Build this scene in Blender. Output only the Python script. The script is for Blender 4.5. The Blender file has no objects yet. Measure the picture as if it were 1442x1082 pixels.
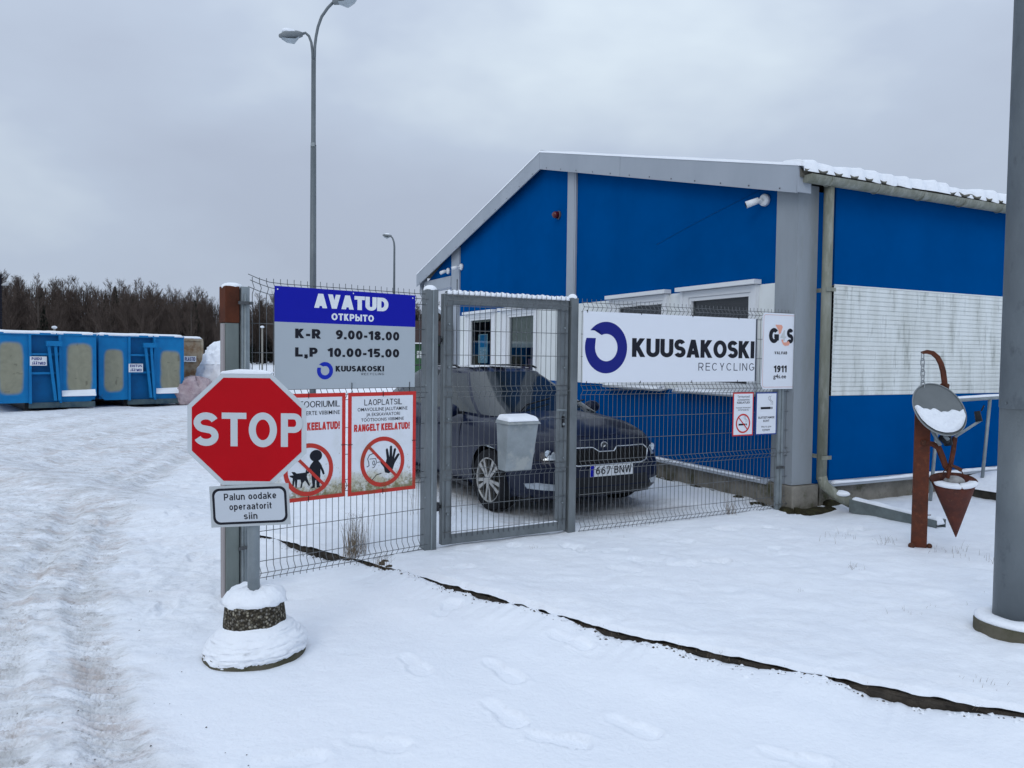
import bpy, bmesh, math, random
import numpy as np
from mathutils import Vector, Matrix
R = math.radians
random.seed(7)
rng = np.random.default_rng(11)
SC = bpy.context.scene
COL = SC.collection

# ------------------------------------------------------------------ camera
cam_d = bpy.data.cameras.new('camera')
cam = bpy.data.objects.new('camera', cam_d); COL.objects.link(cam)
cam_d.sensor_fit = 'HORIZONTAL'; cam_d.sensor_width = 36; cam_d.lens = 1083 / 1442 * 36
cam_d.clip_start = 0.05; cam_d.clip_end = 3000
_p, _r = R(-2.11), R(0.7)
_f = Vector((0, math.cos(_p), math.sin(_p))); _x0 = Vector((1, 0, 0)); _u0 = _x0.cross(_f)
_x = _x0 * math.cos(_r) + _u0 * math.sin(_r); _u = -_x0 * math.sin(_r) + _u0 * math.cos(_r)
cam.matrix_world = Matrix(((_x.x, _u.x, -_f.x, 0), (_x.y, _u.y, -_f.y, 0), (_x.z, _u.z, -_f.z, 1.6), (0, 0, 0, 1)))
SC.camera = cam

# ------------------------------------------------------------------ overcast sky
SUN_EL, SUN_AZ = R(32), R(200)
w = bpy.data.worlds.new('World'); SC.world = w; w.use_nodes = True
nt = w.node_tree; nt.nodes.clear()
def wn(t, **k):
    n = nt.nodes.new(t)
    for a, b in k.items(): setattr(n, a, b)
    return n
wo = wn('ShaderNodeOutputWorld'); bg = wn('ShaderNodeBackground'); bg2 = wn('ShaderNodeBackground'); mx = wn('ShaderNodeMixShader')
sky = wn('ShaderNodeTexSky', sky_type='NISHITA', sun_disc=False, sun_elevation=SUN_EL, sun_rotation=SUN_AZ)
tc = wn('ShaderNodeTexCoord'); mp = wn('ShaderNodeMapping'); mp.inputs['Scale'].default_value = (1.0, 1.0, 1.9)
mp.inputs['Location'].default_value = (3.1, 1.7, 0.4)
ns = wn('ShaderNodeTexNoise'); ns.inputs['Scale'].default_value = 2.0; ns.inputs['Detail'].default_value = 5; ns.inputs['Roughness'].default_value = .48
ns.inputs['Distortion'].default_value = .1
cr = wn('ShaderNodeValToRGB')
cr.color_ramp.elements[0].position = .34; cr.color_ramp.elements[0].color = (.465, .535, .668, 1)
cr.color_ramp.elements[1].position = .66; cr.color_ramp.elements[1].color = (.690, .790, .890, 1)
e = cr.color_ramp.elements.new(.5); e.color = (.520, .605, .745, 1)
# cloud deck is thinner, hence brighter, overhead than near the horizon
sx = wn('ShaderNodeSeparateXYZ'); mr = wn('ShaderNodeMapRange')
mr.inputs['From Min'].default_value = 0.0; mr.inputs['From Max'].default_value = 1.0; mr.interpolation_type = 'LINEAR'
mr.inputs['To Min'].default_value = 0.; mr.inputs['To Max'].default_value = 1.
pz = wn('ShaderNodeMath', operation='MULTIPLY_ADD'); pz.inputs[1].default_value = .55; pz.inputs[2].default_value = .22      # .22 + .55 z
pz2 = wn('ShaderNodeMath', operation='MULTIPLY_ADD'); pz2.inputs[2].default_value = .88                                      # .88 + z (.22 + .55 z)
vm = wn('ShaderNodeVectorMath', operation='SCALE')
L = nt.links.new
L(tc.outputs['Generated'], mp.inputs['Vector']); L(mp.outputs[0], ns.inputs['Vector']); L(ns.outputs['Fac'], cr.inputs[0])
L(tc.outputs['Generated'], sx.inputs[0]); L(sx.outputs['Z'], mr.inputs['Value']); L(cr.outputs[0], vm.inputs[0]); L(mr.outputs[0], pz.inputs[0]); L(mr.outputs[0], pz2.inputs[0]); L(pz.outputs[0], pz2.inputs[1]); L(pz2.outputs[0], vm.inputs['Scale'])
L(sky.outputs[0], bg.inputs['Color']); bg.inputs['Strength'].default_value = .05
L(vm.outputs[0], bg2.inputs['Color']); bg2.inputs['Strength'].default_value = 1.0
mx.inputs[0].default_value = .96
L(bg.outputs[0], mx.inputs[1]); L(bg2.outputs[0], mx.inputs[2]); L(mx.outputs[0], wo.inputs['Surface'])
sd = bpy.data.lights.new('sun', 'SUN'); sd.energy = .62; sd.angle = R(25); sd.color = (1, .97, .92)
sun = bpy.data.objects.new('sun', sd); COL.objects.link(sun)
_sd = Vector((math.sin(SUN_AZ) * math.cos(SUN_EL), math.cos(SUN_AZ) * math.cos(SUN_EL), math.sin(SUN_EL)))
sun.rotation_euler = _sd.to_track_quat('Z', 'Y').to_euler()
vs = SC.view_settings
SC.display_settings.display_device = 'sRGB'
vs.view_transform = 'Standard'; vs.look = 'None'; vs.exposure = 0.03; vs.gamma = 1; vs.use_curve_mapping = False
SC.render.engine = 'CYCLES'
SC.cycles.use_denoising = True; SC.cycles.max_bounces = 8; SC.cycles.transparent_max_bounces = 12
SC.cycles.use_adaptive_sampling = True; SC.cycles.adaptive_threshold = .02

# ------------------------------------------------------------------ materials
MATS = {}
def mat(name, c, rough=.6, metal=0., c2=None, nscale=4., nlo=.35, nhi=.7, stretch=(1, 1, 1), bump=0., bscale=60., spec=None, coat=0., detail=5., alpha=None, c3=None, n3=1.2, lo3=.5, hi3=.68, bdist=.01):
    if name in MATS: return MATS[name]
    m = bpy.data.materials.new(name); m.use_nodes = True; t = m.node_tree; N = t.nodes; K = t.links.new
    b = N['Principled BSDF']
    b.inputs['Base Color'].default_value = (*c, 1); b.inputs['Roughness'].default_value = rough; b.inputs['Metallic'].default_value = metal
    b.inputs['Specular IOR Level'].default_value = spec if spec is not None else (.5 if metal > .15 or coat or rough < .25 else .14)
    if coat: b.inputs['Coat Weight'].default_value = coat; b.inputs['Coat Roughness'].default_value = .08
    if alpha is not None: b.inputs['Alpha'].default_value = alpha
    if c2 or bump or c3:
        co = N.new('ShaderNodeTexCoord'); mpn = N.new('ShaderNodeMapping'); mpn.inputs['Scale'].default_value = stretch
        K(co.outputs['Object'], mpn.inputs['Vector'])
    last = None
    if c2:
        n = N.new('ShaderNodeTexNoise'); n.inputs['Scale'].default_value = nscale; n.inputs['Detail'].default_value = detail; n.inputs['Roughness'].default_value = .62
        K(mpn.outputs[0], n.inputs['Vector'])
        r = N.new('ShaderNodeMapRange'); r.inputs['From Min'].default_value = nlo; r.inputs['From Max'].default_value = nhi; K(n.outputs['Fac'], r.inputs['Value'])
        x = N.new('ShaderNodeMix'); x.data_type = 'RGBA'; x.inputs['A'].default_value = (*c, 1); x.inputs['B'].default_value = (*c2, 1)
        K(r.outputs[0], x.inputs['Factor']); K(x.outputs['Result'], b.inputs['Base Color']); last = x
    if c3:
        n = N.new('ShaderNodeTexNoise'); n.inputs['Scale'].default_value = n3; n.inputs['Detail'].default_value = 7; n.inputs['Roughness'].default_value = .7
        K(mpn.outputs[0], n.inputs['Vector'])
        r = N.new('ShaderNodeMapRange'); r.inputs['From Min'].default_value = lo3; r.inputs['From Max'].default_value = hi3; K(n.outputs['Fac'], r.inputs['Value'])
        x = N.new('ShaderNodeMix'); x.data_type = 'RGBA'; x.inputs['B'].default_value = (*c3, 1)
        if last: K(last.outputs['Result'], x.inputs['A'])
        else: x.inputs['A'].default_value = (*c, 1)
        K(r.outputs[0], x.inputs['Factor']); K(x.outputs['Result'], b.inputs['Base Color'])
    if bump:
        n = N.new('ShaderNodeTexNoise'); n.inputs['Scale'].default_value = bscale; n.inputs['Detail'].default_value = 4
        K(co.outputs['Object'], n.inputs['Vector'])
        bn = N.new('ShaderNodeBump'); bn.inputs['Strength'].default_value = bump; bn.inputs['Distance'].default_value = bdist
        K(n.outputs['Fac'], bn.inputs['Height']); K(bn.outputs[0], b.inputs['Normal'])
    MATS[name] = m; return m

SNOW = mat('snow_clean', (.865, .895, .94), .75, c2=(.82, .85, .90), nscale=5, bump=.8, bscale=38, spec=.2)
SNOW_T = mat('snow_thin', (.80, .83, .86), .7, bump=.6, bscale=60, c2=(.6, .62, .64), nscale=14, nlo=.45, nhi=.75)
GALV = mat('galvanised_steel', (0.1734, 0.1938, 0.204), .5, .35, c2=(0.119, 0.136, 0.1455), nscale=9, stretch=(1, 1, .35), bump=.15, bscale=80, c3=(0.238, 0.2516, 0.2516), n3=30, lo3=.62, hi3=.8)
GALV2 = mat('galvanised_pole', (0.1505, 0.1736, 0.1876), .55, .3, c2=(0.105, 0.1232, 0.1365), nscale=3, stretch=(1, 1, .5), bump=.2, bscale=60, c3=(0.0805, 0.0945, 0.105), n3=14, lo3=.58, hi3=.75)
GALVL = mat('galvanised_light', (0.2592, 0.2952, 0.3096), .5, .3, c2=(0.1872, 0.216, 0.2304), nscale=8, bump=.15, bscale=90)
WIRE = mat('fence_wire', (0.16, 0.172, 0.18), .5, .4, c2=(0.112, 0.12, 0.128), nscale=20)
RUST = mat('rusty_paint', (0.1271, 0.03844, 0.02108), .75, c2=(0.0651, 0.0279, 0.01984), nscale=14, c3=(0.1798, 0.0651, 0.0341), n3=22, lo3=.55, hi3=.75, bump=.3, bscale=90)
RUSTD = mat('rust_dark', (.12, .045, .025), .85, c2=(.07, .035, .025), nscale=20, bump=.4, bscale=70)
BLUE = mat('blue_cladding', (.0, .071, .262), .55, c2=(.0, .060, .225), nscale=1.0, bump=.02, bscale=3, spec=.0)
WHITE_C = mat('white_cladding', (.76, .79, .79), .5, c2=(.66, .69, .68), nscale=2.5, stretch=(1, 1, .4))
SIDING = mat('white_siding_weathered', (.73, .76, .75), .55, c2=(.56, .58, .55), nscale=3.0, stretch=(1.6, 1.6, .28), nlo=.42, nhi=.72, c3=(.27, .29, .26), n3=5, lo3=.53, hi3=.74)
GREYF = mat('grey_flashing', (0.3696, 0.4032, 0.448), .45, .1, c2=(0.3248, 0.3584, 0.4032), nscale=1.5, stretch=(1, 1, .4))
GREYP = mat('grey_pillar', (.285, .315, .345), .5, .05, c2=(.23, .255, .275), nscale=2.5, stretch=(1, 1, .25), c3=(.18, .19, .165), n3=1.6, lo3=.5, hi3=.8)
GREYW = mat('grey_weathered', (.25, .26, .225), .6, .05, c2=(.15, .155, .115), nscale=5, stretch=(1.5, 1.5, .35), c3=(.34, .35, .31), n3=7, lo3=.5, hi3=.7)
CONC = mat('concrete_plinth', (.25, .235, .205), .9, c2=(.15, .14, .12), nscale=5, bump=.5, bscale=40, c3=(.075, .075, .045), n3=3, lo3=.52, hi3=.66)
CONCD = mat('concrete_mossy', (.12, .11, .085), .9, c2=(.06, .06, .035), nscale=7, bump=.7, bscale=50)
KERB = mat('kerb_concrete_wet', (.075, .064, .052), .85, c2=(.028, .025, .022), nscale=14, bump=.9, bscale=70, c3=(.13, .11, .09), n3=25, lo3=.62, hi3=.78)
AGGR = mat('exposed_aggregate', (.16, .145, .12), .9, c2=(.05, .045, .038), nscale=150, nlo=.40, nhi=.62, bump=1.0, bscale=120, detail=3)
BLK = mat('black_plastic', (.016, .017, .02), .45)
WPLAST = mat('white_plastic', (.72, .74, .76), .4)
PLATEW = mat('sign_white', (.73, .76, .82), .45)
PLATEG = mat('sign_grey', (.41, .455, .49), .45)
INKB = mat('ink_black', (.014, .015, .022), .5)
NAVY = mat('ink_navy', (.012, .018, .19), .45)
SBLUE = mat('sign_blue', (.006, .010, .34), .4)
LBLUE = mat('logo_blue', (.012, .03, .40), .4)
TXTW = mat('sign_print_white', (.74, .77, .80), .45)
STOPR = mat('stop_red', (.45, .002, .008), .35, c2=(.40, .002, .007), nscale=4, spec=.12)
STOPW = mat('reflective_white', (.50, .54, .57), .4)
PRED = mat('print_red', (.56, .040, .035), .45)
PREDD = mat('print_red_dirty', (.50, .045, .035), .5, c2=(.27, .07, .03), nscale=6, nlo=.5, nhi=.7)
DIRTYW = mat('sign_white_stained', (.73, .76, .80), .5, c2=(.60, .62, .60), nscale=5, c3=(.27, .23, .12), n3=8, lo3=.60, hi3=.75)
STAIN = mat('sign_stain', (.42, .40, .27), .6, c2=(.62, .62, .52), nscale=11, nlo=.4, nhi=.65, c3=(.16, .13, .06), n3=26, lo3=.58, hi3=.7)
SALMON = mat('print_salmon', (.76, .36, .27), .5)
PINK = mat('print_pink', (.66, .42, .40), .5)

def _aggr():
    t = AGGR.node_tree; N = t.nodes; K = t.links.new; pb = N['Principled BSDF']; co = N.new('ShaderNodeTexCoord')
    v = N.new('ShaderNodeTexVoronoi'); v.inputs['Scale'].default_value = 75; K(co.outputs['Object'], v.inputs['Vector'])
    r = N.new('ShaderNodeValToRGB'); e_ = r.color_ramp.elements; e_[0].color = (.05, .042, .03, 1); e_[1].color = (.34, .31, .24, 1); e_[0].position = .1; x = r.color_ramp.elements.new(.5); x.color = (.13, .115, .085, 1); x = r.color_ramp.elements.new(.78); x.color = (.20, .19, .17, 1)
    sp = N.new('ShaderNodeSeparateColor'); K(v.outputs['Color'], sp.inputs[0]); K(sp.outputs[0], r.inputs[0])
    m = N.new('ShaderNodeMapRange'); m.inputs['From Min'].default_value = .75; m.inputs['From Max'].default_value = .35; K(v.outputs['Distance'], m.inputs['Value'])
    mx_ = N.new('ShaderNodeMix'); mx_.data_type = 'RGBA'; mx_.inputs['A'].default_value = (.03, .026, .02, 1); K(r.outputs[0], mx_.inputs['B']); K(m.outputs[0], mx_.inputs['Factor']); K(mx_.outputs['Result'], pb.inputs['Base Color'])
    bn = N.new('ShaderNodeBump'); bn.inputs['Strength'].default_value = 1; bn.inputs['Distance'].default_value = .006; K(m.outputs[0], bn.inputs['Height']); K(bn.outputs[0], pb.inputs['Normal'])
_aggr()

# ------------------------------------------------------------------ mesh helpers
class MB:
    def __init__(s): s.v = []; s.f = []; s.m = []; s.cur = 0; s.sm = []; s.smooth = False
    def mi(s, i): s.cur = i; return s
    def add(s, vs_, fs, smooth=None):
        o = len(s.v); s.v += [tuple(v) for v in vs_]
        for f in fs: s.f.append(tuple(o + i for i in f)); s.m.append(s.cur); s.sm.append(s.smooth if smooth is None else smooth)
        return s
    def box(s, x0, x1, y0, y1, z0, z1):
        return s.add([(x0, y0, z0), (x1, y0, z0), (x1, y1, z0), (x0, y1, z0), (x0, y0, z1), (x1, y0, z1), (x1, y1, z1), (x0, y1, z1)],
              [(0, 3, 2, 1), (4, 5, 6, 7), (0, 1, 5, 4), (1, 2, 6, 5), (2, 3, 7, 6), (3, 0, 4, 7)])
    def hexa(s, p):
        return s.add(p, [(0, 3, 2, 1), (4, 5, 6, 7), (0, 1, 5, 4), (1, 2, 6, 5), (2, 3, 7, 6), (3, 0, 4, 7)])
    def prism(s, pts, y0, y1):                       # outline in xz, extruded along y
        n = len(pts); a = [(p[0], y0, p[1]) for p in pts]; b = [(p[0], y1, p[1]) for p in pts]
        return s.add(a + b, [tuple(range(n)), tuple(range(2 * n - 1, n - 1, -1))] + [(i + n, (i + 1) % n + n, (i + 1) % n, i) for i in range(n)])
    def prismx(s, pts, x0, x1):                      # outline in yz, extruded along x
        n = len(pts); a = [(x0, p[0], p[1]) for p in pts]; b = [(x1, p[0], p[1]) for p in pts]
        return s.add(a + b, [tuple(range(n)), tuple(range(2 * n - 1, n - 1, -1))] + [(i + n, (i + 1) % n + n, (i + 1) % n, i) for i in range(n)])
    def prismz(s, pts, z0, z1):
        n = len(pts); a = [(p[0], p[1], z0) for p in pts]; b = [(p[0], p[1], z1) for p in pts]
        return s.add(a + b, [tuple(range(n - 1, -1, -1)), tuple(range(n, 2 * n))] + [(i, (i + 1) % n, (i + 1) % n + n, i + n) for i in range(n)])
    def tube(s, path, r, n=8, caps=True, smooth=True):
        P = [Vector(p) for p in path]; rs = r if isinstance(r, (list, tuple)) else [r] * len(P)
        vs_ = []; fs = []; up = None
        for i, p in enumerate(P):
            d = ((P[min(i + 1, len(P) - 1)] - p).normalized() + (p - P[max(i - 1, 0)]).normalized())
            d = d.normalized() if d.length > 1e-9 else Vector((0, 0, 1))
            if up is None:
                up = Vector((0, 0, 1)) if abs(d.z) < .9 else Vector((1, 0, 0))
            a = (up - d * up.dot(d)).normalized(); b = d.cross(a); up = a
            for k in range(n):
                t = 2 * math.pi * k / n + math.pi / n
                vs_.append(p + (a * math.cos(t) + b * math.sin(t)) * rs[i])
        for i in range(len(P) - 1):
            for k in range(n):
                fs.append((i * n + k, i * n + (k + 1) % n, (i + 1) * n + (k + 1) % n, (i + 1) * n + k))
        s.add(vs_, fs, smooth)
        if caps:
            o = len(s.v) - len(vs_)
            s.f.append(tuple(o + k for k in range(n - 1, -1, -1))); s.m.append(s.cur); s.sm.append(False)
            s.f.append(tuple(o + (len(P) - 1) * n + k for k in range(n))); s.m.append(s.cur); s.sm.append(False)
        return s
    def lathe(s, prof, n=24, c=(0, 0), wob=None, smooth=True):   # prof [(r,z)], about z
        vs_ = []; fs = []
        for j, (r, z) in enumerate(prof):
            for k in range(n):
                t = 2 * math.pi * k / n; q = 1 + (wob(t, j) if wob else 0)
                vs_.append((c[0] + r * q * math.cos(t), c[1] + r * q * math.sin(t), z + (wob(t * 1.7 + 1, j + 3) * .12 if wob and 0 < j else 0)))
        for j in range(len(prof) - 1):
            for k in range(n):
                fs.append((j * n + k, j * n + (k + 1) % n, (j + 1) * n + (k + 1) % n, (j + 1) * n + k))
        fs.append(tuple(range(n - 1, -1, -1))); fs.append(tuple((len(prof) - 1) * n + k for k in range(n)))
        return s.add(vs_, fs, smooth)
    def sphere(s, c, r, n=10, m=6, sc=(1, 1, 1)):
        pr = []
        vs_ = []; fs = []
        for j in range(m + 1):
            p = math.pi * j / m
            for k in range(n):
                t = 2 * math.pi * k / n
                vs_.append((c[0] + r * sc[0] * math.sin(p) * math.cos(t), c[1] + r * sc[1] * math.sin(p) * math.sin(t), c[2] - r * sc[2] * math.cos(p)))
        for j in range(m):
            for k in range(n): fs.append((j * n + k, j * n + (k + 1) % n, (j + 1) * n + (k + 1) % n, (j + 1) * n + k))
        return s.add(vs_, fs, True)
    def build(s, name, mats, parent=None, loc=None, rot=None, bevel=0):
        me = bpy.data.meshes.new(name); me.from_pydata([tuple(v) for v in s.v], [], s.f)
        if not isinstance(mats, (list, tuple)): mats = [mats]
        for m in mats: me.materials.append(m)
        me.polygons.foreach_set('material_index', s.m); me.polygons.foreach_set('use_smooth', s.sm)
        me.update()
        o = bpy.data.objects.new(name, me); COL.objects.link(o)
        if parent: o.parent = parent
        if loc is not None: o.location = loc
        if rot is not None: o.rotation_euler = rot
        if bevel:
            b = o.modifiers.new('bevel', 'BEVEL'); b.width = bevel; b.segments = 2; b.limit_method = 'ANGLE'; b.angle_limit = R(40)
        return o
def tag(o, label=None, cat=None, group=None, kind=None):
    if label: o['label'] = label
    if cat: o['category'] = cat
    if group: o['group'] = group
    if kind: o['kind'] = kind
    return o
def thing(name, loc, rz, label, cat, group=None):
    o = bpy.data.objects.new(name, None); COL.objects.link(o); o.location = loc; o.rotation_euler = (0, 0, rz)
    return tag(o, label, cat, group)
def inst(src, name, parent, loc):
    c = bpy.data.objects.new(name, src.data); COL.objects.link(c); c.parent = parent; c.location = loc; return c
_tc = {}
def text(name, body, x0, x1, z0, z1, m, parent, y=-.0035, bold=.0, cap=None, shear=0, th=.0008, space=1.0):
    """flat printed lettering, fitted to a box in the local xz plane, reading along +x seen from -y"""
    cu = bpy.data.curves.new('t', 'FONT'); cu.body = body; cu.size = 1; cu.offset = bold; cu.resolution_u = 3; cu.shear = shear; cu.space_character = space
    o = bpy.data.objects.new('t', cu); COL.objects.link(o)
    bpy.context.view_layer.update()
    me = bpy.data.meshes.new_from_object(o.evaluated_get(bpy.context.evaluated_depsgraph_get()))
    bpy.data.objects.remove(o); bpy.data.curves.remove(cu)
    n = len(me.vertices); a = np.empty(n * 3); me.vertices.foreach_get('co', a); a = a.reshape(-1, 3)
    lo, hi = a[:, 0].min(), a[:, 0].max()
    zl, zh = (a[:, 1].min(), a[:, 1].max()) if cap is None else cap
    b = np.empty_like(a)
    b[:, 0] = x0 + (a[:, 0] - lo) / (hi - lo) * (x1 - x0)
    b[:, 2] = z0 + (a[:, 1] - zl) / (zh - zl) * (z1 - z0)
    b[:, 1] = y
    me.vertices.foreach_set('co', b.ravel()); me.materials.append(m); me.name = name; me.update()
    o = bpy.data.objects.new(name, me); COL.objects.link(o); o.parent = parent
    return o
def _el(cx, cy, rx, ry, a0, a1, n=16): return [(cx + rx * math.cos(R(a0 + (a1 - a0) * i / n)), cy + ry * math.sin(R(a0 + (a1 - a0) * i / n))) for i in range(n + 1)]
def glyph(ch, t):
    """width and centrelines of a bold grotesque letter, height 1, half stroke width t"""
    l, b, T, e = t, t, 1 - t, .12
    W = {'I': 2 * t, '1': .42, '-': .36, '.': 2.1 * t, ',': 2.1 * t, '!': 2.1 * t, 'M': .86, 'W': 1.0, 'J': .52, 'L': .56, 'E': .58, 'F': .56, 'T': .62, ' ': .26, 'Ы': .88, 'i': 2 * t, 'l': 2 * t, 't': .34, 'r': .36, 'K': .68, 'A': .74, 'V': .72, 'O': .76, 'О': .76, 'G': .74, 'C': .72, 'Ä': .74, 'Y': .68, 'D': .70, 'U': .68, 'N': .68, 'R': .68, 'H': .68}.get(ch, .62)
    if ch.islower() and ch not in 'ilrt': W = .55
    r = W - t; m = .5; P = []; hw = W / 2; rx = (r - l) / 2
    A = P.append
    if ch in 'OО': A(_el(hw, .5, rx, .5 - t, 0, 360, 32))
    elif ch == '0': A(_el(hw, .5, rx, .5 - t, 0, 360, 32))
    elif ch == 'C': A(_el(hw, .5, rx, .5 - t, 42, 318, 26))
    elif ch == 'G': A(_el(hw, .5, rx, .5 - t, 42, 335, 26)); A([(r, .5), (r, .18)]); A([(hw + .02, .46), (W, .46)])
    elif ch in 'AÄ': A([(t * .9, -e), (hw, 1 + e * .2)]); A([(W - t * .9, -e), (hw, 1 + e * .2)]); A([(W * .22, .28), (W * .78, .28)])
    elif ch == 'V': A([(t * .9, 1 + e), (hw, -e * .2)]); A([(W - t * .9, 1 + e), (hw, -e * .2)])
    elif ch == 'T' or ch == 'Т': A([(0, T), (W, T)]); A([(hw, 0), (hw, T)])
    elif ch == 'U': A([(l, 1), (l, .34)] + _el(hw, .34, rx, .34 - t, 180, 360, 14) + [(r, 1)])
    elif ch == 'D': A([(l, 0), (l, 1)]); A([(l, T), (W - .38, T)] + _el(W - .38, .5, .38 - t, .5 - t, 90, -90, 16) + [(l, b)])
    elif ch in 'PР': A([(l, 0), (l, 1)]); A([(l, T), (W - .27, T)] + _el(W - .27, (T + .42) / 2, .27 - t, (T - .42) / 2, 90, -90, 12) + [(l, .42)])
    elif ch == 'R': A([(l, 0), (l, 1)]); A([(l, T), (W - .30, T)] + _el(W - .30, (T + .44) / 2, .27 - t, (T - .44) / 2, 90, -90, 12) + [(l, .44)]); A([(W * .45, .50), (W - t * .6, -e)])
    elif ch == 'B' or ch == '8' and False: A([(l, 0), (l, 1)]); A([(l, T), (W - .26, T)] + _el(W - .26, (T + .52) / 2, .24 - t, (T - .52) / 2, 90, -90, 12) + [(l, .52)]); A([(l, .52), (W - .27, .52)] + _el(W - .27, (b + .52) / 2, .27 - t, (.52 - b) / 2, 90, -90, 12) + [(l, b)])
    elif ch in 'KК': A([(l, 0), (l, 1)]); A([(l, .36), (W - t * .9, 1 + e)]); A([(W * .36, .58), (W - t * .7, -e)])
    elif ch == 'Y': A([(t * .9, 1 + e), (hw, .42)]); A([(W - t * .9, 1 + e), (hw, .42)]); A([(hw, 0), (hw, .5)])
    elif ch == 'N': A([(l, 0), (l, 1)]); A([(r, 0), (r, 1)]); A([(l * .9, 1 + e * .3), (W - l * .9, -e * .3)])
    elif ch == 'M': A([(l, 0), (l, 1)]); A([(r, 0), (r, 1)]); A([(l, 1 + e), (hw, -e * .3)]); A([(r, 1 + e), (hw, -e * .3)])
    elif ch == 'W': A([(t * .8, 1 + e), (W * .28, -e * .3)]); A([(W * .28, -e * .3), (hw, 1)]); A([(hw, 1), (W * .72, -e * .3)]); A([(W - t * .8, 1 + e), (W * .72, -e * .3)])
    elif ch == 'H': A([(l, 0), (l, 1)]); A([(r, 0), (r, 1)]); A([(l, .5), (r, .5)])
    elif ch == 'I' or ch == 'l': A([(t, 0), (t, 1)])
    elif ch == 'L': A([(l, 0), (l, 1)]); A([(l, b), (W, b)])
    elif ch == 'E': A([(l, 0), (l, 1)]); A([(l, b), (W, b)]); A([(l, T), (W, T)]); A([(l, .52), (W * .93, .52)])
    elif ch == 'J': A([(r, 1), (r, .3)] + _el(hw, .3, rx, .3 - t, 0, -170, 12))
    elif ch == 'Ы': A([(l, 0), (l, 1)]); A([(l, .58), (.36, .58)] + _el(.36, (.58 + b) / 2, .2 - t * .4, (.58 - b) / 2, 90, -90, 12) + [(l, b)]); A([(r, 0), (r, 1)])
    elif ch == 'S': A(_el(hw, (T + .5) / 2, rx * .94, (T - .5) / 2, 25, 262, 16) + _el(hw, (b + .5) / 2, rx, (.5 - b) / 2, 78, -155, 16))
    elif ch == '1': A([(W - t, 0), (W - t, 1)]); A([(W - t, 1 - t), (0, .70)])
    elif ch == '2': A(_el(hw, .70, rx, .30 - t, 165, -20, 12) + [(l + .02, b)]); A([(0, b), (W, b)])
    elif ch == '5': A([(W * .93, T), (l + .04, T), (l, .50)] + _el(hw, .33, rx, .33 - t, 130, -150, 18))
    elif ch == '6': A(_el(hw, .33, rx, .33 - t, 0, 360, 26)); A(_el(hw + .1, .40, rx + .1, .60 - t, 180, 72, 12))
    elif ch == '9': A(_el(hw, .67, rx, .33 - t, 0, 360, 26)); A(_el(hw - .1, .60, rx + .1, .60 - t, 0, -108, 12))
    elif ch == '7': A([(0, T), (W - .02, T)]); A([(W - t, T), (W * .3, -e * .3)])
    elif ch == '8': A(_el(hw, .735, rx * .86, .265 - t, 0, 360, 24)); A(_el(hw, .27, rx, .27 - t, 0, 360, 24))
    elif ch == '-': A([(0.02, .36), (W - .02, .36)])
    elif ch == '.': A([(t, 0), (t, 2 * t)])
    elif ch == ',': A([(t, 0), (t, 2 * t)]); A([(t * 1.4, .05), (t * .7, -.18)])
    elif ch == '!': A([(t, .32), (t, 1)]); A([(t, 0), (t, 1.9 * t)])
    x = .74; xr = (W - 2 * t) / 2
    if ch == 'i': A([(t, 0), (t, .72)]); A([(t, .84), (t, 1)])
    elif ch == 'a': A([(r, 0), (r, .52)] + _el(hw, .52, xr, x - t - .52, 0, 155, 12)); A(_el(hw, .21, xr, .22 - t * .6, 20, 340, 18))
    elif ch == 'o': A(_el(hw, x / 2, xr, x / 2 - t, 0, 360, 26))
    elif ch == 'e': A(_el(hw, x / 2, xr, x / 2 - t, 0, 320, 24)); A([(l, x / 2 - .02), (r, x / 2 - .02)])
    elif ch == 'u': A([(l, x), (l, .28)] + _el(hw, .28, xr, .28 - t, 180, 360, 12)); A([(r, 0), (r, x)])
    elif ch == 'n': A([(l, 0), (l, x)]); A([(r, 0), (r, .44)] + _el(hw, .44, xr, x - t - .44, 0, 170, 12))
    elif ch == 'r': A([(l, 0), (l, x)]); A(_el(W - .02, .40, W - .02 - l, x - t - .40, 175, 95, 8))
    elif ch == 'p': A([(l, -.26), (l, x)]); A(_el(hw, x / 2, xr, x / 2 - t, 0, 360, 26))
    elif ch == 'd': A([(r, 0), (r, 1)]); A(_el(hw, x / 2, xr, x / 2 - t, 0, 360, 26))
    elif ch == 'k': A([(l, 0), (l, 1)]); A([(l, .28), (W - t * .8, x)]); A([(W * .40, .42), (W - t * .6, 0)])
    elif ch == 't': A([(W * .42, .96), (W * .42, .2)] + _el(W * .42 + .12, .2, .12, .2 - t, 180, 280, 6)); A([(0, x - t), (W, x - t)])
    elif ch == 's': A(_el(hw, (x - t + .37) / 2, xr * .94, (x - t - .37) / 2, 25, 262, 14) + _el(hw, (b + .37) / 2, xr, (.37 - b) / 2, 78, -155, 14))
    if ch == 'Ä': A([(W * .28, 1.06), (W * .28, 1.06 + 1.8 * t)]); A([(W * .72, 1.06), (W * .72, 1.06 + 1.8 * t)])
    return W, P
def clipy(pts, lo, hi):
    for s_, lim in ((1, lo), (-1, -hi)):
        out = []
        for i in range(len(pts)):
            a, c = pts[i - 1], pts[i]; ia, ic = s_ * a[1] >= lim, s_ * c[1] >= lim
            if ia != ic: q = (lim / s_ - a[1]) / (c[1] - a[1]); out.append((a[0] + (c[0] - a[0]) * q, lim / s_))
            if ic: out.append(c)
        pts = out
        if not pts: return []
    return pts
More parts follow.
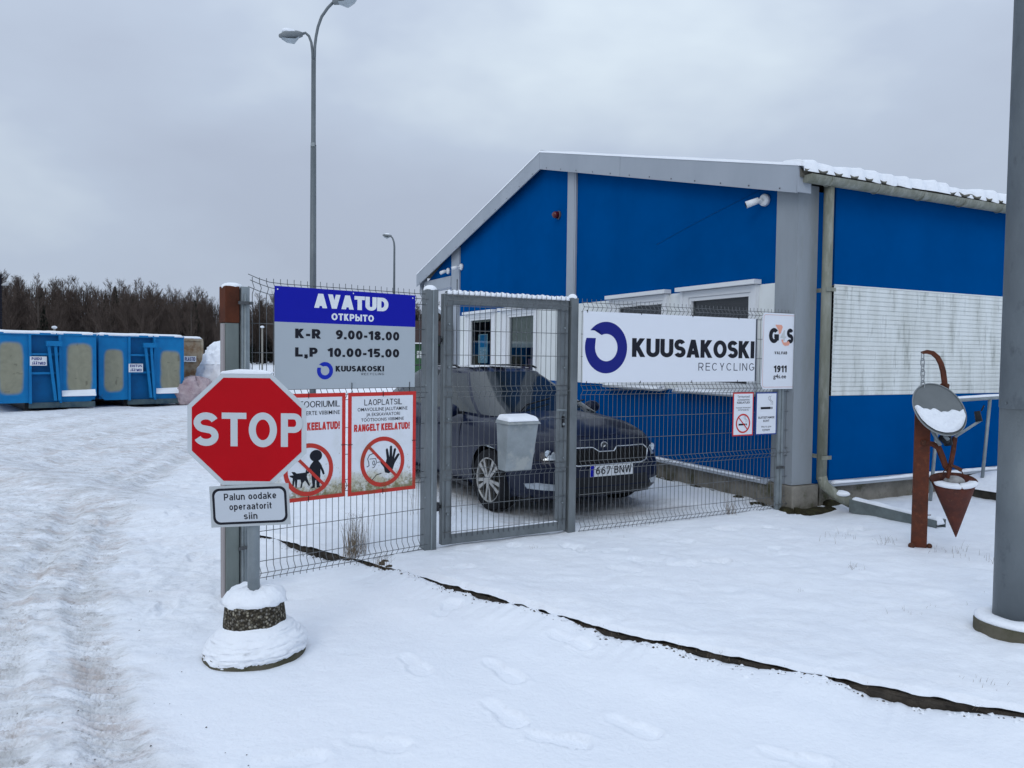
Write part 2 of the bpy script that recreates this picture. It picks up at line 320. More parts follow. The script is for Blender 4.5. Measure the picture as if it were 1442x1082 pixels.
def stext(name, body, x0, x1, z0, z1, m, parent, y=-.001, wt=.19, gap=.10):
    """bold grotesque lettering drawn as flat strokes and fitted to a box in the local xz plane"""
    t = wt / 2; cur = 0; polys = []; lay = 0
    for ch in body:
        W, P = glyph(ch, t)
        lo, hi = (0, 1)
        for pl_ in P:
            lay += 1; n = len(pl_); closed = n > 20 and abs(pl_[0][0] - pl_[-1][0]) < 1e-6 and abs(pl_[0][1] - pl_[-1][1]) < 1e-6
            lo, hi = (-.3, 1.5) if ch in ',pÄ' and not (ch == 'Ä' and lay and pl_[0][1] < .5) else (0, 1)
            L_, R_ = [], []
            for i, p in enumerate(pl_):
                a = Vector(pl_[i - 1] if i else (pl_[-2] if closed else pl_[0])); c = Vector(pl_[i + 1] if i < n - 1 else (pl_[1] if closed else pl_[-1])); pv = Vector(p)
                d1 = (pv - a); d2 = (c - pv); d1 = d1.normalized() if d1.length > 1e-9 else d2.normalized(); d2 = d2.normalized() if d2.length > 1e-9 else d1
                n1 = Vector((-d1.y, d1.x)); n2 = Vector((-d2.y, d2.x)); nn_ = (n1 + n2); nn_ = nn_.normalized() if nn_.length > 1e-6 else n1; k = t / max(.5, nn_.dot(n1))
                L_.append(pv + nn_ * k); R_.append(pv - nn_ * k)
            for i in range(n - 1):
                q = clipy([tuple(L_[i]), tuple(R_[i]), tuple(R_[i + 1]), tuple(L_[i + 1])], lo, hi)
                if len(q) > 2: polys.append((cur, q, lay % 4))
        cur += W + gap
    cur -= gap; b = MB(); sx_ = (x1 - x0) / cur; sz_ = z1 - z0
    for c_, q, ly in polys: b.add([(x0 + (c_ + p[0]) * sx_, y - .00012 * ly, z0 + p[1] * sz_) for p in q], [tuple(range(len(q)))])
    return b.build(name, m, parent)
def rrect(x0, x1, z0, z1, r, n=6):
    p = []
    for cx, cz, a in ((x1 - r, z0 + r, -90), (x1 - r, z1 - r, 0), (x0 + r, z1 - r, 90), (x0 + r, z0 + r, 180)):
        for i in range(n + 1):
            t = R(a + 90 * i / n); p.append((cx + r * math.cos(t), cz + r * math.sin(t)))
    return p
def ringstrip(mb, out, inn, y0, y1):                  # closed frame between two outlines with equal counts
    n = len(out)
    V = [(p[0], y0, p[1]) for p in out] + [(p[0], y0, p[1]) for p in inn] + [(p[0], y1, p[1]) for p in out] + [(p[0], y1, p[1]) for p in inn]
    F = []
    for i in range(n):
        j = (i + 1) % n
        F += [(i, j, n + j, n + i), (2 * n + i, 3 * n + i, 3 * n + j, 2 * n + j), (i, 2 * n + i, 2 * n + j, j), (n + i, n + j, 3 * n + j, 3 * n + i)]
    mb.add(V, F)
def circ(cx, cz, r, n=48, rz=None): return [(cx + r * math.cos(2 * math.pi * i / n), cz + (rz or r) * math.sin(2 * math.pi * i / n)) for i in range(n)]
def flat(mb, pts, y, th=.0006): mb.prism(pts, y, y + th)
def stroke(mb, pts, wd, y, closed=False):
    for i in range(len(pts) - (0 if closed else 1)):
        a = Vector(pts[i]); b = Vector(pts[(i + 1) % len(pts)]); d = (b - a)
        if d.length < 1e-6: continue
        d.normalize(); q = Vector((-d.y, d.x)) * wd / 2; e_ = d * wd * .35
        mb.add([(p.x, y, p.y) for p in (a - e_ - q, b + e_ - q, b + e_ + q, a - e_ + q)], [(0, 1, 2, 3)])
def logo_ring(name, cx, cz, Rr, m, parent, y=-.0035):
    N = 64; V = []; F = []
    for i in range(N + 1):
        t = i / N
        ao = R(139.5 - (139.5 + 201) * t); ai = R(120.6 - (120.6 + 190) * t)
        V.append((cx + Rr * math.cos(ao), y, cz + Rr * math.sin(ao))); V.append((cx + Rr * .53 * math.cos(ai) + .0 * Rr, y, cz + Rr * .53 * math.sin(ai)))
    V[1] = (cx - .32 * Rr, y, cz + .65 * Rr); V[-1] = (cx - .50 * Rr, y, cz + .36 * Rr)
    for i in range(N): F.append((2 * i, 2 * i + 2, 2 * i + 3, 2 * i + 1))
    # replace the first inner knot by the stepped notch
    b = MB(); b.add(V, F); b.add([(cx - .32 * Rr, y, cz + .65 * Rr), (cx - .27 * Rr, y, cz + .456 * Rr), V[3], V[2]], [(0, 1, 2, 3)] if False else [])
    return b.build(name, m, parent)

# ------------------------------------------------------------------ value noise
_perm = rng.random((256, 256))
def vnoise(x, y):
    xi = np.floor(x).astype(int); yi = np.floor(y).astype(int); fx = x - xi; fy = y - yi
    fx = fx * fx * (3 - 2 * fx); fy = fy * fy * (3 - 2 * fy)
    g = lambda a, b: _perm[a % 256, b % 256]
    return (g(xi, yi) * (1 - fx) + g(xi + 1, yi) * fx) * (1 - fy) + (g(xi, yi + 1) * (1 - fx) + g(xi + 1, yi + 1) * fx) * fy
def fbm(x, y, o=4, s=1.0):
    t = 0; a = .5
    for i in range(o): t = t + a * (vnoise(x * s + 17.3 * i, y * s + 9.1 * i) - .5) * 2; s *= 2.03; a *= .5
    return t
def sst(a, b, x):
    t = np.clip((x - a) / (b - a), 0, 1); return t * t * (3 - 2 * t)

# ------------------------------------------------------------------ ground
K0 = np.array([2.34, 3.42]); KA = np.array([-.8123, .5832]); KB = np.array([.5832, .8123])
KBa = [-30, -6, -2, 0, .4, 1, 2, 3, 4, 5, 6, 8, 12, 60]
KBb = [3.5, .9, .16, 0, -.07, -.14, -.21, -.13, -.05, -.02, -.02, .1, .3, 2]
EXa = [-40, -1.2, -.6, -.2, .1, .35, .6, .8, .9, 1.05, 1.5, 1.75, 1.9, 2.1, 2.45, 2.62, 2.9, 3.3, 3.5, 3.75, 3.9, 3.98, 4.1, 4.2, 4.3, 4.45, 4.8, 5.1, 5.35, 5.6, 5.7, 5.85, 60]
EXe = [.05, .04, .01, .03, .028, .085, .066, .02, -.012, .045, .038, .012, .048, .034, -.01, .012, .038, .034, .024, -.012, -.012, .045, .052, -.01, .0, .055, .08, .05, -.015, .04, .03, -.02, -.02]
def grading(segs):
    out = [segs[0][0]]
    for a, b, h0, h1 in segs:
        x = out[-1]
        while x < b - 1e-6:
            t = (x - a) / (b - a); h = h0 + (h1 - h0) * t if h1 < 5 else h0 * (h1 / h0) ** t
            x += h; out.append(min(x, b))
    return np.array(out)
ga = grading([(-900, -60, 60, 12), (-60, -8, 6, .3), (-8, -1.2, .3, .03), (-1.2, 6.4, .015, .015), (6.4, 14, .024, .12), (14, 60, .15, 3), (60, 900, 5, 60)])
gb = grading([(-400, -40, 60, 8), (-40, -4.4, 4, .2), (-4.4, .3, .0155, .0155), (.3, 3.5, .028, .035), (3.5, 14, .05, .25), (14, 60, .3, 3), (60, 1500, 6, 80)])
AA, BB = np.meshgrid(ga, gb, indexing='ij')
off = np.interp(AA, KBa, KBb)
YB = BB + off
GX = K0[0] + KA[0] * AA + KB[0] * YB; GY = K0[1] + KA[1] * AA + KB[1] * YB
near = np.clip(1 - (np.hypot(GX, GY) - 40) / 60, 0, 1)
und = (fbm(GX, GY, 3, .55) * .022 + fbm(GX + 40, GY, 3, 3.1) * .006) * near
# wheel track boundary on the left (x as a function of y)
xb = np.interp(GY, [-20, 1, 2.9, 3.7, 5.1, 8.4, 13.9, 20, 26], [2.5, -.55, -1.22, -1.78, -2.7, -4.05, -5.4, -6.2, -5])
dt = (xb - GX) * .86
trk = sst(-.15, .25, dt + fbm(GX, GY, 3, 1.4) * .25) * sst(60, 14, np.hypot(GX, GY))
rough = (np.abs(fbm(GX * .8, GY * 1.7, 4, 5.5)) * .034 - .008 + fbm(GX, GY * 1.2, 2, 14) * .014 + (.5 - np.abs(fbm(GX, GY * 1.3, 2, 9))) * .014)
sarc = GY * 1.15
tread = .013 * np.sign(np.sin(sarc * 2 * np.pi / .085 + 3 * np.sin(dt * 9))) * sst(.0, .12, dt) * sst(9, 4, GY)
def bnd(a, c): return sst(a, a + .10, dtw) * sst(c, c - .12, dtw)
dtw = dt + .12 * fbm(GX, GY, 2, .35)
band = np.clip(bnd(.02, .34) + bnd(.46, .74) + bnd(1.45, 1.85) + bnd(2.0, 2.35) + bnd(3.0, 3.5) + bnd(4.2, 4.9) + bnd(6.0, 6.8), 0, 1)
ruts = -.036 * band
zr = -.055 + und + trk * (rough * (1.1 - .75 * band) + tread * band * sst(-.25, .15, fbm(GX, GY, 2, 1.1)) + ruts)
# churned snow between the track and the sign
mid = sst(-1.9, -.3, dt) * (1 - trk) * sst(3.2, 5.2, GY)
zr += mid * (np.abs(fbm(GX, GY, 4, 4.2)) * .046 + (.5 - np.abs(fbm(GX, GY * 1.3, 2, 9))) * .012 - .014)
exps = sum(np.interp(AA + o_, EXa, EXe) for o_ in (-.14, -.08, -.03, .03, .08, .14)) / 6 * .86 + (fbm(AA, AA * 0, 3, 6) * .017 + fbm(AA, AA * 0 + 7, 3, 24) * .010 + .001) * (AA < 5.9)
edge_z = .012 - exps
prof = sst(-.55, 0.0, BB)
side = zr * (1 - prof) + edge_z * prof
ridge = .022 * np.exp(-((BB + .42) / .16) ** 2) * (.6 + fbm(AA, BB, 2, 2.2)) * sst(7, 5, AA)
side = side + ridge + .006 * fbm(AA, BB, 2, 8) * np.exp(-((BB + .3) / .35) ** 2)
AMX = 5.9 + .9 * np.clip(BB, 0, 60) + .25 * fbm(GX, GY, 3, .8)
wl = sst(.45, -.45, AA - AMX)                              # 1 where the raised yard lies
flat_ = zr * (1 - sst(.8, 0, BB) * 1.0) + edge_z * sst(.8, 0, BB)
dip = flat_ * (1 - wl) + (edge_z - np.clip(BB * .9, 0, .25)) * wl
ZR = np.where(BB <= 0, side, dip)
# footprints
def dent(Z, cx, cy, ang, Ln=.29, W=.105, dep=.022):
    dx = GX - cx; dy = GY - cy; u_ = dx * math.cos(ang) + dy * math.sin(ang); v_ = -dx * math.sin(ang) + dy * math.cos(ang)
    wv = W / 2 * (1 - .22 * np.exp(-((u_ + .02) / .045) ** 2)) * (1 + .12 * np.sign(u_) )
    q = np.sqrt(np.clip((u_ / (Ln / 2)) ** 4 + (v_ / wv) ** 4, 0, 50)) 
    inside = sst(1.22, .92, q + .10 * fbm(GX, GY, 2, 30)) * (.8 + .35 * np.clip(u_ / Ln * 2, -1, 1))
    rim = np.exp(-((q - 1.5) / .35) ** 2) * .005 * (1 + fbm(GX, GY, 2, 25))
    return Z - dep * inside + rim
FP = [(-.50, 4.03, -1.0), (-.02, 3.50, -.85), (.56, 3.40, -.65), (-.55, 3.21, -.2), (.22, 3.27, -.2), (-.03, 3.97, -.9), (-.9, 3.05, .3), (-.78, 2.83, .2), (.95, 2.9, -.4), (.35, 4.35, -.8), (-.4, 4.9, 1.2), (-.2, 5.4, 1.1), (1.2, 3.15, -.5)]
for f in FP: ZR = dent(ZR, f[0], f[1], f[2] + random.uniform(-.15, .15), dep=random.uniform(.012, .024), Ln=random.uniform(.26, .31))
for i in range(26):
    fx, fy = random.uniform(-3.6, -1.6), random.uniform(4.6, 10.0)
    ZR = dent(ZR, fx - (fy - 5) * .35, fy, random.uniform(.8, 2.0), dep=.016, Ln=.26)
ZL = .014 + fbm(GX + 5, GY, 3, .6) * .018 + np.abs(fbm(GX, GY * 1.3, 4, 2.3)) * .030 + (.5 - np.abs(fbm(GX, GY, 2, 6))) * .010 + fbm(GX, GY, 2, 16) * .004
ZL = ZL * near + .012 * np.exp(-((BB - .25) / .2) ** 2) * 1.0
ZL = np.where(BB < .03, np.minimum(ZL, .016), ZL)
zlb = fbm(AA, AA * 0 + 3, 4, 12) * .013
ZL = np.where(BB <= .041, .010 + zlb, ZL)
for i in range(34):
    ZL = dent(ZL, random.uniform(-.6, 3.4), random.uniform(5.6, 8.4), random.uniform(0, 3), dep=random.uniform(.012, .024), Ln=.25)
# snow melted away under the car, trampled beside it
cd = ((GX + .2) * .5 - (GY - 9.6) * .866); cw = ((GX + .2) * .866 + (GY - 9.6) * .5)
ZL -= .03 * sst(2.7, 2.1, np.abs(cd)) * sst(1.1, .8, np.abs(cw))
# bare rim round the corner plinth
dp_ = np.hypot(GX - 3.2, GY - 8.0); ZL -= .05 * np.exp(-(dp_ / .35) ** 2)
ZL = ZL - np.clip((AA - AMX) * .25 + .03, 0, .5)
def sheet(name, Z, mask, m, dirt_shade, label=None):
    ia, ib = np.where(mask.any(1))[0], np.where(mask.any(0))[0]
    a0, a1, b0, b1 = ia[0], ia[-1] + 1, ib[0], ib[-1] + 1
    X, Y, Zz, Dd = (q[a0:a1, b0:b1] for q in (GX, GY, Z, dirt_shade)); na, nb = X.shape
    me = bpy.data.meshes.new(name); nv = na * nb
    me.vertices.add(nv); me.vertices.foreach_set('co', np.stack([X, Y, Zz], -1).astype(np.float32).ravel())
    I = np.arange(nv).reshape(na, nb); q = np.stack([I[:-1, :-1], I[:-1, 1:], I[1:, 1:], I[1:, :-1]], -1).reshape(-1, 4)
    nf = len(q); me.loops.add(nf * 4); me.loops.foreach_set('vertex_index', q.ravel().astype(np.int32))
    me.polygons.add(nf); me.polygons.foreach_set('loop_start', np.arange(0, nf * 4, 4, dtype=np.int32)); me.polygons.foreach_set('use_smooth', np.ones(nf, bool))
    me.update(calc_edges=True); me.validate()
    at = me.attributes.new('dirt_shade', 'FLOAT', 'POINT'); at.data.foreach_set('value', Dd.astype(np.float32).ravel())
    me.materials.append(m)
    o = bpy.data.objects.new(name, me); COL.objects.link(o); tag(o, label, kind='structure'); return o
def snow_ground(name):
    m = bpy.data.materials.new(name); m.use_nodes = True; t = m.node_tree; N = t.nodes; K = t.links.new; b = N['Principled BSDF']
    b.inputs['Roughness'].default_value = .7; b.inputs['Specular IOR Level'].default_value = .25
    co = N.new('ShaderNodeTexCoord'); at = N.new('ShaderNodeAttribute'); at.attribute_name = 'dirt_shade'
    def noise(sc, det, st=(1, 1, 1), ro=.6):
        mpn = N.new('ShaderNodeMapping'); mpn.inputs['Scale'].default_value = st; K(co.outputs['Object'], mpn.inputs['Vector'])
        n = N.new('ShaderNodeTexNoise'); n.inputs['Scale'].default_value = sc; n.inputs['Detail'].default_value = det; n.inputs['Roughness'].default_value = ro
        K(mpn.outputs[0], n.inputs['Vector']); return n
    def rngn(src, a, c, lo=0, hi=1):
        r = N.new('ShaderNodeMapRange'); r.inputs['From Min'].default_value = a; r.inputs['From Max'].default_value = c; r.inputs['To Min'].default_value = lo; r.inputs['To Max'].default_value = hi; K(src, r.inputs['Value']); return r
    def mul(a, c):
        x = N.new('ShaderNodeMath'); x.operation = 'MULTIPLY'; K(a, x.inputs[0]); K(c, x.inputs[1]); return x
    def mixc(fac, A, B):
        x = N.new('ShaderNodeMix'); x.data_type = 'RGBA'
        if isinstance(A, tuple): x.inputs['A'].default_value = (*A, 1)
        else: K(A, x.inputs['A'])
        x.inputs['B'].default_value = (*B, 1); K(fac, x.inputs['Factor']); return x.outputs['Result']
    n0 = noise(.9, 4); c = mixc(rngn(n0.outputs['Fac'], .35, .7).outputs[0], (.865, .895, .94), (.825, .86, .915))
    n1 = noise(2.6, 9, (1, 1.9, 1), .75); f1 = mul(rngn(n1.outputs['Fac'], .38, .64).outputs[0], at.outputs['Fac']); c = mixc(f1.outputs[0], c, (.54, .55, .56))
    n2 = noise(10, 8, (1, 1.8, 1), .8); f2 = mul(rngn(n2.outputs['Fac'], .52, .72).outputs[0], at.outputs['Fac']); c = mixc(f2.outputs[0], c, (.22, .20, .185))
    n3 = noise(1.7, 8, (1, 2.0, 1), .8); f3 = mul(rngn(n3.outputs['Fac'], .50, .70, 0, .85).outputs[0], at.outputs['Fac']); c = mixc(f3.outputs[0], c, (.46, .38, .345))
    K(c, b.inputs['Base Color'])
    nb1 = noise(38, 5); nb2 = noise(9, 3)
    ad = N.new('ShaderNodeMath'); ad.operation = 'MULTIPLY_ADD'; ad.inputs[1].default_value = 1.6; K(nb2.outputs['Fac'], ad.inputs[0]); K(nb1.outputs['Fac'], ad.inputs[2])
    bn = N.new('ShaderNodeBump'); bn.inputs['Strength'].default_value = .35; bn.inputs['Distance'].default_value = .012
    st = rngn(at.outputs['Fac'], 0, 1, .45, 1.0); K(st.outputs[0], bn.inputs['Strength'])
    K(ad.outputs[0], bn.inputs['Height']); K(bn.outputs[0], b.inputs['Normal']); return m
GM = snow_ground('snow_on_ground')
dirt_shade_r = np.clip(trk * np.clip(-fbm(GX, GY * 1.4, 3, 12) * 1.1 - .12, 0, 1) * sst(14, 5, GY) + trk * sst(26, 12, GY) * (.52 + .80 * band + .5 * fbm(GX, GY, 3, .7)) + .35 * sst(-1.6, 0, dt) * sst(3.5, 5.5, GY), 0, 1)  # dirt in the ruts, plus fine dark flecks standing in for crevice shadow
dirt_shade_l = np.clip(.10 + 0 * GX + .6 * sst(1.3, .9, np.abs(cw)) * sst(3.0, 2.2, np.abs(cd)), 0, 1)  # patch under the car coloured darker for trampled dirt and the car's shade
road = sheet('road', ZR, np.ones_like(AA, bool), GM, dirt_shade_r, 'snow covered access road with dirty wheel tracks, left and in front of the kerb')
lawn = sheet('snowy_yard', ZL, (BB > -.001) & (BB < 1600) & (AA > -901), GM, dirt_shade_l, 'flat snow covered yard round the blue building, inside the kerb')
def ground_z(x, y):
    d = np.array([x, y]) - K0; a = d @ KA; b = d @ KB - np.interp(a, KBa, KBb)
    i = np.searchsorted(ga, a); j = np.searchsorted(gb, b)
    return float(ZR[i, j] if b <= 0 else max(ZL[i, j], ZR[i, j]))
# kerb: one stone per metre, top just under the yard snow
kerb = thing('kerb', (0, 0, 0), 0, 'low dark wet concrete kerb running diagonally through the snow', None); kerb['kind'] = 'structure'
def kp(a, b): 
    q = K0 + KA * a + KB * (b + np.interp(a, KBa, KBb)); return q
for i in range(-3, 9):
    b = MB(); a0 = i * .8 + .006; a1 = (i + 1) * .8 - .006; N = 14; V = []; dz = random.uniform(-.004, .004)
    for k in range(N + 1):
        a = a0 + (a1 - a0) * k / N
        for bb, zz in ((.022, -.22), (.004 + random.uniform(-.005, .005), -.03), (.002 + random.uniform(-.006, .006), -.022), (.016, -.008 + random.uniform(-.004, .003)), (.13, -.010), (.13, -.22)):
            q = kp(a, bb + .01); V.append((q[0], q[1], zz + dz))
    F = [(k * 6 + j, k * 6 + (j + 1) % 6, (k + 1) * 6 + (j + 1) % 6, (k + 1) * 6 + j) for k in range(N) for j in range(6)] + [tuple(range(6)), tuple(N * 6 + j for j in range(6))]
    b.add(V, F); b.build('kerb_stone', KERB, kerb)

# ------------------------------------------------------------------ building  (local X = along side wall, Y = along gable)
BO = (2.965, 8.085, 0); BR = R(26.565)
B = thing('blue_building', BO, BR, 'blue and white metal-clad building with grey trim and a snowy pitched roof', 'building')
RW, RZ = 5.39, 4.965                   # ridge
def roof_z(y): return 3.60 + y * .2525 if y < RW else 4.96 - (y - RW) * .246
LEN = 17.0; T = .10
# gable walls
def gpoly(name, y0, y1, z0, ztop, m, x0=0., x1=T):
    """wall piece from z0 to either a height or the underside of the roof"""
    ys = [y0] + ([RW] if y0 < RW < y1 and ztop is None else []) + [y1]
    pts = [(y0, z0), (y1, z0)] + [(y, (roof_z(y) - .12) if ztop is None else ztop) for y in reversed(ys)]
    return MB().prismx(pts, x0, x1).build(name, m, B)
gpoly('upper_wall_panel', .28, 4.43, 2.42, None, BLUE)
gpoly('upper_wall_panel', 4.69, 9.11, 2.42, None, BLUE)
gpoly('lower_wall_panel', .28, 9.11, .27, 1.20, BLUE)
b = MB(); b.box(-.03, 0.06, 4.432, 4.688, 2.42, roof_z(4.5) - .12); b.box(-.036, -.03, 4.47, 4.50, 2.42, roof_z(4.4) - .2); b.build('cover_strip', GREYF, B)
# corner pillars
b = MB(); b.box(-.022, .27, -.022, .278, .27, 3.42); b.build('corner_pillar', GREYP, B)
b = MB(); b.box(-.03, .25, 9.112, 9.55, .0, roof_z(9.3) - .14); b.box(-.034, -.03, 9.13, 9.53, 2.92, 2.935); b.build('corner_pillar', GREYF, B)
# windows in the white band
wins = [(.50, 1.87, .626, 1.698), (2.08, 3.46, 2.206, 3.28), (5.62, 7.08, 5.757, 6.802), (7.29, 8.757, 7.477, 8.567)]
prev = .28
GLASS = bpy.data.materials.new('window_glass'); GLASS.use_nodes = True
_t = GLASS.node_tree; _t.nodes.clear(); _o = _t.nodes.new('ShaderNodeOutputMaterial'); _m = _t.nodes.new('ShaderNodeMixShader'); _g = _t.nodes.new('ShaderNodeBsdfGlossy'); _q = _t.nodes.new('ShaderNodeBsdfTransparent'); _fr = _t.nodes.new('ShaderNodeFresnel')
_g.inputs['Roughness'].default_value = .03; _g.inputs['Color'].default_value = (.9, .95, 1, 1); _q.inputs['Color'].default_value = (.78, .82, .82, 1); _fr.inputs['IOR'].default_value = 1.42
_t.links.new(_fr.outputs[0], _m.inputs[0]); _t.links.new(_q.outputs[0], _m.inputs[1]); _t.links.new(_g.outputs[0], _m.inputs[2]); _t.links.new(_m.outputs[0], _o.inputs[0])
MATS['window_glass'] = GLASS
BLIND = mat('window_blind', (.42, .44, .40), .8, c2=(.36, .38, .35), nscale=3)
DARKIN = mat('dark_interior', (.03, .032, .035), .9)
for wi, (h0, h1, g0, g1) in enumerate(wins):
    gpoly('white_wall_panel', prev, h0 + .03, 1.20, 2.42, WHITE_C); prev = h1 - .03
    a, c = h0 + .03, h1 - .03
    ft, fb = 2.345, 1.27
    fr = MB()
    ringstrip_pts = ([(a, 1.20), (c, 1.20), (c, 2.42), (a, 2.42)], [(g0, fb), (g1, fb), (g1, ft), (g0, ft)])
    o_, i_ = ringstrip_pts
    n = 4; V = [(-.035, p[0], p[1]) for p in o_] + [(-.035, p[0], p[1]) for p in i_] + [(.07, p[0], p[1]) for p in o_] + [(.07, p[0], p[1]) for p in i_]
    F = []
    for i in range(4):
        j = (i + 1) % 4; F += [(i, j, n + j, n + i), (2 * n + i, 3 * n + i, 3 * n + j, 2 * n + j), (i, 2 * n + i, 2 * n + j, j), (n + i, n + j, 3 * n + j, 3 * n + i)]
    fr.add(V, F)
    e_ = .045                                       # raised outer casing bead
    fr.box(-.05, -.035, a, a + .05, 1.20, 2.42); fr.box(-.05, -.035, c - .05, c, 1.20, 2.42)
    wf = fr.build('window', WPLAST, B)
    bd = MB(); bd.box(-.02, .03, g0 + .002, g0 + e_, fb + .002, ft - .002); bd.box(-.02, .03, g1 - e_, g1 - .002, fb + .002, ft - .002)
    bd.box(-.02, .03, g0 + e_, g1 - e_, fb + .002, fb + e_); bd.box(-.02, .03, g0 + e_, g1 - e_, ft - e_, ft - .002)
    bd.build('sash', WPLAST, wf)
    MB().add([(.012, g0 + e_, fb + e_), (.012, g1 - e_, fb + e_), (.012, g1 - e_, ft - e_), (.012, g0 + e_, ft - e_)], [(3, 2, 1, 0)]).build('pane', GLASS, wf)
    MB().prismx([(h0, 2.425), (h1, 2.425), (h1, 2.475), (h0, 2.475)], -.11, .0).build('hood', WPLAST, wf)
    MB().hexa([(-.14, h0 + .02, 1.165), (0, h0 + .02, 1.185), (0, h1 - .02, 1.185), (-.14, h1 - .02, 1.165), (-.14, h0 + .02, 1.18), (0, h0 + .02, 1.199), (0, h1 - .02, 1.199), (-.14, h1 - .02, 1.18)]).build('sill', GREYF, wf)
    s_ = MB(); V = []; F = []; n = 16
    for k in range(n + 1):
        y = h0 + .03 + (h1 - h0 - .06) * k / n; q = .025 + .012 * random.random()
        V += [(-.145, y, 1.18), (-.135, y, 1.18 + q), (-.052, y, 1.2 + q), (-.052, y, 1.19)]
    F = [(k * 4 + j, k * 4 + (j + 1) % 4, (k + 1) * 4 + (j + 1) % 4, (k + 1) * 4 + j) for k in range(n) for j in range(4)] + [(0, 1, 2, 3), (n * 4, n * 4 + 1, n * 4 + 2, n * 4 + 3)]
    s_.add(V, F, True); s_.build('snow', SNOW, wf)
    bb = {0: 1.3, 1: 1.3, 2: 1.75, 3: 2.28}[wi]
    bl = MB()
    z = ft - .03
    while z > bb:
        bl.box(.055, .06, g0 + .04, g1 - .04, z - .0262, z); z -= .027
    bl.build('blind', mat('window_blind_dark', (.13, .12, .125), .7) if wi < 2 else BLIND, wf)
gpoly('white_wall_panel', prev, 9.11, 1.20, 2.42, WHITE_C)
# things seen in the left window
pf = MB().box(.03, .034, 7.78, 8.22, 1.45, 2.02).build('poster', mat('poster_pale', (.35, .55, .62), .5), B)
MB().box(.026, .029, 7.83, 8.13, 1.76, 2.0).build('poster_print', mat('poster_blue', (.02, .26, .50), .5), pf)
MB().box(.026, .029, 7.83, 8.13, 1.49, 1.72).build('poster_print', mat('poster_text', (.22, .40, .48), .5, c2=(.6, .7, .72), nscale=26, nlo=.48, nhi=.52), pf)
for (y0, y1, z0, z1) in ((5.95, 6.4, 1.2, 1.55), (6.45, 6.75, 1.2, 1.42), (7.6, 7.75, 2.02, 2.3)):
    MB().box(.2, .35, y0, y1, z0, z1).build('stored_box', mat('cluttered_shelf', (.07, .05, .08), .8, c2=(.25, .2, .3), nscale=14), B)
# plinth
b = MB(); b.box(.02, .32, .20, 9.6, -.3, .262); b.build('plinth', CONC, B)
b = MB(); b.box(-.04, .34, -.055, .45, -.3, .262); b.build('corner_plinth', CONC, B, bevel=.012)
b = MB(); b.box(.45, LEN, .03, .3, -.3, .235); b.build('plinth', CONC, B)
# drip flashings with snow on them
def snow_strip(name, p0, p1, wd, h, parent, n=60, amp=.4, base=0., m=None):
    p0 = Vector(p0); p1 = Vector(p1); d = (p1 - p0); ln = d.length; d.normalize(); q = Vector((-d.y, d.x, 0)).normalized(); V = []; F = []
    for k in range(n + 1):
        t = k / n; c = p0.lerp(p1, t); hh = h * (1 + amp * (fbm(np.array([t * ln * 3.1 + p0.x * 7]), np.array([p0.y * 3.3]), 3, 1.)[0]))
        ww = wd * (1 + .25 * amp * fbm(np.array([t * ln * 4.1 + 9]), np.array([p0.y * 3.3]), 2, 1.)[0])
        if k in (0, n): hh *= .3
        for a, zz in ((-.5, 0), (-.5, .45), (-.36, .88), (0, 1), (.36, .88), (.5, .45), (.5, 0)):
            v = c + q * (a * ww); V.append((v.x, v.y, v.z + base + zz * hh))
    F = [(k * 7 + j, k * 7 + (j + 1) % 7, (k + 1) * 7 + (j + 1) % 7, (k + 1) * 7 + j) for k in range(n) for j in range(7)] + [tuple(range(6, -1, -1)), tuple(n * 7 + j for j in range(7))]
    return MB().add(V, F, True).build(name, m or SNOW, parent)
b = MB(); b.hexa([(-.07, .29, .235), (0, .29, .262), (0, 9.1, .262), (-.07, 9.1, .235), (-.07, .29, .248), (0, .29, .29), (0, 9.1, .29), (-.07, 9.1, .248)]); b.build('drip_flashing', GREYF, B)
b = MB(); b.hexa([(.46, -.075, .23), (LEN, -.075, .23), (LEN, -.005, .25), (.46, -.005, .25), (.46, -.075, .245), (LEN, -.075, .245), (LEN, -.005, .285), (.46, -.005, .285)]); b.build('drip_flashing', GREYF, B)
snow_strip('snow', (.55, -.042, .255), (4.5, -.042, .255), .06, .032, B, 90, .7)
snow_strip('snow', (-.035, .4, .262), (-.035, 9.0, .262), .05, .02, B, 120, .9)
MOSS = mat('moss_and_soil', (.045, .042, .022), .95, c2=(.02, .017, .012), nscale=20, bump=1., bscale=60, c3=(.08, .085, .03), n3=14, lo3=.56, hi3=.7)
for p_, q_, w_, h_ in (((-.02, -.10, -.03), (.50, -.09, -.03), .16, .085), ((-.085, -.08, -.03), (-.075, .75, -.03), .12, .075), ((-.03, .7, -.03), (-.02, 5.5, -.03), .06, .055), ((.5, -.0, -.03), (1.2, .0, -.03), .10, .075)):
    tag(snow_strip('moss', p_, q_, w_, h_, B, 60, 1.1, m=MOSS), kind='stuff')
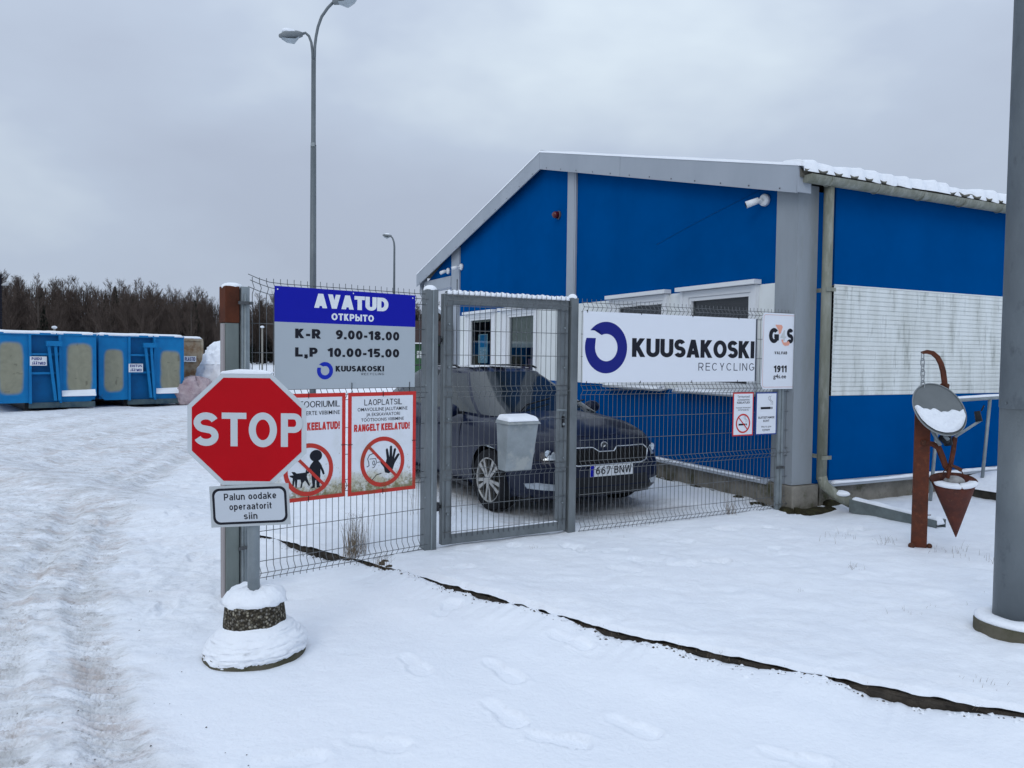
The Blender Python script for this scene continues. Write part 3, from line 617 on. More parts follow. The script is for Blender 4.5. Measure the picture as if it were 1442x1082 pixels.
# side wall
MB().box(.27, .552, .10, .16, .24, 3.40).build('recess_panel', BLUE, B)
MB().box(.552, LEN, -.0, T, 2.405, 3.47).build('upper_wall_panel', BLUE, B)
MB().box(.552, LEN, -.0, T, .275, 1.205).build('lower_wall_panel', BLUE, B)
b = MB(); nS = 24; z = 1.207; hs = (2.403 - 1.207) / nS; pts = []
for i in range(nS):
    zz = 1.207 + i * hs
    pts += [(.0, zz + .001), (-.004, zz + .006), (-.004, zz + hs - .007), (.0, zz + hs - .005), (.006, zz + hs - .003), (.006, zz + hs)]
pts = [(T, 1.207)] + pts + [(T, 2.403)]
pts = [(p[0], p[1]) for p in pts]
n = len(pts); V = [(.552, p[0], p[1]) for p in pts] + [(LEN, p[0], p[1]) for p in pts]
b.add(V, [(i, i + 1, n + i + 1, n + i) for i in range(n - 1)]); b.build('white_siding', SIDING, B)
MB().box(.552, LEN, -.010, -.0, 2.398, 2.412).build('joint_strip', WHITE_C, B)
# far walls and roof underside
MB().box(.0, LEN, 9.56, 9.66, 0, 3.5).build('back_wall', BLUE, B)
MB().prismx([(0.0, 0), (9.6, 0), (9.6, roof_z(9.6) - .12), (RW, RZ - .12), (0., 3.48)], LEN, LEN + .1).build('end_wall', BLUE, B)
MB().box(.35, LEN, .3, 9.5, .0, .03).build('floor', DARKIN, B)
MB().box(2.6, 2.7, .2, 9.5, .03, 3.3).build('inner_wall', mat('inner_wall', (.30, .29, .27), .9), B)
# roof slabs
OV = .14
def slab(name, y0, z0, y1, z1, th, x0, x1, m, lift=0):
    return MB().add([(x0, y0, z0 - th + lift), (x1, y0, z0 - th + lift), (x1, y1, z1 - th + lift), (x0, y1, z1 - th + lift), (x0, y0, z0 + lift), (x1, y0, z0 + lift), (x1, y1, z1 + lift), (x0, y1, z1 + lift)],
        [(0, 3, 2, 1), (4, 5, 6, 7), (0, 1, 5, 4), (1, 2, 6, 5), (2, 3, 7, 6), (3, 0, 4, 7)]).build(name, m, B)
ROOFM = mat('roof_sheet_dirty', (.17, .155, .13), .7, c2=(.09, .085, .07), nscale=8)
slab('roof', -.16, roof_z(-.16) - .03, RW, RZ - .03, .08, -OV, LEN + .2, ROOFM)
slab('roof', RW, RZ - .03, 11.3, roof_z(11.3) - .03, .08, -OV, LEN + .2, ROOFM)
# verge fascias on the gable, one length per sheet
def fascia(y0, y1):
    z0, z1 = roof_z(y0), roof_z(y1)
    f = MB().prismx([(y0, z0 - .275), (y1, z1 - .275), (y1, z1 - .0), (y0, z0 - .0)], -OV - .02, -OV).build('verge_fascia', GREYF, B)
    b = MB(); k = int(abs(y1 - y0) / .42)
    for i in range(k):
        y = y0 + (i + .5) * (y1 - y0) / k; z = roof_z(y) - .245; b.box(-OV - .026, -OV - .02, y - .007, y + .007, z - .007, z + .007)
    b.build('screws', mat('screw', (.1, .1, .11), .5), f); return f
fascia(-.12, 3.05); fascia(3.056, RW - .002); fascia(RW + .004, 8.3); fascia(8.306, 11.42)
MB().prismx([(-.125, 3.30), (-.12, 3.57), (-.14, 3.57), (-.145, 3.30)], -OV - .02, .02).build('fascia_return', GREYF, B)
# left canopy end
MB().prismx([(9.552, 3.30), (11.05, 3.30), (9.552, roof_z(9.552) - .13)], -.01, T).build('canopy_gable_panel', BLUE, B)
MB().box(-.05, .16, 9.552, 11.15, 3.06, 3.298).build('canopy_beam', GREYF, B)
MB().box(.16, LEN, 9.66, 11.1, 3.18, 3.2).build('canopy_soffit', mat('soffit', (.2, .22, .23), .6), B)
# snow on roof with scalloped eave edge over the tile ends
def roof_snow(y0, y1, name, eave=False):
    X = np.concatenate([np.array([-OV - .026, -OV - .02, -OV + .01]), np.linspace(-OV + .1, LEN + .2, 190 if not eave else 520)])
    Yv = np.concatenate([np.linspace(y0, y0 + .3, 14), np.linspace(y0 + .35, y1, 16)]) if eave else np.linspace(y0, y1, 20)
    XX, YY = np.meshgrid(X, Yv, indexing='ij')
    sc_ = .5 + .5 * np.cos(XX * 2 * np.pi / .23)
    h = .078 + .010 * fbm(XX, YY, 3, 1.2)
    if eave:
        ed = np.clip((YY - y0) / .30, 0, 1)
        sh = .02 + (.10 * (.3 + .7 * sc_) * (.2 + 1.1 * vnoise(XX * 2.1, XX * 0)) + .03 * (1 - sc_) * fbm(XX, XX * 0, 2, 2))
        YY = YY - sh * (1 - ed) + .05 * (1 - ed)
        h = h * .8 + .055 * (1 - ed) ** .5 * (.75 + .25 * sc_) * (.2 + 1.1 * vnoise(XX * 3.1 + 9, XX * 0)) + .012 * fbm(XX, YY, 2, 9)
        kk = np.clip(ed * 5, 0, 1); h = h * np.sqrt(kk * (2 - kk)); h[:, 0] = -.012 - .030 * sc_[:, 0] * vnoise(XX[:, 0] * 2.9, XX[:, 0] * 0)
    h[0] = .030; h[1] = .062 if not eave else h[1]
    rz = np.where(YY < RW, 3.60 + YY * .2525, 4.96 - (YY - RW) * .246) - .03
    Z = rz + h; na, nb = Z.shape
    V = np.stack([XX, YY, Z], -1).reshape(-1, 3).tolist(); I = np.arange(na * nb).reshape(na, nb)
    F = np.stack([I[:-1, :-1], I[1:, :-1], I[1:, 1:], I[:-1, 1:]], -1).reshape(-1, 4).tolist()
    return MB().add(V, F, True).build(name, SNOW, B)
roof_snow(-.22, RW, 'roof_snow', True); roof_snow(RW, 11.4, 'roof_snow')
# tile ends peeping out at the eave
b = MB(); V = []; F = []; n = 420
for k in range(n + 1):
    x = -OV + (LEN + .2) * k / n * .6; a = .012 * math.cos(x * 2 * math.pi / .23) - .012
    V += [(x, -.205, 3.535 + a - .012), (x, -.205, 3.535 + a + .012), (x, .1, 3.61 + a + .012), (x, .1, 3.61 + a - .012)]
F = [(k * 4 + j, k * 4 + (j + 1) % 4, (k + 1) * 4 + (j + 1) % 4, (k + 1) * 4 + j) for k in range(n) for j in range(4)]
b.add(V, F, True).build('eave_tile_edge', mat('roof_tile_edge', (.10, .10, .09), .6, c2=(.20, .19, .15), nscale=9), B)
# gutter, brackets and downpipes
def gutter(name, y, z, x0, x1, sgn, m):
    b = MB(); V = []; n = 10; r = .075
    for x in (x0, x1):
        for rr in (r, r - .006):
            for k in range(n + 1):
                t = math.pi * k / n; V.append((x, y - rr * math.cos(t), z - rr * math.sin(t) * 1.05))
    q = n + 1
    for k in range(n):
        b_ = [(k, k + 1, 2 * q + k + 1, 2 * q + k), (q + k, 3 * q + k, 3 * q + k + 1, q + k + 1), (k, q + k, q + k + 1, k + 1), (2 * q + k, 2 * q + k + 1, 3 * q + k + 1, 3 * q + k)]
        F_ = b_ if k == 0 else F_ + b_
    F_ += [(0, 2 * q, 3 * q, q), (n, q + n, 3 * q + n, 2 * q + n)]
    b.add(V, F_, False)
    for xe in (x0 + .001, x1 - .001):                   # stop ends
        b.add([(xe, y - r * math.cos(math.pi * k / n), z - r * 1.05 * math.sin(math.pi * k / n)) for k in range(n + 1)], [tuple(range(n + 1))])
    return b.build(name, m, B)
g = gutter('gutter', -.185, 3.47, -.10, LEN, 1, GREYW)
for i in range(9):
    x = .2 + i * .72; b = MB(); b.tube([(x, -.185 - .078 * math.cos(math.pi * k / 10), 3.47 - .084 * math.sin(math.pi * k / 10)) for k in range(11)], .007, 5); b.build('gutter_bracket', GREYW, g)
b = MB()
b.tube([(.272, -.15, 3.42), (.272, -.15, .33)], [.052, .052], 16)
dpipe = b.build('downpipe', GREYW, B)
# visible pipe is tall right up to the gutter
for z in (2.31, .55):
    MB().box(.205, .345, -.21, -.203, z, z + .04).box(.285, .315, -.203, .10, z, z + .04).build('pipe_clip', GREYW, dpipe)
b = MB(); b.tube([(.272, -.15, .37), (.29, -.17, .28), (.38, -.25, .18), (.50, -.34, .10)], .054, 14); b.build('pipe_shoe', GREYW, dpipe)
b = MB(); b.sphere((.42, -.285, .20), .07, 12, 8, (1.1, 1.3, .45)); b.build('snow', SNOW, dpipe)
lg = gutter('gutter', 11.42, 3.33, -.10, LEN, 1, GREYF)
b = MB(); b.tube([(-.02, 11.42, 3.28), (-.02, 11.42, 3.10), (-.02, 11.25, 2.93), (-.03, 9.75, 2.42), (-.09, 9.45, 2.25), (-.09, 9.42, 2.1), (-.09, 9.42, .2)], .052, 12); lp = b.build('downpipe', GREYF, B)
snow_strip('snow', (-.03, 11.1, 2.93), (-.03, 9.72, 2.46), .08, .05, lp, 24, .4)
b = MB(); b.box(-.12, .08, 11.33, 11.52, 3.26, 3.40); b.build('gutter_box', GREYF, lg)
b = MB(); b.box(-.035, -.03, 9.2, 9.23, 0.2, 3.2); b.build('cable', BLK, B)
# thin dark cable slung under the gable
b = MB(); b.tube([(-.006, .30 + i * .35, 3.50 - .16 * i * .35 - .006 * i * i * .35) for i in range(7)], .0018, 4); b.build('slack_cable', mat('cable_dark', (.001, .03, .12), .6), B)
# cameras and alarm on the wall
def seccam(pos, direction, label):
    t = thing('security_camera', (0, 0, 0), 0, label, 'camera', 'white security cameras on the gable')
    t.matrix_world = Matrix.Translation(BO) @ Matrix.Rotation(BR, 4, 'Z') @ Matrix.Translation(pos)
    t.location = (Matrix.Translation(BO) @ Matrix.Rotation(BR, 4, 'Z') @ Vector(pos)); t.rotation_euler = (0, 0, BR)
    b = MB(); V = []
    b.tube([(0, 0, 0), (-.035, 0, 0), (-.05, 0, 0)], [.068, .066, .05], 20); b.build('mounting_base', WPLAST, t)
    d = Vector(direction).normalized(); k = Vector((-.10, 0, -.01)) + d * .02
    b = MB(); b.tube([(-.045, 0, 0), (-.085, 0, -.005), tuple(k)], .016, 8); b.build('bracket', WPLAST, t)
    b = MB(); b.tube([tuple(k - d * .02), tuple(k + d * .12)], [.034, .038], 14); h = b.build('housing', WPLAST, t)
    MB().tube([tuple(k + d * .121), tuple(k + d * .127)], .028, 12).build('lens', BLK, h)
    return t
seccam((-.005, .46, 3.335), (-.75, .65, -.35), 'white bullet camera on the blue wall beside the near corner pillar')
seccam((-.012, 9.73, 3.42), (-.3, 1, -.2), 'white bullet camera on the small blue panel left of the far grey pillar')
seccam((-.005, 9.02, 3.44), (-.5, .9, -.1), 'dark-lensed camera on a round white base right of the far grey pillar')
al = thing('alarm_beacon', Matrix.Translation(BO) @ Matrix.Rotation(BR, 4, 'Z') @ Vector((0, 5.0, 3.885)), BR, 'small dark red alarm beacon high on the blue gable', 'alarm')
MB().tube([(0, 0, 0), (-.03, 0, 0)], [.07, .065], 16).build('mounting_base', mat('beacon_base', (.12, .1, .12), .4), al)
MB().tube([(-.03, 0, 0), (-.09, 0, 0), (-.12, 0, 0)], [.06, .055, .025], 16).build('lens', mat('beacon_red', (.10, .006, .008), .2), al)

# ground gutter taking water away from the downpipe
def bw(x, y, z=0): return Matrix.Translation(BO) @ Matrix.Rotation(BR, 4, 'Z') @ Vector((x, y, z))
p0 = bw(.52, -.36, .075); p1 = Vector((4.05, 7.18, .03))
d = (p1 - p0).normalized(); q = Vector((-d.y, d.x, 0)).normalized()
dg = thing('ground_gutter', p0, 0, 'open grey metal gutter lying on the snow below the downpipe', 'gutter')
V = []; prf = [(-.075, .075), (-.075, -.06), (.075, -.06), (.075, .075), (.066, .075), (.066, -.05), (-.066, -.05), (-.066, .075)]
for P_ in (Vector((0, 0, 0)), p1 - p0):
    for a, z in prf: V.append(P_ + q * a + Vector((0, 0, z)))
MB().add(V, [(i, (i + 1) % 8, 8 + (i + 1) % 8, 8 + i) for i in range(8)]).build('channel', mat('zinc_dark', (.16, .19, .19), .5, .2, c2=(.10, .12, .12), nscale=9), dg)
snow_strip('snow', (0, 0, .03), tuple((p1 - p0) + Vector((0, 0, .03))), .12, .075, dg, 50, .35)

# raised step by the side wall
sp = thing('entrance_platform', bw(2.55, 0), BR, 'low raised platform with thick snow and a dark side, by the side wall', 'platform')
MB().box(0.0, 5, -2.0, -.08, -.1, .13).build('slab', mat('platform_edge', (.03, .027, .024), .9, c2=(.06, .055, .045), nscale=10), sp)
V = []; F = []; na, nb = 60, 34
for i in range(na + 1):
    for j in range(nb + 1):
        x = -.03 + 5.0 * i / na; y = -2.03 + 1.95 * j / nb; e_ = min(1, min(i / 2.5, j / 2.5)); z = .135 + (.06 * math.sqrt(e_)) + float(fbm(np.array([x]), np.array([y]), 3, 2.)[0]) * .03 * e_ + .10 * math.exp(-((x - .55) / .35) ** 2 - ((y + .28) / .22) ** 2)
        if i == 0 or j == 0: z = .118
        V.append((x, y, z))
F = [(i * (nb + 1) + j, (i + 1) * (nb + 1) + j, (i + 1) * (nb + 1) + j + 1, i * (nb + 1) + j + 1) for i in range(na) for j in range(nb)]
MB().add(V, F, True).build('snow', SNOW, sp)
rl = thing('handrail', bw(1.0, -.30), BR, 'galvanised handrail with snow on its top tube along the side wall', 'handrail')
b = MB(); b.tube([(.86, 0, 1.14), (3.9, 0, 1.22)], .021, 10); b.build('top_rail', GALVL, rl)
for x, zb_ in ((.94, -.05), (1.87, .10), (2.85, .10)): MB().tube([(x - .11, 0, zb_), (x, 0, 1.145 + x * .02)], .019, 10).build('post', GALVL, rl)
snow_strip('snow', (.86, 0, 1.158), (3.9, 0, 1.238), .036, .026, rl, 60, .25)

# ------------------------------------------------------------------ mesh fence
LO = (-1.848, 5.206); LR = R(39.64)
GO = (-.651, 6.176); GR = R(29.785)
RO = (.617, 6.861); RR = R(28.69)
BENDS = [(2.04, .042), (1.30, .042), (.62, .042), (.075, .042)]
def wire_profile(ztop, zbot):
    pts = [(0, ztop)]
    for zc, h in BENDS:
        if zc + h < ztop and zc - h > zbot - .03: pts += [(0, zc + h), (-.034, zc), (0, zc - h)]
    pts.append((0, zbot)); return pts
VW = MB().tube([(0, y, z) for y, z in wire_profile(2.115, .012)], .0026, 5, True, True)
HZ = [(0, 2.082), (-.034, 2.04), (0, 1.998), (0, 1.80), (0, 1.60), (0, 1.342), (-.034, 1.30), (0, 1.258), (0, 1.05), (0, .85), (0, .662), (-.034, .62), (0, .578), (0, .36), (0, .15), (-.034, .075), (0, .033)]
def mesh_panel(name, o, rz, x0, x1, label, curl=False, drop=0.):
    t = thing(name, (o[0], o[1], drop), rz, label, 'fence')
    n = int(round((x1 - x0) / .05)); first = None
    for i in range(n + 1):
        x = x0 + i * (x1 - x0) / n
        if first is None: first = VW.build('vertical_wire', WIRE, t, loc=(x, 0, 0))
        else: inst(first, 'vertical_wire', t, (x, 0, random.uniform(-.003, .003)))
    for y, z in HZ:
        pts = [(x0 - .01, y - .004, z), (x1 + .01, y - .004, z)]
        if curl and z > 1.9: pts = [(x0 - .03, y - .004, z + .05), (x0 + .04, y - .004, z + .025), (x0 + .12, y - .004, z + .005), (x0 + .22, y - .004, z), (x1 + .01, y - .004, z)]
        MB().tube(pts, .0028, 5).build('horizontal_wire', WIRE, t)
    return t
mesh_panel('mesh_fence_panel', LO, LR, .09, 1.49, 'narrow wire mesh fence panel behind the stop sign, carrying the opening hours board', True)
mesh_panel('mesh_fence_panel', RO, RR, .0, 2.90, 'wide wire mesh fence panel between the gate and the building corner')
def sq_post(name, o, rz, x0, x1, y0, y1, z0, z1, label, capsnow=True, m=None):
    c = Vector((o[0], o[1], 0)) + Matrix.Rotation(rz, 3, 'Z') @ Vector(((x0 + x1) / 2, (y0 + y1) / 2, 0))
    t = thing(name, c, rz, label, 'post'); hx, hy = (x1 - x0) / 2, (y1 - y0) / 2
    MB().box(-hx, hx, -hy, hy, z0, z1).build('shaft', m or GALV, t, bevel=.006)
    if capsnow:
        V = []; F = []; n = 16
        b = MB(); b.sphere((0, 0, z1), 1, 14, 8, (hx * 1.05, hy * 1.05, .038)); b.build('snow', SNOW, t)
    return t
gp1 = sq_post('gate_post', GO, GR, -.058, .048, -.03, .07, -.1, 2.12, 'galvanised square gate post left of the gate, capped with snow')
b = MB()
for z in (.45, 1.35, 2.0): b.box(-.056, -.050, -.058, -.05, z, z + .012)
b.box(-.0, .012, -.0555, -.05, -.09, 2.11); b.build('seam', GALVL, gp1)
gp2 = sq_post('gate_post', GO, GR, 1.330, 1.408, -.03, .06, -.1, 2.118, 'galvanised square gate post right of the gate, beside the company board')
# gate leaf
gt = thing('mesh_gate', (GO[0], GO[1], 0), GR, 'galvanised mesh gate with a square tube frame and snow along its top', 'gate')
x0, x1, z0, z1, f = .105, 1.318, .045, 2.095, .085
b = MB()
b.box(x0, x0 + f, -.005, .055, z0, z1); b.build('frame_stile', GALV, gt, bevel=.004)
b = MB(); b.box(x1 - f, x1, -.005, .055, z0, z1); b.build('frame_stile', GALV, gt, bevel=.004)
b = MB(); b.box(x0 + f, x1 - f, -.004, .054, z1 - f, z1); b.build('frame_rail', GALV, gt, bevel=.004)
b = MB(); b.box(x0 + f, x1 - f, -.004, .054, z0, z0 + f); b.build('frame_rail', GALV, gt, bevel=.004)
first = None; n = int((x1 - x0 - .04) / .05)
for i in range(n + 1):
    x = x0 + .025 + i * .05
    if first is None:
        first = MB().tube([(0, y - .012, z) for y, z in wire_profile(2.13, .1)], .0026, 5).build('vertical_wire', WIRE, gt, loc=(x, 0, 0))
    else: inst(first, 'vertical_wire', gt, (x, 0, random.uniform(-.004, .004)))
for y, z in HZ[:-2]: MB().tube([(x0 + .005, y - .016, z), (x1 - .005, y - .016, z)], .0028, 5).build('horizontal_wire', WIRE, gt)
for z in (.3, .7, 1.08, 1.5, 1.85):
    for xx in (x0 + .045, x1 - .045): MB().tube([(xx, -.005, z), (xx, -.02, z)], .007, 6).build('wire_clip', GALVL, gt)
for z in (.36, 1.72):
    hgg = MB().tube([(.05, .03, z), (.118, .03, z)], .016, 8).tube([(.078, .03, z - .035), (.078, .03, z + .035)], .019, 8).build('hinge', mat('hinge_dark', (.05, .05, .055), .5, .4), gt)
b = MB(); b.box(x1 - .058, x1 - .03, -.012, -.005, .97, 1.07); lk = b.build('lock_plate', BLK, gt)
b = MB(); b.tube([(x1 - .045, -.01, 1.125), (x1 - .045, -.05, 1.125), (x1 - .14, -.055, 1.13)], .008, 8); b.build('handle', GALVL, gt)
MB().tube([(x1 - .044, -.012, 1.0), (x1 - .044, -.018, 1.0)], .012, 10).build('keyhole', GALVL, lk)
# snow beads along the top rail
V = []; F = []; n = 330; xx0, xx1 = x0 + .03, x1 + .02
for k in range(n + 1):
    x = xx0 + (xx1 - xx0) * k / n; ph = abs(math.sin((x - x0 - .025 + .0) * math.pi / .05)) ** .45
    h = .012 + .024 * ph + .003 * math.sin(x * 31); wd = .018 + .014 * ph
    for a, zz in ((-1, 0), (-1, .4), (-.6, .9), (0, 1), (.6, .9), (1, .4), (1, 0)): V.append((x, .020 + a * wd, z1 + zz * h - (.004 if abs(a) == 1 else 0)))
F = [(k * 7 + j, k * 7 + (j + 1) % 7, (k + 1) * 7 + (j + 1) % 7, (k + 1) * 7 + j) for k in range(n) for j in range(7)] + [tuple(range(7)), tuple(n * 7 + j for j in range(7))]
MB().add(V, F, True).build('snow', SNOW, gt)
snow_strip('snow', (x0 + f, .02, z0 + f), (x1 - f, .02, z0 + f), .045, .012, gt, 60, .8)
# left end posts
lp_ = thing('fence_end_post', (-1.815, 5.19, -.06), LR, 'grey steel channel post at the left end of the fence, behind the stop sign', 'post')
b = MB()
b.box(-.022, .034, -.03, .005, 0, 2.10); b.box(-.022, -.012, .005, .05, 0, 2.10); b.box(.024, .034, .005, .05, 0, 2.10)
b.build('shaft', GALVL, lp_, bevel=.003)
MB().tube([(.0, -.036, 0), (.0, -.036, 2.05)], .008, 8).build('edge_bead', GALVL, lp_)
for z in (.33, 1.98): MB().box(-.05, .05, -.05, -.042, z, z + .02).tube([(.03, -.06, z + .01), (.03, -.04, z + .01)], .009, 6).build('clamp', mat('clamp_dark', (.08, .085, .09), .5, .4), lp_)
rp = thing('rusty_box_post', (-1.885, 5.165, -.06), LR, 'grey steel post with a rusty brown top left of the fence, snow on its top', 'post')
MB().box(-.052, .036, -.04, .07, 0, 1.855).build('shaft', GALVL if False else mat('post_grey_green', (.19, .22, .21), .6, c2=(.12, .14, .135), nscale=5, stretch=(1, 1, .3)), rp, bevel=.004)
MB().box(-.056, .04, -.045, .075, 1.856, 2.10).build('rusty_top', mat('box_rust', (.105, .032, .016), .8, c2=(.05, .019, .012), nscale=6, bump=.2, bscale=60), rp, bevel=.006)
b = MB(); b.sphere((.01, .015, 2.098), 1, 16, 8, (.072, .060, .030)); b.build('snow', SNOW, rp)
MB().box(-.066, -.054, -.03, .02, 0, 1.85).build('edge_strip', mat('strip_pale', (.33, .30, .30), .6), rp)
ep = thing('fence_end_post', bw(-.14, .06), RR, 'galvanised fence post bolted close to the building corner pillar', 'post')
MB().box(-.045, -.005, -.03, .0, -.05, 1.33).box(.0, .03, -.035, .0, -.05, 1.33).build('shaft', GALVL, ep)
MB().box(-.06, .045, -.05, -.036, .45, .475).tube([(.02, -.07, .46), (.02, -.04, .46)], .01, 6).build('clamp', mat('clamp_dark', (.08, .085, .09), .5, .4), ep)
MB().box(-.055, .0, -.045, -.036, 1.98, 2.01).box(.012, .04, -.045, -.036, 1.98, 2.01).build('clamp', BLK, ep)

# ------------------------------------------------------------------ signs on the fence (local x right, -y towards the viewer)
CAP = (0.0, .729)
def sign(name, o, rz, yoff, label, cat='sign', group=None):
    c = Vector((o[0], o[1], 0)) + Matrix.Rotation(rz, 3, 'Z') @ Vector((0, yoff, 0)); return thing(name, c, rz, label, cat, group)
# opening hours
s = sign('opening_hours_board', LO, LR, -.045, 'blue and grey opening hours board reading AVATUD on the mesh fence')
a0, a1, zb, zm, zt = .229, 1.369, 1.345, 1.815, 2.062
MB().box(a0, a1, -.0, .003, zb, zm).build('plate', PLATEG, s)
MB().box(a0, a1, -.0, .003, zm, zt).build('header', SBLUE, s)
stext('lettering', 'AVATUD', .519, 1.127, 1.925, 2.027, TXTW, s, wt=.26, gap=.03)
stext('lettering', 'ОТКРЫТО', .655, 1.002, 1.842, 1.892, TXTW, s, wt=.22)
stext('lettering', 'K-R', .378, .572, 1.705, 1.772, INKB, s, wt=.25)
stext('lettering', '9.00-18.00', .690, 1.225, 1.705, 1.772, INKB, s, wt=.24, gap=.11)
stext('lettering', 'L,P', .378, .548, 1.575, 1.640, INKB, s, wt=.25, gap=.12)
stext('lettering', '10.00-15.00', .628, 1.225, 1.575, 1.640, INKB, s, wt=.24, gap=.11)
logo_ring('logo', .606, 1.475, .063, LBLUE, s, -.001)
stext('lettering', 'KUUSAKOSKI', .689, 1.092, 1.468, 1.510, INKB, s, wt=.24, gap=.05)
stext('lettering', 'RECYCLING', .900, 1.092, 1.440, 1.457, INKB, s, wt=.12, gap=.28)
b = MB()
for x, z in ((.25, 2.04), (1.345, 2.04), (.83, 2.045)): b.tube([(x, -.002, z), (x, .0, z)], .005, 8)
b.build('rivets', TXTW, s)
b = MB()
for x in (.82, 1.32): b.tube([(x, -.004, zb + .04), (x, -.004, zb - .03), (x, .02, zb - .04)], .0025, 5)
b.build('tie', BLK, s)
# two warning boards
BOARDM = mat('board_white_algae', (.72, .75, .80), .5, c2=(.62, .65, .66), nscale=6, nlo=.5, nhi=.8)
def _algae():
    t = BOARDM.node_tree; N = t.nodes; K = t.links.new; pb = N['Principled BSDF']; src = pb.inputs['Base Color'].links[0].from_socket
    co = N.new('ShaderNodeTexCoord'); sp_ = N.new('ShaderNodeSeparateXYZ'); K(co.outputs['Object'], sp_.inputs[0])
    g = N.new('ShaderNodeMapRange'); g.inputs['From Min'].default_value = .98; g.inputs['From Max'].default_value = .56; g.inputs['To Min'].default_value = -.28; g.inputs['To Max'].default_value = .20; K(sp_.outputs['Z'], g.inputs['Value'])
    for sc, lo, hi, colr in ((5.5, .5, .72, (.50, .48, .36)), (17, .60, .74, (.20, .18, .09)), (60, .62, .80, (.22, .20, .12))):
        n = N.new('ShaderNodeTexNoise'); n.inputs['Scale'].default_value = sc; n.inputs['Detail'].default_value = 7; n.inputs['Roughness'].default_value = .68; K(co.outputs['Object'], n.inputs['Vector'])
        ad = N.new('ShaderNodeMath'); ad.operation = 'ADD'; K(n.outputs['Fac'], ad.inputs[0]); K(g.outputs[0], ad.inputs[1])
        r = N.new('ShaderNodeMapRange'); r.inputs['From Min'].default_value = lo; r.inputs['From Max'].default_value = hi; K(ad.outputs[0], r.inputs['Value'])
        x = N.new('ShaderNodeMix'); x.data_type = 'RGBA'; K(r.outputs[0], x.inputs['Factor']); K(src, x.inputs['A']); x.inputs['B'].default_value = (*colr, 1); src = x.outputs['Result']
    K(src, pb.inputs['Base Color'])
_algae()
def warn_board(x0, x1, z0, z1, label):
    s = sign('warning_board', LO, LR, -.05, label, group='red bordered warning boards on the fence'); f = .028
    MB().box(x0 + f, x1 - f, 0, .003, z0 + f, z1 - f).build('plate', BOARDM, s)
    b = MB(); ringstrip(b, [(x0, z0 + .10), (x1, z0 + .10), (x1, z1), (x0, z1)], [(x0 + f, z0 + .10), (x1 - f, z0 + .10), (x1 - f, z1 - f), (x0 + f, z1 - f)], -.001, .004)
    b.build('border', PRED, s)
    b = MB(); b.prism([(x0, z0), (x1, z0), (x1, z0 + .10), (x1 - f, z0 + .10), (x1 - f, z0 + f), (x0 + f, z0 + f), (x0 + f, z0 + .10), (x0, z0 + .10)], -.001, .004); b.build('border', PREDD, s)
    b = MB()
    for i in range(90):
        t = random.random(); h = (.05 + .20 * t) * random.random() ** 1.2; cx = x0 + f + .01 + (x1 - x0 - 2 * f - .02) * t; cz = z0 + f + .05 + h; r = random.uniform(.001, .0035)
        b.add([(cx + r * math.cos(k) * random.uniform(.5, 1.2), -.0005, cz + r * 1.5 * math.sin(k) * random.uniform(.5, 1.2)) for k in (0, 1.05, 2.1, 3.14, 4.2, 5.2)], [(0, 1, 2, 3, 4, 5)])
    b.build('stain_flecks', mat('stain_fleck', (.36, .34, .22), .7), s)['kind'] = 'stuff'
    b = MB()
    for x, z in ((.5 * (x0 + x1), z1 - .012), (x0 + .012, .5 * (z0 + z1)), (x1 - .012, .5 * (z0 + z1)), (.5 * (x0 + x1), z0 + .012)):
        if abs(x - .5 * (x0 + x1)) < .01: b.box(x - .002, x + .002, -.004, -.001, z - .022, z + .022)
        else: b.box(x - .024, x + .024, -.004, -.001, z - .002, z + .002)
    b.build('tie', BLK, s); return s
def prohib(s, cx, cz, r, th, m, y=-.0012):
    b = MB(); ringstrip(b, circ(cx, cz, r), circ(cx, cz, r - th), y - .0004, y)
    q = (r - th * .5) * math.cos(R(45)); w2 = th * .42
    b.prism([(cx - q - w2, cz + q - w2 * .2), (cx - q + w2 * .2, cz + q + w2), (cx + q + w2, cz - q + w2 * .2), (cx + q - w2 * .2, cz - q - w2)], y - .0010, y - .0005)
    return b.build('prohibition_ring', m, s)
s = warn_board(.79, 1.378, .54, 1.311, 'red bordered warning board with a crossed-out raised hand, headed LAOPLATSIL')
stext('lettering', 'LAOPLATSIL', .923, 1.250, 1.213, 1.258, INKB, s, wt=.12)
text('lettering', 'OMAVOLILINE JALUTAMINE', .867, 1.300, 1.170, 1.197, INKB, s, -.001, .004, CAP)
text('lettering', 'JA EKSKAVAATORI', .940, 1.232, 1.131, 1.157, INKB, s, -.001, .004, CAP)
text('lettering', 'TÖÖTSOONIS VIIBIMINE', .897, 1.268, 1.092, 1.117, INKB, s, -.001, .004, CAP)
stext('lettering', 'RANGELT KEELATUD!', .838, 1.322, 1.018, 1.072, PRED, s, wt=.25, gap=.06)
cx, cz, rr = 1.083, .778, .192
hand = [(.02, -.085), (.055, -.095), (.085, -.075), (.105, -.02), (.150, .045), (.142, .055), (.128, .050), (.100, .015), (.118, .088), (.110, .098), (.098, .092), (.083, .030), (.082, .112), (.072, .120), (.062, .112), (.058, .030), (.044, .096), (.034, .100), (.026, .090), (.034, .020), (.025, -.015), (-.012, .005), (-.022, -.002), (-.016, -.014), (.010, -.045)]
b = MB(); b.add([(cx + p[0], -.0009, cz + p[1]) for p in hand], [tuple(range(len(hand)))]); b.build('hand_symbol', INKB, s)
b = MB(); face = [(-.135, -.03), (-.118, -.022), (-.120, .0), (-.13, .03), (-.115, .058), (-.085, .068), (-.058, .056), (-.046, .03)]
stroke(b, [(cx + p[0], cz + p[1]) for p in face], .006, -.0009)
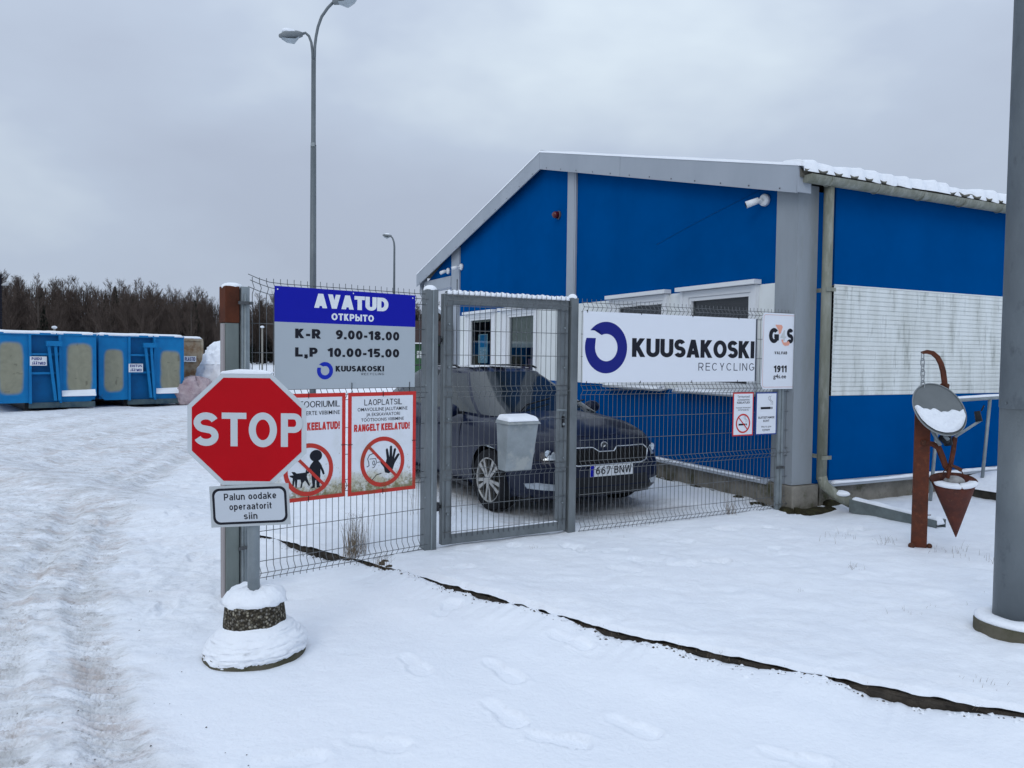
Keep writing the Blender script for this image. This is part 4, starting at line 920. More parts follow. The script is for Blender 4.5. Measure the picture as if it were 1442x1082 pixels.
stroke(b, [(cx - .112, cz + .028), (cx - .062, cz + .028), (cx - .052, cz - .002), (cx - .075, cz - .038), (cx - .088, cz - .04)], .005, -.0009)
stroke(b, [(cx + p[0], cz + p[1]) for p in circ(-.078, -.004, .009, 10, .016)], .005, -.0009, True)
stroke(b, [(cx - .088, cz - .13), (cx - .055, cz - .098), (cx - .012, cz - .088)], .006, -.0009); stroke(b, [(cx - .045, cz - .002), (cx - .02, cz + .0)], .005, -.0009)
b.build('face_symbol', INKB, s)
prohib(s, cx, cz, rr, .032, PREDD, -.0014)
s = warn_board(.188, .768, .545, 1.313, 'red bordered warning board with a crossed-out child and dog, half hidden by the stop sign')
stext('lettering', 'TERRITOORIUMIL', .235, .722, 1.213, 1.258, INKB, s, wt=.12)
text('lettering', 'LASTE JA KOERTE VIIBIMINE', .235, .722, 1.158, 1.188, INKB, s, -.001, .004, CAP)
stext('lettering', 'RANGELT KEELATUD!', .235, .722, 1.048, 1.105, PRED, s, wt=.25, gap=.06)
cx, cz = .480, .772
b = MB(); px, pz = cx + .055, cz
def poly(b, pts, dx, dz, y=-.0009): b.add([(dx + p[0], y, dz + p[1]) for p in pts], [tuple(range(len(pts)))])
poly(b, circ(0, .092, .048, 20, .042), px, pz); poly(b, [(-.018, .055), (.018, .055), (.035, .035), (.062, -.02), (.068, -.045), (.055, -.05), (.036, -.005), (.034, -.06), (.028, -.125), (.038, -.140), (.006, -.140), (.002, -.085), (-.004, -.085), (-.008, -.140), (-.040, -.140), (-.026, -.125), (-.034, -.06), (-.034, -.005), (-.060, -.035), (-.070, -.028), (-.040, .03)], px, pz)
b.build('child_symbol', INKB, s)
b = MB(); poly(b, [(-.07, .0), (-.085, .025), (-.06, .022), (-.045, .01), (.02, .012), (.03, .045), (.035, .012), (.03, -.02), (.045, -.06), (.055, -.085), (.045, -.085), (.018, -.045), (-.0, -.06), (-.008, -.095), (-.02, -.095), (-.012, -.06), (-.018, -.035), (-.04, -.035), (-.045, -.09), (-.055, -.09), (-.06, -.035), (-.07, -.09), (-.08, -.09), (-.075, -.02), (-.095, -.01), (-.10, .0)], cx - .045, cz - .035); b.build('dog_symbol', INKB, s)
prohib(s, cx, cz - .005, .19, .032, PREDD, -.0014)
# company board
s = sign('company_board', RO, RR, -.05, 'long white company board with a dark blue ring logo and black name')
MB().box(-.018, 2.080, 0, .004, 1.368, 2.002).build('plate', PLATEW, s)
logo_ring('logo', .232, 1.683, .232, NAVY, s, -.001)
stext('lettering', 'KUUSAKOSKI', .52, 2.066, 1.602, 1.775, INKB, s, wt=.225, gap=.035)
stext('lettering', 'RECYCLING', 1.325, 2.070, 1.478, 1.553, mat('ink_grey', (.05, .055, .08), .5), s, wt=.10, gap=.26)
b = MB()
for x in (.02, .62, 1.24, 1.84): 
    for z in (2.0, 1.37): b.box(x, x + .006, -.003, .012, z - .010, z + .012)
b.build('tie', BLK, s)
MB().box(2.082, 2.100, -.002, .010, 1.372, 2.0).build('edge_profile', mat('edge_dark', (.08, .09, .11), .5), s)
# guard company plate, gently bowed
s = sign('guard_service_sign', RO, RR, -.055, 'white bowed security company sign with rounded corners beside the company board')
x0, x1, z0, z1 = 2.165, 2.688, 1.288, 2.072
def bow(z): return .012 * math.sin((z - z0) / (z1 - z0) * math.pi) 
n = 20; V = []; F = []
for i in range(n + 1):
    z = z0 + (z1 - z0) * i / n; r = .03; ins = 0
    if z - z0 < r: ins = r - math.sqrt(max(0, r * r - (r - (z - z0)) ** 2))
    if z1 - z < r: ins = r - math.sqrt(max(0, r * r - (r - (z1 - z)) ** 2))
    V += [(x0 + ins + bow(z), 0, z), (x1 - ins + bow(z), 0, z), (x1 - ins + bow(z), .004, z), (x0 + ins + bow(z), .004, z)]
F = [(k * 4 + j, (k + 1) * 4 + j, (k + 1) * 4 + (j + 1) % 4, k * 4 + (j + 1) % 4) for k in range(n) for j in range(4)] + [(0, 1, 2, 3), (4 * n, 4 * n + 1, 4 * n + 2, 4 * n + 3)]
MB().add(V, F).build('plate', PLATEW, s)
b = MB(); ringstrip(b, rrect(x0 + .018, x1 - .006, z0 + .018, z1 - .018, .03), rrect(x0 + .023, x1 - .011, z0 + .023, z1 - .023, .026), -.0014, -.0009); b.build('border_line', PINK, s)
stext('lettering', 'G', 2.262, 2.405, 1.762, 1.918, INKB, s, -.0016, wt=.26)
stext('lettering', 'S', 2.520, 2.618, 1.762, 1.918, INKB, s, -.0016, wt=.25)
b = MB(); poly(b, [(2.350, 1.952), (2.44, 1.952), (2.458, 1.93), (2.43, 1.865), (2.405, 1.855), (2.395, 1.90), (2.37, 1.925)], 0, 0, -.0020); poly(b, [(2.44, 1.80), (2.465, 1.802), (2.475, 1.772), (2.51, 1.772), (2.545, 1.788), (2.57, 1.765), (2.55, 1.742), (2.50, 1.735), (2.468, 1.748), (2.448, 1.78)], 0, 0, -.0020); b.build('logo', SALMON, s)
b = MB(); poly(b, [(2.425, 1.82), (2.478, 1.90), (2.492, 1.90), (2.492, 1.835), (2.51, 1.835), (2.51, 1.815), (2.492, 1.815), (2.492, 1.785), (2.47, 1.785), (2.47, 1.815)], 0, 0, -.0019); b.build('logo', mat('print_pale', (.55, .57, .58), .5), s)
stext('lettering', 'VALVAB', 2.347, 2.530, 1.648, 1.678, INKB, s, -.0016, wt=.2, gap=.14)
stext('lettering', '1911', 2.345, 2.530, 1.462, 1.532, INKB, s, -.0016, wt=.24, gap=.12)
text('lettering', 'g4s.ee', 2.338, 2.525, 1.385, 1.442, INKB, s, -.0016, .012)
# two small smoking signs
def small(name, x0, x1, z0, z1, m, label):
    s = sign(name, RO, RR, -.05, label, group='small smoking signs under the security sign')
    MB().box(x0 + .012, x1 - .012, 0, .003, z0 + .012, z1 - .012).build('plate', PLATEW, s)
    b = MB(); ringstrip(b, [(x0, z0), (x1, z0), (x1, z1), (x0, z1)], [(x0 + .012, z0 + .012), (x1 - .012, z0 + .012), (x1 - .012, z1 - .012), (x0 + .012, z1 - .012)], -.001, .004); b.build('border', m, s); return s
def smoke(b, x, z, k, y=-.001):
    for dx in (0, .020 * k): stroke(b, [(x + dx + k * p[0], z + k * p[1]) for p in ((.0, .0), (.0, .03), (-.03, .05), (-.035, .07), (-.02, .085))], .003 * k, y)
s = small('no_smoking_sign', 1.792, 2.072, .820, 1.258, PRED, 'small red bordered sign with a crossed-out cigarette under the company board')
text('lettering', 'Territooriumil', 1.85, 2.015, 1.205, 1.228, INKB, s, -.001, .0); text('lettering', 'suitsetamine', 1.85, 2.015, 1.175, 1.196, INKB, s, -.001, .0)
text('lettering', 'KEELATUD!', 1.845, 2.02, 1.145, 1.166, INKB, s, -.001, .02); text('lettering', 'Курение запрещено', 1.832, 2.032, 1.095, 1.112, INKB, s, -.001, .004); text('lettering', 'ЗАПРЕЩЕНО', 1.858, 2.01, 1.072, 1.088, INKB, s, -.001, .01)
b = MB(); b.box(1.872, 1.965, -.0014, -.001, .925, .943); b.box(1.972, 1.985, -.0014, -.001, .925, .943); smoke(b, 1.972, .953, .8); b.build('cigarette_symbol', INKB, s)
prohib(s, 1.932, .945, .098, .016, PRED, -.0016)
s = small('smoking_area_sign', 2.108, 2.408, .818, 1.256, mat('border_blue', (.03, .06, .25), .5), 'small blue bordered sign with a cigarette under the security sign')
b = MB(); b.box(2.175, 2.318, -.0014, -.001, 1.082, 1.105); b.box(2.328, 2.342, -.0014, -.001, 1.082, 1.105); smoke(b, 2.322, 1.125, 1.1); b.build('cigarette_symbol', INKB, s)
text('lettering', 'SUITSETAMISE', 2.142, 2.375, .985, 1.007, INKB, s, -.001, .02); text('lettering', 'KOHT', 2.215, 2.303, .95, .973, INKB, s, -.001, .02)
text('lettering', 'Место для', 2.19, 2.33, .89, .912, INKB, s, -.001, .0); text('lettering', 'курения', 2.205, 2.312, .853, .878, INKB, s, -.001, .0)

# ------------------------------------------------------------------ mailbox on the gate
mbx = sign('mailbox', (GO[0] - .028, GO[1] - .016), GR, -.03, 'galvanised tapered mailbox hanging on the gate with snow on its lid', 'mailbox')
def taper(mb, x0, x1, z0, z1, dT, dB, tx, y=0):
    return mb.hexa([(x0 + tx, y - dB, z0), (x1 - tx, y - dB, z0), (x1 - tx, y, z0), (x0 + tx, y, z0), (x0, y - dT, z1), (x1, y - dT, z1), (x1, y, z1), (x0, y, z1)])
MBM = mat('mailbox_zinc', (0.2808, 0.312, 0.3276), .5, .2, c2=(0.2028, 0.234, 0.2418), nscale=7, bump=.2, bscale=50, c3=(0.3354, 0.351, 0.3432), n3=5, lo3=.52, hi3=.62)
b = MB(); taper(b, .618, .912, .640, 1.035, .20, .13, .020); b.build('body', MBM, mbx, bevel=.006)
b = MB(); b.hexa([(.605, -.225, 1.035), (.925, -.225, 1.035), (.925, .0, 1.035), (.605, .0, 1.035), (.618, -.20, 1.062), (.912, -.20, 1.062), (.912, 0, 1.075), (.618, 0, 1.075)]); b.build('lid', MBM, mbx, bevel=.004)
b = MB(); b.hexa([(.608, -.222, 1.056), (.922, -.222, 1.056), (.922, .0, 1.06), (.608, .0, 1.06), (.632, -.185, 1.098), (.900, -.185, 1.098), (.903, -.02, 1.112), (.628, -.02, 1.112)]); o = b.build('snow', SNOW, mbx, bevel=.02)
o.modifiers['bevel'].segments = 4

# ------------------------------------------------------------------ stop sign on its concrete foot
st = thing('stop_sign', (-1.39, 4.135, -.095), 0, 'red octagonal STOP sign on a galvanised pole with a small board under it', 'road sign')
MB().tube([(0, 0, .25), (0, 0, 1.45)], .031, 20).build('pole', GALVL, st)
oct_ = lambda a, bb, k: [(-a * k, -bb), (a * k, -bb), (a, -bb * k), (a, bb * k), (a * k, bb), (-a * k, bb), (-a, bb * k), (-a, -bb * k)]
pl = MB().prism([(p[0] - .022, p[1] + 1.228) for p in oct_(.3035, .286, .42)], -.040, -.036).build('plate', STOPW, st)
MB().prism([(p[0] - .022, p[1] + 1.228) for p in oct_(.280, .264, .42)], -.0415, -.0402).build('red_field', STOPR, pl)
MB().prism([(p[0] - .022, p[1] + 1.228) for p in oct_(.300, .283, .42)], -.0355, -.028).build('back_rim', GALVL, pl)
def strokeletters():
    b = MB(); y = -.0422; wd = .036; h = .172; z0 = 1.142
    def arc(cx, cz, rx, rz, a0, a1, n=22):
        V = []
        for i in range(n + 1):
            t = R(a0 + (a1 - a0) * i / n)
            for s_ in (1, 0): V.append((cx + (rx - wd * (1 - s_)) * math.cos(t), y, cz + (rz - wd * (1 - s_)) * math.sin(t)))
        b.add(V, [(2 * i, 2 * i + 1, 2 * i + 3, 2 * i + 2) for i in range(n)])
    def rect(x0, x1, a, c): b.add([(x0, y, a), (x1, y, a), (x1, y, c), (x0, y, c)], [(0, 1, 2, 3)])
    x = -.305 + .012
    # S drawn along its spine
    sw = .128; pts = []
    cx = x + sw / 2; r = h / 4 + wd / 8
    up_, dn_ = z0 + h - wd / 2, z0 + wd / 2; mid = z0 + h / 2; rx = sw / 2 - wd / 2; rz1 = (up_ - mid) / 2
    for i in range(19): t = R(20 + (250 - 0) * i / 18 * 1.0); pts.append((cx + rx * math.cos(t), (up_ + mid) / 2 + rz1 * math.sin(t)))
    for i in range(19): t = R(90 - 250 * i / 18); pts.append((cx + rx * math.cos(t), (dn_ + mid) / 2 + rz1 * math.sin(t)))
    pts = [p for i, p in enumerate(pts) if i < 17 or i > 20]
    V = []
    for i, p in enumerate(pts):
        a = Vector(pts[max(i - 1, 0)]); c = Vector(pts[min(i + 1, len(pts) - 1)]); d = (c - a).normalized(); q = Vector((-d.y, d.x)) * wd / 2
        V += [(p[0] + q.x, y, p[1] + q.y), (p[0] - q.x, y, p[1] - q.y)]
    b.add(V, [(2 * i, 2 * i + 1, 2 * i + 3, 2 * i + 2) for i in range(len(pts) - 1)])
    x += sw + .016; tw = .126
    rect(x, x + tw, z0 + h - wd * .88, z0 + h); rect(x + tw / 2 - wd / 2, x + tw / 2 + wd / 2, z0, z0 + h - wd * .88)
    x += tw + .012; ow = .144
    arc(x + ow / 2, z0 + h / 2, ow / 2, h / 2 + .003, 0, 360, 44)
    x += ow + .020; pw = .112
    rect(x, x + wd, z0, z0 + h); rect(x + wd, x + pw - .046, z0 + h - wd * .85, z0 + h); rect(x + wd, x + pw - .046, z0 + h * .42, z0 + h * .42 + wd * .85)
    cz_ = z0 + (h + h * .42) / 2; rz = (h - h * .42) / 2; cxx = x + pw - .046; V = []
    for i in range(17):
        t = R(-90 + 180 * i / 16); V += [(cxx + .046 * math.cos(t), y, cz_ + rz * math.sin(t)), (cxx + .012 * math.cos(t), y, cz_ + (rz - wd * .85) * math.sin(t))]
    b.add(V, [(2 * i, 2 * i + 1, 2 * i + 3, 2 * i + 2) for i in range(16)])
    return b
strokeletters().build('lettering', STOPW, pl)
b = MB(); V = []; b.prism([(-.16, 1.512), (.10, 1.512), (.11, 1.522), (.05, 1.533), (-.07, 1.536), (-.15, 1.524)], -.045, .0); b.build('snow', SNOW, st, bevel=.005)
ib = MB(); ib.box(-.203, .203, -.003, .0, -.106, .106); ip = ib.build('info_plate', mat('plate_back', (.42, .45, .47), .5), st, loc=(-.003, -.046, .84), rot=(0, R(-3.2), 0))
b = MB(); ringstrip(b, rrect(-.190, .190, -.093, .093, .035), rrect(-.178, .178, -.081, .081, .028), -.0042, -.0031); b.build('border_line', INKB, ip)
MB().prism(rrect(-.178, .178, -.081, .081, .028), -.0040, -.0030).build('field', mat('plate_field', (.50, .54, .59), .45), ip)
stext('lettering', 'Palun oodake', -.130, .138, .031, .066, INKB, ip, -.0045, wt=.16, gap=.13)
stext('lettering', 'operaatorit', -.105, .112, -.020, .014, INKB, ip, -.0045, wt=.16, gap=.13)
stext('lettering', 'siin', -.034, .036, -.070, -.036, INKB, ip, -.0045, wt=.16, gap=.14)
st.scale = (1.045,) * 3
sf = thing('concrete_sign_foot', (-1.395, 4.17, -.055), 0, 'stepped concrete foot half buried in snow under the stop sign', 'sign base')
b = MB(); b.lathe([(.262, -.05), (.272, .0), (.268, .045), (.20, .07)], 48); b.build('lower_disc', CONCD, sf)
b = MB(); b.lathe([(.172, .05), (.164, .20), (.154, .292), (.138, .308)], 36, wob=lambda t, j: .012 * math.sin(7 * t + j)); b.build('upper_block', AGGR, sf)
wb = lambda t, j: .05 * math.sin(3 * t + 1.1 * j + .4) + .02 * math.sin(7 * t + 2 * j)
PR = [(.240, .028)] + [(float(np.interp(q, [0, .10, .3, .55, .8, 1], [.262, .276, .268, .235, .192, .150])), .032 + .163 * q) for q in np.linspace(.0, 1, 40)]
def skw(t, j):
    c, s_ = math.cos(t), math.sin(t); f_ = lambda k, o: float(fbm(np.array([c * k + o + s_ * .3]), np.array([s_ * k + j * .10 * k + o]), 4, 1.)[0])
    lay = float(fbm(np.array([c * 2.2 + s_ * .5 + 4]), np.array([j * .55 + s_ * 1.5]), 3, 1.)[0])
    return .04 * f_(1.3, 3.) + .05 * f_(3.2, 8.) * (1 - j / 50) + .055 * lay * min(1, (41 - j) / 14) + .03 * f_(11, 1.) * (1 - j / 45)
b = MB(); b.lathe(PR, 150, wob=skw)
b.v = [(x_, y_, z_ + (.030 * float(fbm(np.array([x_ * 9 + 3]), np.array([y_ * 9]), 3, 1.)[0]) - .004) * max(0, 1 - (z_ - .03) / .07)) for x_, y_, z_ in b.v]; o = b.build('snow_skirt', SNOW, sf)
o.location = (.012, .0, .0); o.rotation_euler = (R(1.5), R(-4), 0)
b = MB(); b.lathe([(.148, .288), (.161, .300), (.158, .320), (.140, .350), (.10, .370), (.045, .380), (.01, .382)], 60, wob=lambda t, j: .05 * math.sin(2 * t + .5 * j + .4) + .035 * math.sin(5 * t + 2 * j) + .02 * math.sin(11 * t + j)); b.build('snow_cap', SNOW, sf)

# ------------------------------------------------------------------ mast at the right edge
ms = thing('steel_mast', (2.965, 4.45, 0), 0, 'thick grey steel mast at the right edge on a round concrete base', 'mast')
b = MB(); b.tube([(0, 0, .08), (0, 0, 1.33)], .118, 40); b.build('lower_tube', GALV2, ms)
b = MB(); b.tube([(0, 0, 1.33), (0, 0, 1.336), (0, 0, 8.5)], [.118, .122, .108], 40, False); b.build('upper_tube', GALV2, ms)
b = MB(); b.lathe([(.212, -.25), (.214, .07), (.205, .085), (.12, .087)], 40); b.build('concrete_base', CONCD, ms)
b = MB(); b.lathe([(.205, .084), (.209, .098), (.19, .115), (.13, .122), (.119, .115)], 40, wob=lambda t, j: .02 * math.sin(3 * t + j)); b.build('snow', SNOW, ms)
MB().tube([(-.118, -.03, 1.36), (-.127, -.03, 1.36)], .007, 8).build('bolt', GALV2, ms)

# ------------------------------------------------------------------ rusty post with grab hook, dish and fire bucket
an = thing('rusty_hook_post', (3.455, 6.45, 0), R(6), 'rusty steel channel post with a curved hook, chain and tong arms in the snow', 'post')
b = MB(); b.prismz([(-.058, -.035), (.058, -.035), (.058, .045), (.048, .045), (.048, -.025), (-.048, -.025), (-.048, .045), (-.058, .045)], -.02, 1.20); b.build('channel', RUST, an, rot=(0, 0, R(-30)))
def bar(mb, pts, wd, th):                                  # flat bar following pts in xz
    n = len(pts); V = []
    for i, p in enumerate(pts):
        a = Vector((pts[max(i - 1, 0)][0], pts[max(i - 1, 0)][1])); c = Vector((pts[min(i + 1, n - 1)][0], pts[min(i + 1, n - 1)][1])); d = (c - a).normalized(); ww = wd[i] if isinstance(wd, (list, tuple)) else wd
        q = Vector((-d.y, d.x)) * ww / 2
        for s_, t_ in ((1, -1), (-1, -1), (-1, 1), (1, 1)): V.append((p[0] + q.x * s_, p[2] + t_ * th / 2, p[1] + q.y * s_))
    mb.add(V, [(4 * i + j, 4 * i + (j + 1) % 4, 4 * i + 4 + (j + 1) % 4, 4 * i + 4 + j) for i in range(n - 1) for j in range(4)] + [(3, 2, 1, 0), tuple(4 * n - 4 + j for j in range(4))]); return mb
hk = [(-.03, 1.665), (.02, 1.675), (.07, 1.665), (.115, 1.63), (.148, 1.575), (.17, 1.51), (.182, 1.44), (.192, 1.38)]
b = MB(); bar(b, [(x, z, 0) for x, z in hk], [.020, .032, .036, .038, .040, .042, .042, .040], .022); b.build('curved_hook', RUST, an, bevel=.003)
b = MB(); bar(b, [(.190, 1.40, .022), (.150, 1.36, .022), (.09, 1.28, .022), (.03, 1.20, .022), (.01, 1.10, .022)], .036, .016); b.build('strut', RUST, an)
b = MB(); bar(b, [(.192, 1.40, -.02), (.196, 1.30, -.02), (.205, 1.18, -.02), (.22, 1.00, -.02)], .032, .014); b.build('strut', RUST, an)
MB().tube([(.192, -.035, 1.395), (.192, .04, 1.395)], .016, 10).build('pivot_bolt', RUSTD, an)
b = MB(); bar(b, [(.0, .915, -.05), (.06, .905, -.05), (.115, .875, -.05), (.150, .80, -.05), (.185, .715, -.05), (.21, .68, -.05)], [.04, .042, .045, .045, .042, .03], .02); b.build('tong_arm', RUST, an)
b = MB(); bar(b, [(.245, .97, -.07), (.235, .86, -.07), (.215, .74, -.07), (.19, .62, -.07)], [.034, .034, .032, .024], .018); b.build('tong_arm', RUST, an)
b = MB(); bar(b, [(.20, .735, -.085), (.25, .715, -.085), (.30, .69, -.085)], [.02, .024, .03], .02); b.build('pin', RUSTD, an)
MB().tube([(-.01, -.055, .915), (-.01, -.02, .915)], .022, 12).build('pivot_bolt', RUSTD, an)
for x, y, r in ((-.085, -.03, .024), (.062, -.05, .02)): b = MB(); b.sphere((x, y, .045), r * 1.1, 12, 8); b.build('foot_knob', RUSTD, an)
b = MB(); b.box(-.08, .08, -.06, .06, -.02, .006); b.build('base_plate', RUSTD, an)
for z, xx in ((1.02, .03), (.83, .035), (.30, .058)): b = MB(); b.box(xx - .02, xx + .02, -.0358, -.0352, z, z + .008); b.build('rust_mark', RUSTD, an)
def link(r=.016, l=.016, th=.0045):
    P_ = []
    for i in range(8): t = math.pi * i / 7; P_.append((r * math.cos(t), 0, l + r * math.sin(t)))
    for i in range(8): t = math.pi + math.pi * i / 7; P_.append((r * math.cos(t), 0, -l + r * math.sin(t)))
    P_.append(P_[0]); return MB().tube(P_, th, 6, False)
CH = mat('chain_steel', (.30, .32, .33), .45, .5)
lk0 = link().build('chain_link', CH, an)
for i in range(7):
    o = lk0 if i == 0 else inst(lk0, 'chain_link', an, (0, 0, 0))
    o.location = (-.022 + i * .002, -.005, 1.632 - i * .046); o.rotation_euler = (0, 0, R(20 + 90 * (i % 2)))
# dish
ds = thing('satellite_dish', (3.522, 6.33, 1.20), 0, 'grey satellite dish with a patch of snow, in front of the rusty hook post', 'satellite dish')
nrm = Vector((.06, -.86, .53)).normalized(); rot = nrm.to_track_quat('Z', 'Y').to_euler(); ds.rotation_euler = rot
b = MB(); V = []; F = []; nr, na = 10, 48
def dz(r): return .30 * r * r
for s_ in (0, -.006):
    for i in range(nr + 1):
        r = .232 * i / nr
        for k in range(na): t = 2 * math.pi * k / na; V.append((r * math.cos(t) * .94, r * math.sin(t) * 1.04, dz(r) - .012 + s_))
h = (nr + 1) * na
for i in range(nr):
    for k in range(na):
        F.append((i * na + k, i * na + (k + 1) % na, (i + 1) * na + (k + 1) % na, (i + 1) * na + k)); F.append((h + i * na + k, h + (i + 1) * na + k, h + (i + 1) * na + (k + 1) % na, h + i * na + (k + 1) % na))
for k in range(na): F.append((nr * na + k, nr * na + (k + 1) % na, h + nr * na + (k + 1) % na, h + nr * na + k))
b.add(V, F, True); b.build('reflector', mat('dish_grey', (.17, .185, .19), .5, c2=(.14, .155, .16), nscale=6), ds)
b = MB(); b.tube([(.218 * math.cos(2 * math.pi * k / 48), .2415 * math.sin(2 * math.pi * k / 48), .006) for k in range(49)], .005, 6, False); b.build('rim', mat('dish_rim', (.23, .25, .26), .45), ds)
# snow patch in the lower part of the dish
iq = rot.to_matrix().inverted(); dn = iq @ Vector((0, 0, -1)); dang = math.atan2(dn.y, dn.x)
V = []; F = []; nu, nv = 44, 18
for i in range(nu + 1):
    for j in range(nv + 1):
        a = -1 + 2 * i / nu; c = j / nv
        # chord coordinate: w (across) a, depth down the dish c
        lim = math.sqrt(max(0, 1 - a * a)) 
        top = -.02 + .30 * (.5 * math.sin(2.2 * a + .6)) * .5 + .04 * math.sin(9 * a) + .03 * math.sin(17 * a + 1)
        dd = top + (lim * .97 - top) * c if lim * .97 > top else lim * .97
        rr = .218; u_, v_ = dd * rr, a * rr
        x = (u_ * math.cos(dang) - v_ * math.sin(dang)) * .94; y = (u_ * math.sin(dang) + v_ * math.cos(dang)) * 1.04; r = math.hypot(x, y)
        ed = min(1, c * 6, (1 - c) * 4 + .15, (1 - abs(a)) * 10)
        V.append((x, y, dz(r) - .012 + .003 + .030 * math.sqrt(max(0, ed)) * (1 + .5 * float(fbm(np.array([x * 20.]), np.array([y * 20.]), 3, 1.)[0]))))
F = [(i * (nv + 1) + j, (i + 1) * (nv + 1) + j, (i + 1) * (nv + 1) + j + 1, i * (nv + 1) + j + 1) for i in range(nu) for j in range(nv)]
MB().add(V, F, True).build('snow', SNOW, ds)
def dl(x, y, z): return tuple(iq @ (Vector((x, y, z)) - ds.location))
b = MB(); b.tube([dl(3.60, 6.22, .985), dl(3.74, 6.12, 1.13)], .011, 8); b.build('feed_arm', GALVL, ds)
b = MB(); b.tube([dl(3.735, 6.13, 1.12), dl(3.728, 6.15, 1.20)], [.026, .022], 12); b.tube([dl(3.75, 6.13, 1.205), dl(3.77, 6.13, 1.25)], .006, 6); b.build('receiver', BLK, ds)
b = MB(); b.tube([dl(3.56, 6.34, .97), dl(3.61, 6.36, .93)], .030, 10); b.tube([dl(3.62, 6.38, .985), dl(3.64, 6.38, .90)], .034, 10); b.build('mounting_clamp', BLK, ds)
b = MB(); b.tube([dl(3.50, 6.38, 1.02), dl(3.56, 6.36, .90)], .016, 8); b.tube([dl(3.56, 6.30, .985), dl(3.59, 6.30, .955)], .016, 8); b.build('mounting_bracket', GALVL, ds)
# cone bucket
cb = thing('cone_fire_bucket', (3.72, 6.40, .55), 0, 'rusty cone shaped fire bucket with snow on its rim, hanging from the tong arm', 'bucket')
tip = Vector((.035, .03, -.43)); ax = Vector((-.10, -.20, 1)).normalized(); qx = Vector((1, 0, 0)); qx = (qx - ax * qx.dot(ax)).normalized(); qy = ax.cross(qx)
rimc = Vector((-.02, 0, .055)); rr = .172; nk = 40
V = []; F = []
for s_ in (1, .965):
    for j in range(9):
        t = j / 8
        for k in range(nk):
            a = 2 * math.pi * k / nk; c = tip.lerp(rimc, t); r = (.004 + (rr - .004) * t) * s_ * (1 + (.012 * math.sin(2 * a + 1) if t > .6 else 0)); V.append(c + (qx * math.cos(a) + qy * math.sin(a)) * r + (ax * .012 if s_ < 1 and t < .5 else Vector((0, 0, 0))))
hh = 9 * nk
for j in range(8):
    for k in range(nk):
        k2 = (k + 1) % nk; F += [(j * nk + k, j * nk + k2, (j + 1) * nk + k2, (j + 1) * nk + k), (hh + j * nk + k, hh + (j + 1) * nk + k, hh + (j + 1) * nk + k2, hh + j * nk + k2)]
for k in range(nk): k2 = (k + 1) % nk; F.append((8 * nk + k, 8 * nk + k2, hh + 8 * nk + k2, hh + 8 * nk + k))
MB().add(V, F, True).build('cone', mat('bucket_rust', (.125, .040, .028), .7, c2=(.065, .030, .026), nscale=9, c3=(.22, .085, .05), n3=12, lo3=.56, hi3=.72, bump=.3, bscale=60), cb)
b = MB(); b.tube([tuple(rimc + (qx * math.cos(2 * math.pi * k / 40) + qy * math.sin(2 * math.pi * k / 40)) * (rr + .001)) for k in range(41)], .006, 8, False); b.build('rolled_rim', RUSTD, cb)
V = []; F = []; m0, m1 = 185, 330; nS = 34
for i in range(nS + 1):
    a = R(m0 + (m1 - m0) * i / nS); e_ = min(1, i / 3, (nS - i) / 3)
    if abs(a - R(262)) < R(3): e_ *= .25
    for rq, hq in ((rr + .010, -.010), (rr + .010, .012), (rr - .01, .024), (rr - .055, .018), (rr - .062, -.012)):
        q_ = rr + (rq - rr) * (.3 + .7 * e_); v = rimc + (qx * math.cos(a) + qy * math.sin(a)) * q_ + ax * (hq * (.25 + .75 * e_)); V.append(v)
F = [(i * 5 + j, i * 5 + (j + 1) % 5, (i + 1) * 5 + (j + 1) % 5, (i + 1) * 5 + j) for i in range(nS) for j in range(5)] + [(0, 1, 2, 3, 4), tuple(nS * 5 + j for j in range(5))]
MB().add(V, F, True).build('snow', SNOW, cb)
b = MB(); b.sphere((.0, .02, .035), 1, 16, 8, (.085, .075, .055)); b.build('frozen_rag', mat('frozen_rag', (.42, .42, .42), .8, c2=(.22, .22, .22), nscale=20, bump=.8, bscale=30), cb)
b = MB(); hp = [rimc + qx * (rr * math.cos(t)) * .55 + ax * (.115 * math.sin(t)) + qy * .02 for t in [math.pi * k / 12 for k in range(13)]]; b.tube([tuple(p) for p in hp], .004, 6); b.build('handle', RUSTD, cb)

# ------------------------------------------------------------------ car
CARM = bpy.data.materials.new('car_paint'); CARM.use_nodes = True
_b = CARM.node_tree.nodes['Principled BSDF']; _b.inputs['Base Color'].default_value = (.003, .007, .026, 1); _b.inputs['Metallic'].default_value = .0; _b.inputs['Roughness'].default_value = .4; _b.inputs['Specular IOR Level'].default_value = .15; _b.inputs['Coat Weight'].default_value = .34; _b.inputs['Coat IOR'].default_value = 1.45; _b.inputs['Coat Roughness'].default_value = .05
CARG = mat('car_glass', (.012, .018, .022), .05, spec=.55)
CHR = mat('chrome', (.62, .64, .66), .16, 1.)
RUB = mat('tyre_rubber', (.016, .016, .018), .85, bump=.4, bscale=120)
ALLOY = mat('alloy', (.40, .39, .37), .35, .75)
LAMP = mat('lamp_glass', (.66, .70, .74), .12, .3, c2=(.34, .38, .42), nscale=26, nlo=.42, nhi=.58, coat=1.)
car = thing('parked_car', (-1.343, 11.57, .0), R(-60), 'dark blue parked car behind the fence, nose towards the gate', 'car')
def lerpt(x, xs, ys): return float(np.interp(x, xs, ys))
